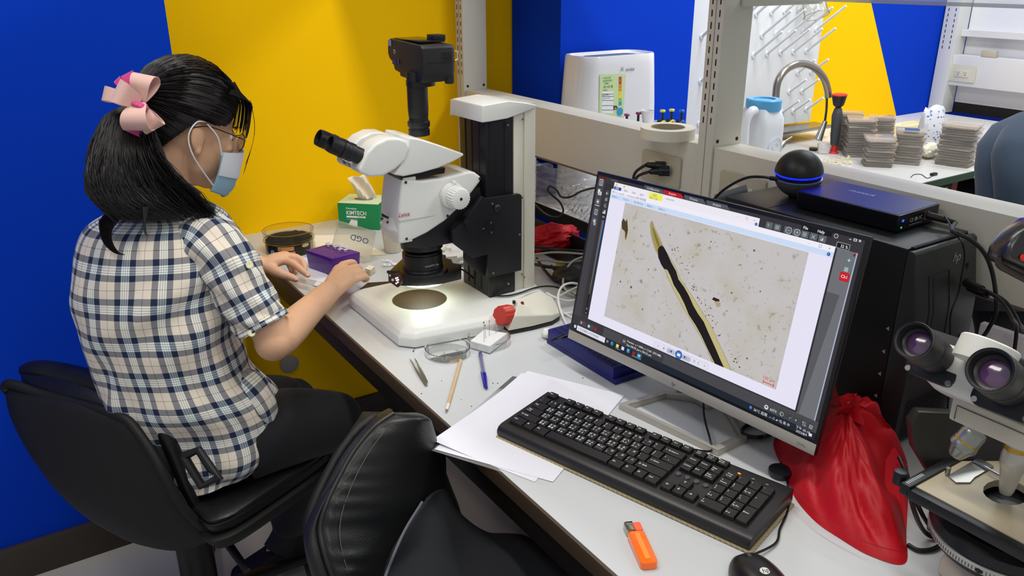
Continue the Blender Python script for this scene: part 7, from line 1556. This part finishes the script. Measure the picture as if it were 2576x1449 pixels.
# shirt tail bulge over the thigh at the right
tl_px = [(640, 930, 1.70), (668, 960, 1.70), (688, 1000, 1.71), (692, 1040, 1.73), (680, 1075, 1.75)]
sleeve('shirt_fold', [(575, 935, 1.70), (620, 968, 1.69), (655, 1010, 1.70), (672, 1052, 1.72)], [.020, .038, .036, .026], sh_, seed=5, ell=.8)
# ---- trousers and shoes
Mtr = mat('black_denim', '#14151b', .8, bump=.12, bscale=500, sheen=.1)
tg = G()
def tlimb(p, r, n=28, k=8, flat=1): tg.tube(p, r, n=n, k=k, flat=flat)
mh = (HipR+HipL)/2
tlimb([mh+V((-.03, -.02, .10)), mh+V((-.02, 0, .02)), mh+V((-.0, 0, -.03))], [.075, .10, .09])
tlimb([HipR+V((0, 0, .01)), HipR.lerp(KnR, .45)+V((0, 0, .012)), KnR.lerp(HipR, .12)+V((0, 0, .0)), KnR+V((.012, .008, -.012))], [.092, .086, .070, .056]); tlimb([KnR+V((0, 0, -.0)), KnR.lerp(AnR, .4), AnR.lerp(KnR, .15), AnR+V((0, 0, .045))], [.066, .058, .050, .047])
tlimb([HipL+V((0, 0, .01)), HipL.lerp(KnL, .45)+V((0, 0, .012)), KnL.lerp(HipL, .12), KnL+V((.012, .008, -.012))], [.092, .084, .069, .055]); tlimb([KnL, KnL.lerp(AnL, .4), AnL.lerp(KnL, .15), AnL+V((0, 0, .045))], [.065, .058, .050, .047])
tr = part('trousers', tg, Mtr, wo)
rm = tr.modifiers.new('blend', 'REMESH'); rm.mode = 'VOXEL'; rm.voxel_size = .007; rm.use_smooth_shade = True
s_ = tr.modifiers.new('soften', 'SMOOTH'); s_.iterations = 5
for an, d_ in ((AnR, V((-.62, -.10, 0)).normalized()), (AnL, V((.60, .45, 0)).normalized())):
    sd = V((-d_.y, d_.x, 0)); base = V((an.x, an.y, 0)); part('sock', G().tube([an+V((0, 0, .06)), an+V((0, 0, .0)), V((an.x, an.y, .055))+d_*.03], [.040, .037, .040], n=16), mat('sock_grey', '#2c2c2e', .9), wo)
    if an is AnR: base = base+V((.02, -.0, 0))
    SFm = frame(base-d_*.06, d_, sd, (0, 0, 1))
    sole = [(0, -.03), (.05, -.034), (.12, -.036), (.19, -.042), (.23, -.032), (.25, 0), (.23, .03), (.19, .038), (.12, .034), (.05, .032), (0, .028), (-.012, 0)]
    shoe = part('shoe', G().rings([[SFm @ V((x, y, .026)) for x, y in sole], [SFm @ V((.10+(x-.10)*.97, y*.95, .05 if x < .15 else .045)) for x, y in sole], [SFm @ V((.07+(x-.10)*.62, y*.72, .085 if x < .15 else .066)) for x, y in sole]], (1, 1)), mat('shoe_black', '#131316', .6), wo, bevel=.006, seg=3, angle=25)
    part('sole', G().rings([[SFm @ V((x*1.02, y*1.06, .001)) for x, y in sole], [SFm @ V((x*1.02, y*1.06, .0258)) for x, y in sole]], (1, 1)), mat('sole_grey', '#8b8886', .6), shoe, bevel=.004)
# ---- mask, straps, glasses
def facept(th, ph, s=1.0):   # around the lower face; th left/right, ph up/down
    return H((.022+.080*math.cos(th)*math.cos(ph*.55))*1, .071*math.sin(th)*s, -.046+.052*math.sin(ph)*1.25)
rs = []; 
for j in range(13):
    ph = lerp(-1.25, .72, j/12); row = []
    for i in range(25):
        th = lerp(-1.32, 1.32, i/24); edge = abs(i-12)/12
        f_ = .026+.088*math.cos(th)*(1-.13*(max(0, -ph)**2.2))+.0015*math.sin(j*2.1)*(1-edge); r_ = .074*math.sin(th)*(1-.10*max(0, -ph)); u_ = -.060+lerp(.060, .046, edge)*math.sin(ph)*1.10
        row.append(H(f_, r_, u_))
    rs.append(row)
mk_o = part('face_mask', G().rings(rs, (0, 0), closed=False), mat('mask_blue', '#8fb4cc', .8, bump=.2, bscale=600), wo, angle=80)
mk_o.modifiers.new('thick', 'SOLIDIFY').thickness = .0012
part('mask_edge', G().rings([[p+hf*.0022+hr*.0022 for p in rs[j][15:25]] for j in range(6, 13)], (0, 0), closed=False), mat('mask_white', '#dfe4ee', .8), mk_o)
Mel = mat('mask_loop', '#e9e9ee', .7)
part('ear_loop', G().tube([rs[11][24], H(.030, .078, .000), H(.004, .082, .020)], .0015, n=6), Mel, mk_o); part('ear_loop', G().tube([rs[2][23], H(-.006, .082, -.050), H(-.026, .083, -.012), H(-.018, .084, .018), H(.000, .082, .024)], .0015, n=6), Mel, mk_o)
part('ear_loop', G().tube([rs[11][0], H(.030, -.078, .0), H(.004, -.082, .020)], .0015, n=6), Mel, mk_o); part('ear_loop', G().tube([rs[2][1], H(-.006, -.082, -.050), H(-.026, -.083, -.012), H(.000, -.082, .024)], .0015, n=6), Mel, mk_o)
gl = part('glasses', G().tube([H(.100, -.012, .006), H(.104, 0, .009), H(.100, .012, .006)], .0011, n=6), mat('glasses_brown', '#4a3626', .3, .6), wo)
Mgf = mat('glasses_brown', '#4a3626', .3, .6)
for s in (1, -1):
    part('rim', G().tube([H(.098-.012*abs(math.cos(a))*0-.004*(1 if math.cos(a)*s > 0 else 0), s*.033+.021*math.cos(a), -.002+.018*math.sin(a)) for a in [2*PI*i/24 for i in range(24)]], .0010, n=6, closed=True), Mgf, gl)
    part('temple', G().tube([H(.096, s*.054, .004), H(.075, s*.070, .008), H(.01, s*.080, .016), H(-.022, s*.080, .006)], .0012, n=6), Mgf, gl)
    part('lens', G().prism([(.0205*math.cos(a), .0175*math.sin(a)) for a in [2*PI*i/24 for i in range(24)]], 0, .0008, frame(H(.0965, s*.033, -.002), hr, hu, hf)), clearmat('spectacle_lens', (.97, .97, .97), glossy=.5, opacity=.03), gl)
# ---- hair
def hairmat():
    m = bpy.data.materials.new('hair_black'); m.use_nodes = True; nt = m.node_tree; b_ = nt.nodes['Principled BSDF']
    b_.inputs['Base Color'].default_value = lin('#0f0b0c'); b_.inputs['Roughness'].default_value = .45; b_.inputs['Specular IOR Level'].default_value = .45
    oi = nt.nodes.new('ShaderNodeTexCoord'); n = nt.nodes.new('ShaderNodeTexNoise'); n.inputs['Scale'].default_value = 60; nt.links.new(oi.outputs['Object'], n.inputs[0])
    r = nt.nodes.new('ShaderNodeMapRange'); r.inputs[3].default_value = .36; r.inputs[4].default_value = .6; nt.links.new(n.outputs[0], r.inputs[0]); nt.links.new(r.outputs[0], b_.inputs['Roughness']); return m
Mh = hairmat()
knot = H(-.135, .030, .040)
def scalp(a, e, s=1.0):  # a: azimuth from front toward the right side (camera); e: elevation
    return H(-.012+.104*math.cos(a)*math.cos(e)*s, .083*math.sin(a)*math.cos(e)*s, .020+.116*math.sin(e)*s)
cap = G(); rows_ = []
NA = 48
def low(a):   # lower hairline elevation by azimuth
    d_ = abs((a+PI) % (2*PI)-PI)
    pts = [(0, .55), (.55, .42), (.95, .05), (1.25, .02), (1.55, .10), (1.85, -.25), (2.2, -.62), (2.7, -.80), (3.15, -.85)]
    for (x0__, y0__), (x1__, y1__) in zip(pts, pts[1:]):
        if x0__ <= d_ <= x1__: return lerp(y0__, y1__, (d_-x0__)/(x1__-x0__))
    return -.85
for j in range(17):
    rows_.append([scalp(2*PI*i/NA, lerp(low(2*PI*i/NA), PI/2, j/16), .955) for i in range(NA)])
cap.rings(rows_, (0, 1)); hair = part('hair', cap, Mh, wo, angle=80)
hair.modifiers.new('thick', 'SOLIDIFY').thickness = .006
q = random.Random(17)
def strand(g, pts, r0, r1, n=3, k=3): g.tube(pts, [r0, r0, (r0+r1)/2, r1], n=3, k=k)
g = G()
for i in range(1700):     # swept from the hairline to the knot
    a = q.uniform(-PI, PI); l_ = low(a); e = l_+q.uniform(-.02, .12) if q.random() < .55 else q.uniform(l_, 1.35); s0 = q.uniform(.99, 1.025)
    p0 = scalp(a, e, s0); pts = [p0]
    for t in (.25, .5, .75, .92):
        d_ = (p0.lerp(knot, t)-H(-.012, 0, .02)); loc = V((d_.dot(hf)/.104, d_.dot(hr)/.083, d_.dot(hu)/.116)); L_ = loc.length
        sc2 = (s0+.02*math.sin(PI*t)+q.uniform(-.006, .006)); loc = loc/L_*lerp(sc2, 1.22, max(0, t-.7)*2.4) if L_ > .01 else loc
        pts.append(H(-.012+.104*loc.x, .083*loc.y, .020+.116*loc.z))
    pts.append(knot+V((q.uniform(-.012, .012), q.uniform(-.012, .012), q.uniform(-.012, .012))))
    strand(g, pts, q.uniform(.0006, .0011), .0007)
part('hair_strands', g, Mh, wo, kind='stuff', angle=80)
def hp(a, b_, D_): return atd(a, b_, D_)
g = G()
# ponytail: body volume and strands following it
spine = [(346, 258, 1.560), (305, 300, 1.545), (276, 370, 1.535), (275, 440, 1.530), (300, 500, 1.530), (340, 535, 1.528)]
tail = G(); tail.tube([hp(p[0], p[1], p[2]+.012) for p in spine], [.016, .028, .034, .038, .036, .012], n=20, k=6, flat=.6)
tail.tube([hp(366, 300, 1.575), hp(350, 380, 1.560), hp(375, 455, 1.555), hp(430, 500, 1.565), hp(485, 525, 1.60)], [.016, .030, .034, .024, .008], n=18, k=6, flat=.6)
pt_o = part('ponytail', tail, Mh, wo, angle=80)
ends = [((470, 508), (545, 545)), ((430, 500), (525, 542)), ((380, 500), (470, 530)), ((330, 500), (400, 540)), ((300, 500), (340, 560)), ((280, 500), (265, 590)), ((255, 480), (300, 560)), ((250, 470), (260, 560)), ((240, 470), (310, 540))]
for i in range(1700):
    u = q.random(); j = lerp(0, 1, u)
    # lateral position across the tail: 0 left edge, 1 right edge
    a1 = (lerp(268, 378, j)+q.gauss(0, 3), lerp(290, 305, j), 1.512+q.uniform(0, .03))
    a2 = (lerp(232, 400, j)+q.gauss(0, 4), lerp(370, 375, j)+q.gauss(0, 4), 1.484+.02*abs(j-.5)+q.uniform(0, .03))
    a3 = (lerp(219, 445, j**1.1)+q.gauss(0, 5), lerp(440, 440, j)+q.gauss(0, 5), 1.474+.035*j+q.uniform(0, .03))
    a4 = (lerp(240, 500, j**1.15)+q.gauss(0, 6), lerp(505, 492, j)+q.gauss(0, 6), 1.478+.06*j+q.uniform(0, .025))
    a5 = (lerp(300, 540, j**.9)+q.gauss(0, 9), lerp(548, 540, j)+q.gauss(0, 7), 1.512+.07*j)
    strand(g, [hp(346+q.uniform(-8, 14), 262+q.uniform(-8, 8), 1.560), hp(*a1), hp(*a2), hp(*a3), hp(*a4), hp(*a5)], q.uniform(.0006, .0016), .0004, k=3)
for i in range(90):      # the loose lock hanging down the back
    j = q.random()
    strand(g, [hp(330+q.uniform(-30, 40), 515, 1.515), hp(lerp(258, 300, j), 548+q.uniform(-5, 5), 1.512), hp(lerp(252, 280, j), 580, 1.512), hp(lerp(262, 283, j), 612, 1.512), hp(lerp(285, 298, j), 634, 1.515), hp(lerp(304, 314, j), 641, 1.518)], q.uniform(.0014, .0026), .0006)
for i in range(14): strand(g, [hp(360+i, 520, 1.51), hp(362+i*.4, 550, 1.51), hp(363+q.uniform(-2, 4), 575, 1.51), hp(368+q.uniform(-3, 3), 592, 1.51)], .0010, .0004)
for i in range(12): strand(g, [hp(262+q.uniform(-8, 8), 330, 1.53), hp(228, 400, 1.52), hp(214+q.uniform(-2, 5), 450, 1.515), hp(220+q.uniform(-3, 6), 490, 1.515), hp(250, 515, 1.512)], .0009, .0004)
part('ponytail_strands', g, Mh, pt_o, kind='stuff', angle=80)
g = G()
for i in range(150):     # fringe falling at the temple and forehead
    r_ = q.uniform(-.055, .072); side = r_ > .045
    p0 = H(.070-.03*abs(r_)/.07, r_*.9, .112-abs(r_)*.35); strand(g, [p0, H(.098-.35*max(0, abs(r_)-.03), r_, .080), H(.106-.5*max(0, abs(r_)-.03), r_*1.04, .050), H(.108-.55*max(0, abs(r_)-.03), r_*1.05, q.uniform(.008, .026))], q.uniform(.0006, .0013), .0004)
for i in range(10): strand(g, [H(.085, .058, .085), H(.102, .062, .045), H(.108, .062, .005), H(.104, .060, -.045+q.uniform(-.02, .01))], .0007, .0003)
part('fringe', g, Mh, wo, kind='stuff', angle=80)
# ---- ribbon bow
Mpk, Mhp = mat('ribbon_pale_pink', '#e3b9ae', .55, sheen=.3), mat('ribbon_hot_pink', '#c9327e', .5, sheen=.3)
bow = part('hair_bow', G().ell(tuple(hp(350, 262, 1.485)), (.010, .012, .012), None, 16, 10), Mhp, wo, label='pink ribbon bow')
def loop(px0, px1, D0, D1, wid, open_, m, nm='ribbon_loop', w2=None):
    D0, D1, wid, open_ = D0-.055, D1-.055, wid*1.25, open_*1.1
    A, B = hp(*px0, D0), hp(*px1, D1); d_ = (B-A); L_ = d_.length; d_.normalize(); nn_ = -FW; nn_ = (nn_-d_*nn_.dot(d_)).normalized(); s_ = d_.cross(nn_)
    path = [(0, 0), (.25, .45), (.55, .85), (.85, .75), (1.0, .15), (.88, -.45), (.55, -.35), (.25, -.12), (0, 0)]
    c_ = catmull([A+d_*L_*x+nn_*open_*y for x, y in path], 5); a_, b_ = [], []
    for i, p in enumerate(c_):
        t = i/(len(c_)-1); w_ = wid*(.35+.65*math.sin(PI*min(1, max(0, t)))**.7); a_.append(p+s_*w_/2); b_.append(p-s_*w_/2)
    part(nm, G().strip(a_, b_, .0012), m, bow, angle=60)
K_ = (352, 258)
loop(K_, (292, 228), 1.53, 1.52, .036, .026, Mpk); loop((330, 250), (262, 236), 1.545, 1.55, .022, .012, Mpk); loop(K_, (372, 192), 1.535, 1.545, .034, .022, Mpk)
loop((345, 240), (322, 186), 1.55, 1.56, .018, .010, Mhp); loop((330, 240), (296, 200), 1.55, 1.56, .012, .008, Mhp)
loop(K_, (348, 328), 1.53, 1.525, .040, .024, Mpk); loop((360, 275), (392, 325), 1.535, 1.545, .030, .016, Mpk); loop((352, 285), (330, 335), 1.55, 1.55, .026, .006, Mhp)
for dx, dy in ((-6, 0), (2, 3)):
    part('bow_band', G().tube([hp(334+dx, 252+dy, 1.474), hp(350+dx, 262+dy, 1.462), hp(368+dx, 266+dy, 1.474)], .006, n=10, flat=.45), Mhp, bow)
# ================================================================ chairs
Mle = mat('black_leather', '#0f1012', .40, coat=.05, bump=.2, bscale=420); Mshl = mat('chair_shell_black', '#0d0c0c', .6, bump=.1, bscale=500)
ch = thing('desk_chair', 'black bucket desk chair the woman in plaid sits on', 'chair', (-.33, 1.66, 0))
def patch(name, L, Rr, bulge, th, m, par, nu=18, k=5, dirn=None, bev=0, label=None, crown=.012):
    L, Rr = catmull([atd(*p) for p in L], k), catmull([atd(*p) for p in Rr], k); n = min(len(L), len(Rr)); dirn = dirn or -FH
    A, B = [], []
    for j in range(n):
        ra, rb_ = [], []
        for i in range(nu+1):
            u = i/nu; t = j/(n-1); w_ = (math.sin(PI*u)**.6)*(math.sin(PI*(.12+.76*t))**.6); p = L[j].lerp(Rr[j], u)+dirn*bulge*math.sin(PI*u)*t**.6+V((0, 0, crown))*math.sin(PI*u)*(1-t)
            e_ = min(u, 1-u, t, 1-t); f_ = min(1, e_/.10)**.5 if e_ > 0 else 0
            ra.append(p+dirn*th/2*f_); rb_.append(p-dirn*th/2*f_)
        A.append(ra); B.append(rb_)
    g = G(); nn = nu+1; vs = [p for r_ in A for p in r_]+[p for r_ in B for p in r_]; fs = []; o = n*nn
    for j in range(n-1):
        for i in range(nu): a = j*nn+i; fs.append((a, a+1, a+nn+1, a+nn)); fs.append((o+a+nn, o+a+nn+1, o+a+1, o+a))
    for i in range(nu): fs.append((i+1, i, o+i, o+i+1)); a = (n-1)*nn+i; fs.append((a, a+1, o+a+1, o+a))
    for j in range(n-1): a = j*nn; fs.append((a, a+nn, o+a+nn, o+a)); a = j*nn+nu; fs.append((a+nn, a, o+a, o+a+nn))
    g.add(vs, fs); return part(name, g, m, par, angle=70, label=label)
patch('back_shell', [(12, 975, 1.70), (26, 1050, 1.69), (85, 1160, 1.69), (170, 1262, 1.70), (290, 1340, 1.72), (400, 1372, 1.74)], [(318, 1052, 1.60), (385, 1120, 1.60), (425, 1205, 1.61), (470, 1280, 1.63), (520, 1325, 1.65), (560, 1345, 1.68)], .030, .022, Mshl, ch)
patch('back_pad', [(50, 920, 1.735), (70, 1010, 1.74), (120, 1100, 1.74), (200, 1200, 1.75)], [(395, 1040, 1.635), (425, 1090, 1.64), (455, 1170, 1.65), (490, 1250, 1.68)], .028, .060, Mle, ch, nu=22, crown=.022)
part('pad_roll', G().tube([atd(a, b_, d_) for a, b_, d_ in ((58, 932, 1.73), (100, 930, 1.72), (180, 946, 1.70), (270, 972, 1.67), (345, 1008, 1.645), (392, 1045, 1.63), (420, 1095, 1.63), (446, 1160, 1.64), (470, 1225, 1.65), (505, 1300, 1.67))], [.012, .021, .024, .024, .024, .022, .018, .016, .014, .012], n=18, k=5), Mle, ch)
part('shell_rim', G().tube([atd(a, b_, d_) for a, b_, d_ in ((22, 985, 1.70), (14, 972, 1.70), (30, 966, 1.69), (100, 990, 1.67), (200, 1015, 1.64), (285, 1042, 1.61), (325, 1062, 1.60), (372, 1125, 1.595), (415, 1200, 1.60), (465, 1282, 1.62), (520, 1332, 1.65))], .010, n=12, k=5), Mshl, ch)
# seat pan and pad
so = [onz(a, b_, .435) for a, b_ in ((505, 1335), (560, 1342), (650, 1292), (830, 1162), (838, 1120), (790, 1075), (640, 1060), (480, 1120), (420, 1230))]
cs_ = sum(so, V())/len(so)
def blob(z0, z1, f0, f1): return [[V((cs_.x+(p.x-cs_.x)*f, cs_.y+(p.y-cs_.y)*f, z)) for p in catmull(so, 5, True)] for z, f in ((z0, f0*.9), (z0+.004, f0*.97), ((z0+z1)/2, (f0+f1)/2), (z1-.004, f1), (z1, f1*.96), (z1+.003, f1*.8))]
part('seat_pan', G().rings(blob(.385, .425, .94, 1.0), (1, 1)), Mshl, ch, angle=50)
part('seat_pad', G().rings(blob(.429, .468, .97, .96), (1, 1)), Mle, ch, angle=50)
part('seat_seam', G().tube([V((cs_.x+(p.x-cs_.x)*.975, cs_.y+(p.y-cs_.y)*.975, .456)) for p in catmull(so, 5, True)], .0022, n=6, closed=True), Mle, ch)
pc_ = onz(500, 1440, .15)
part('pole', G().cyl((pc_.x, pc_.y, .10), (pc_.x, pc_.y, .38), .040, .042, n=32), mat('pole_black', '#121214', .4), ch)
part('hub', G().lathe([(.03, .05), (.055, .06), (.05, .10), (.041, .105)], Matrix.Translation((pc_.x, pc_.y, 0)), 28), Msb, ch)
for k in range(5):
    a = k*2*PI/5+.05; e_ = V((pc_.x+.27*math.cos(a), pc_.y+.27*math.sin(a), .062)); part('base_arm', G().tube([(pc_.x+.03*math.cos(a), pc_.y+.03*math.sin(a), .085), e_], [.024, .016], n=12, sm=False, flat=.7), Msb, ch)
    c_ = part('caster', G().cyl(e_+V((-.012, 0, -.036)), e_+V((.012, 0, -.036)), .0245, n=20), Msb, ch, bevel=.003); part('caster_stem', G().cyl(e_+V((0, 0, -.02)), e_+V((0, 0, .004)), .008), Mst, c_)
part('lever', G().tube([atd(552, 1345, 1.80), atd(575, 1372, 1.78)], .0045, n=8, sm=False), Msb, ch); part('lever_grip', G().cyl(atd(575, 1370, 1.78), atd(622, 1436, 1.74), .0095, .008, n=12), mat('grip_black', '#0d0d0f', .5), ch)
bf = [(462, 1148), (500, 1132), (532, 1180), (552, 1200), (508, 1222)]
fo = [atd(a, b_, 1.585) for a, b_ in bf]; part('arm_bracket', G().tube(fo+[fo[0]], .009, n=10, sm=False), mat('bracket_black', '#101012', .45), ch)
# jacket-free near chair
c2 = thing('desk_chair', 'black leather desk chair in the foreground, its padded back puckered at the seam', 'chair', (-.02, 1.0, 0))
D0 = 1.30
Lf = [(985, 1040, 1.30), (935, 1075, 1.28), (885, 1135, 1.26), (848, 1200, 1.24), (815, 1270, 1.22), (800, 1330, 1.21), (812, 1395, 1.20), (840, 1470, 1.20), (880, 1560, 1.21), (920, 1640, 1.22)]
Rf = [(1052, 1038, 1.34), (1078, 1085, 1.37), (1098, 1150, 1.40), (1122, 1215, 1.42), (1146, 1275, 1.43), (1160, 1330, 1.44), (1160, 1400, 1.44), (1150, 1480, 1.43), (1140, 1560, 1.42), (1130, 1640, 1.42)]
L_, R_ = catmull([atd(*p) for p in Lf], 9), catmull([atd(*p) for p in Rf], 9)
nrm = V((.55, -.80, .18)).normalized()
rows_ = []; nu = 44; n = len(L_)
for j in range(n):
    r_ = []; t = j/(n-1)
    for i in range(nu+1):
        u = i/nu; p = L_[j].lerp(R_[j], u); e_ = min(u, 1-u); f_ = math.sin(PI*min(.5, u*1.15+.02) if u < .42 else PI*(.5+.5*(u-.42)/.58*.98))**.5; tf = min(1, t/.05)**.5
        puck = .0040*math.exp(-u/.085)*math.sin(t*88+1.2*math.sin(t*17)+u*6)*min(1, u/.03)*(.35+.65*abs(math.sin(t*9+1)))
        r_.append(p+nrm*(.042*f_*tf+puck))
    rows_.append(r_)
back_ = [[p-nrm*.012 for p in [L_[j].lerp(R_[j], i/nu) for i in range(nu+1)]] for j in range(n)]
g = G(); nn = nu+1; o = n*nn; vs = [p for r_ in rows_ for p in r_]+[p for r_ in back_ for p in r_]; fs = []
for j in range(n-1):
    for i in range(nu): a = j*nn+i; fs.append((a, a+nn, a+nn+1, a+1)); fs.append((o+a+1, o+a+nn+1, o+a+nn, o+a))
for i in range(nu): fs.append((i, i+1, o+i+1, o+i)); a = (n-1)*nn+i; fs.append((a+1, a, o+a, o+a+1))
for j in range(n-1): a = j*nn; fs.append((a+nn, a, o+a, o+a+nn)); a = j*nn+nu; fs.append((a, a+nn, o+a+nn, o+a))
g.add(vs, fs); part('back_cushion', g, Mle, c2, angle=80)
# outer band and shell behind the cushion
Lo = [(975, 1036, 1.315), (938, 1058, 1.30), (905, 1095, 1.29), (850, 1170, 1.27), (795, 1258, 1.24), (765, 1330, 1.225), (770, 1400, 1.22), (795, 1470, 1.22), (840, 1560, 1.22)]
def band(name, off0, off1, rad, m, **k):
    c_ = [p+nrm*off0 for p in catmull([atd(*q_) for q_ in Lf], 8)]; part(name, G().tube(c_, rad, n=14, k=2, sm=False, **k), m, c2, angle=80)
band('seam_piping', .004, 0, .0042, mat('piping_black', '#201f1f', .4))
Lm = catmull([atd(a, b_, d_) for a, b_, d_ in Lo], 8); Lc = [L_[min(len(L_)-1, int(i*(len(L_)-1)/(len(Lm)-1)))] for i in range(len(Lm))]
rs = []
for i, (a, c_) in enumerate(zip(Lm, Lc)):
    m_ = a.lerp(c_, .5); n_ = (nrm*.2-FH*.2).normalized(); w_ = (c_-a)
    outw = -(FH*.6+nrm*.5).normalized()
    rs.append([a.lerp(c_, u)+(-FH*.018*math.sin(PI*u)**.7) for u in [k/8 for k in range(9)]]+[a.lerp(c_, u)+FH*.012 for u in [1-k/8 for k in range(9)]])
part('side_band', G().rings(rs, (1, 1)), mat('band_leather', '#1d1c1c', .45, bump=.2, bscale=420), c2, angle=80)
shl = [[L_[j].lerp(R_[j], i/12)-nrm*(.030+.05*math.sin(PI*i/12)) for i in range(13)] for j in range(0, n, 4)]
o_ = part('back_shell', G().rings(shl, (0, 0), closed=False), Mshl, c2, angle=80); o_.modifiers.new('thick', 'SOLIDIFY').thickness = .014
st_ = []
for j in range(4, n-2):
    a = rows_[j][2]; 
    if j % 1 == 0: st_.append(a+nrm*.0008)
st_ = [sum(st_[max(0, j-9):j+10], V())/len(st_[max(0, j-9):j+10])+nrm*.0012 for j in range(len(st_))]
part('stitching', G().tube(st_[::2], .0008, n=4, k=2, sm=False), mat('thread', '#5b5148', .7), c2)
sc2 = V((.03, .86, 0))
so2 = [V((sc2.x+x, sc2.y+y, 0)) for x, y in ((-.18, .16), (-.06, .25), (.10, .24), (.22, .12), (.20, -.10), (.06, -.24), (-.12, -.22), (-.22, -.04))]
so2 = [p+V((-.20, .0, 0)) for p in so2]; cs2 = sum(so2, V())/8
part('seat_pad', G().rings([[V((cs2.x+(p.x-cs2.x)*f, cs2.y+(p.y-cs2.y)*f, z)) for p in catmull(so2, 5, True)] for z, f in ((.38, .85), (.385, .95), (.42, 1), (.455, .98), (.468, .9), (.47, .7))], (1, 1)), Mle, c2, angle=50)
part('pole', G().cyl((cs2.x, cs2.y, .08), (cs2.x, cs2.y, .379), .034, n=28), mat('pole_black', '#121214', .4), c2)
for k in range(5):
    a = k*2*PI/5+.1; e_ = V((cs2.x+.27*math.cos(a), cs2.y+.27*math.sin(a), .062)); part('base_arm', G().tube([(cs2.x+.02*math.cos(a), cs2.y+.02*math.sin(a), .085), e_], [.022, .016], n=12, sm=False), Msb, c2)
    part('caster', G().cyl(e_+V((-.012, 0, -.036)), e_+V((.012, 0, -.036)), .0245, n=20), Msb, c2, bevel=.003)
# dark jacket on the near chair's seat
Mjk = mat('navy_jacket', '#0b0e15', .85, bump=.3, bscale=60)
gp = [[(1062, 1262, 1.29), (1120, 1235, 1.36), (1160, 1300, 1.42), (1190, 1345, 1.44)], [(1020, 1330, 1.22), (1110, 1310, 1.29), (1220, 1345, 1.36), (1340, 1352, 1.40)], [(985, 1410, 1.18), (1110, 1400, 1.24), (1260, 1400, 1.29), (1440, 1385, 1.33)], [(960, 1480, 1.15), (1110, 1480, 1.19), (1300, 1480, 1.24), (1560, 1465, 1.28)], [(940, 1580, 1.14), (1110, 1580, 1.16), (1320, 1580, 1.19), (1640, 1570, 1.24)]]
cr2 = [catmull([atd(*p) for p in r_], 10) for r_ in gp]; colz = [catmull([r_[i] for r_ in cr2], 9) for i in range(len(cr2[0]))]
rows_ = [[p+(-FW)*(.010*math.sin(i*.55+j*.16)+.012*NZ.noise(V((i*.13, j*.10, 0)))) for j, p in enumerate(c_)] for i, c_ in enumerate(colz)]
jk = thing('jacket', 'dark navy jacket draped over the front chair seat under the bench', 'jacket', (-.0, .95, 0)); o_ = part('cloth', G().rings(rows_, (0, 0), closed=False), Mjk, jk, angle=80); o_.modifiers.new('thick', 'SOLIDIFY').thickness = .006
part('seam', G().tube([rows_[0][j]+(-FW)*.003 for j in range(0, len(rows_[0]), 2)], .0022, n=6, k=2), mat('jacket_seam', '#5a5a62', .7), jk)
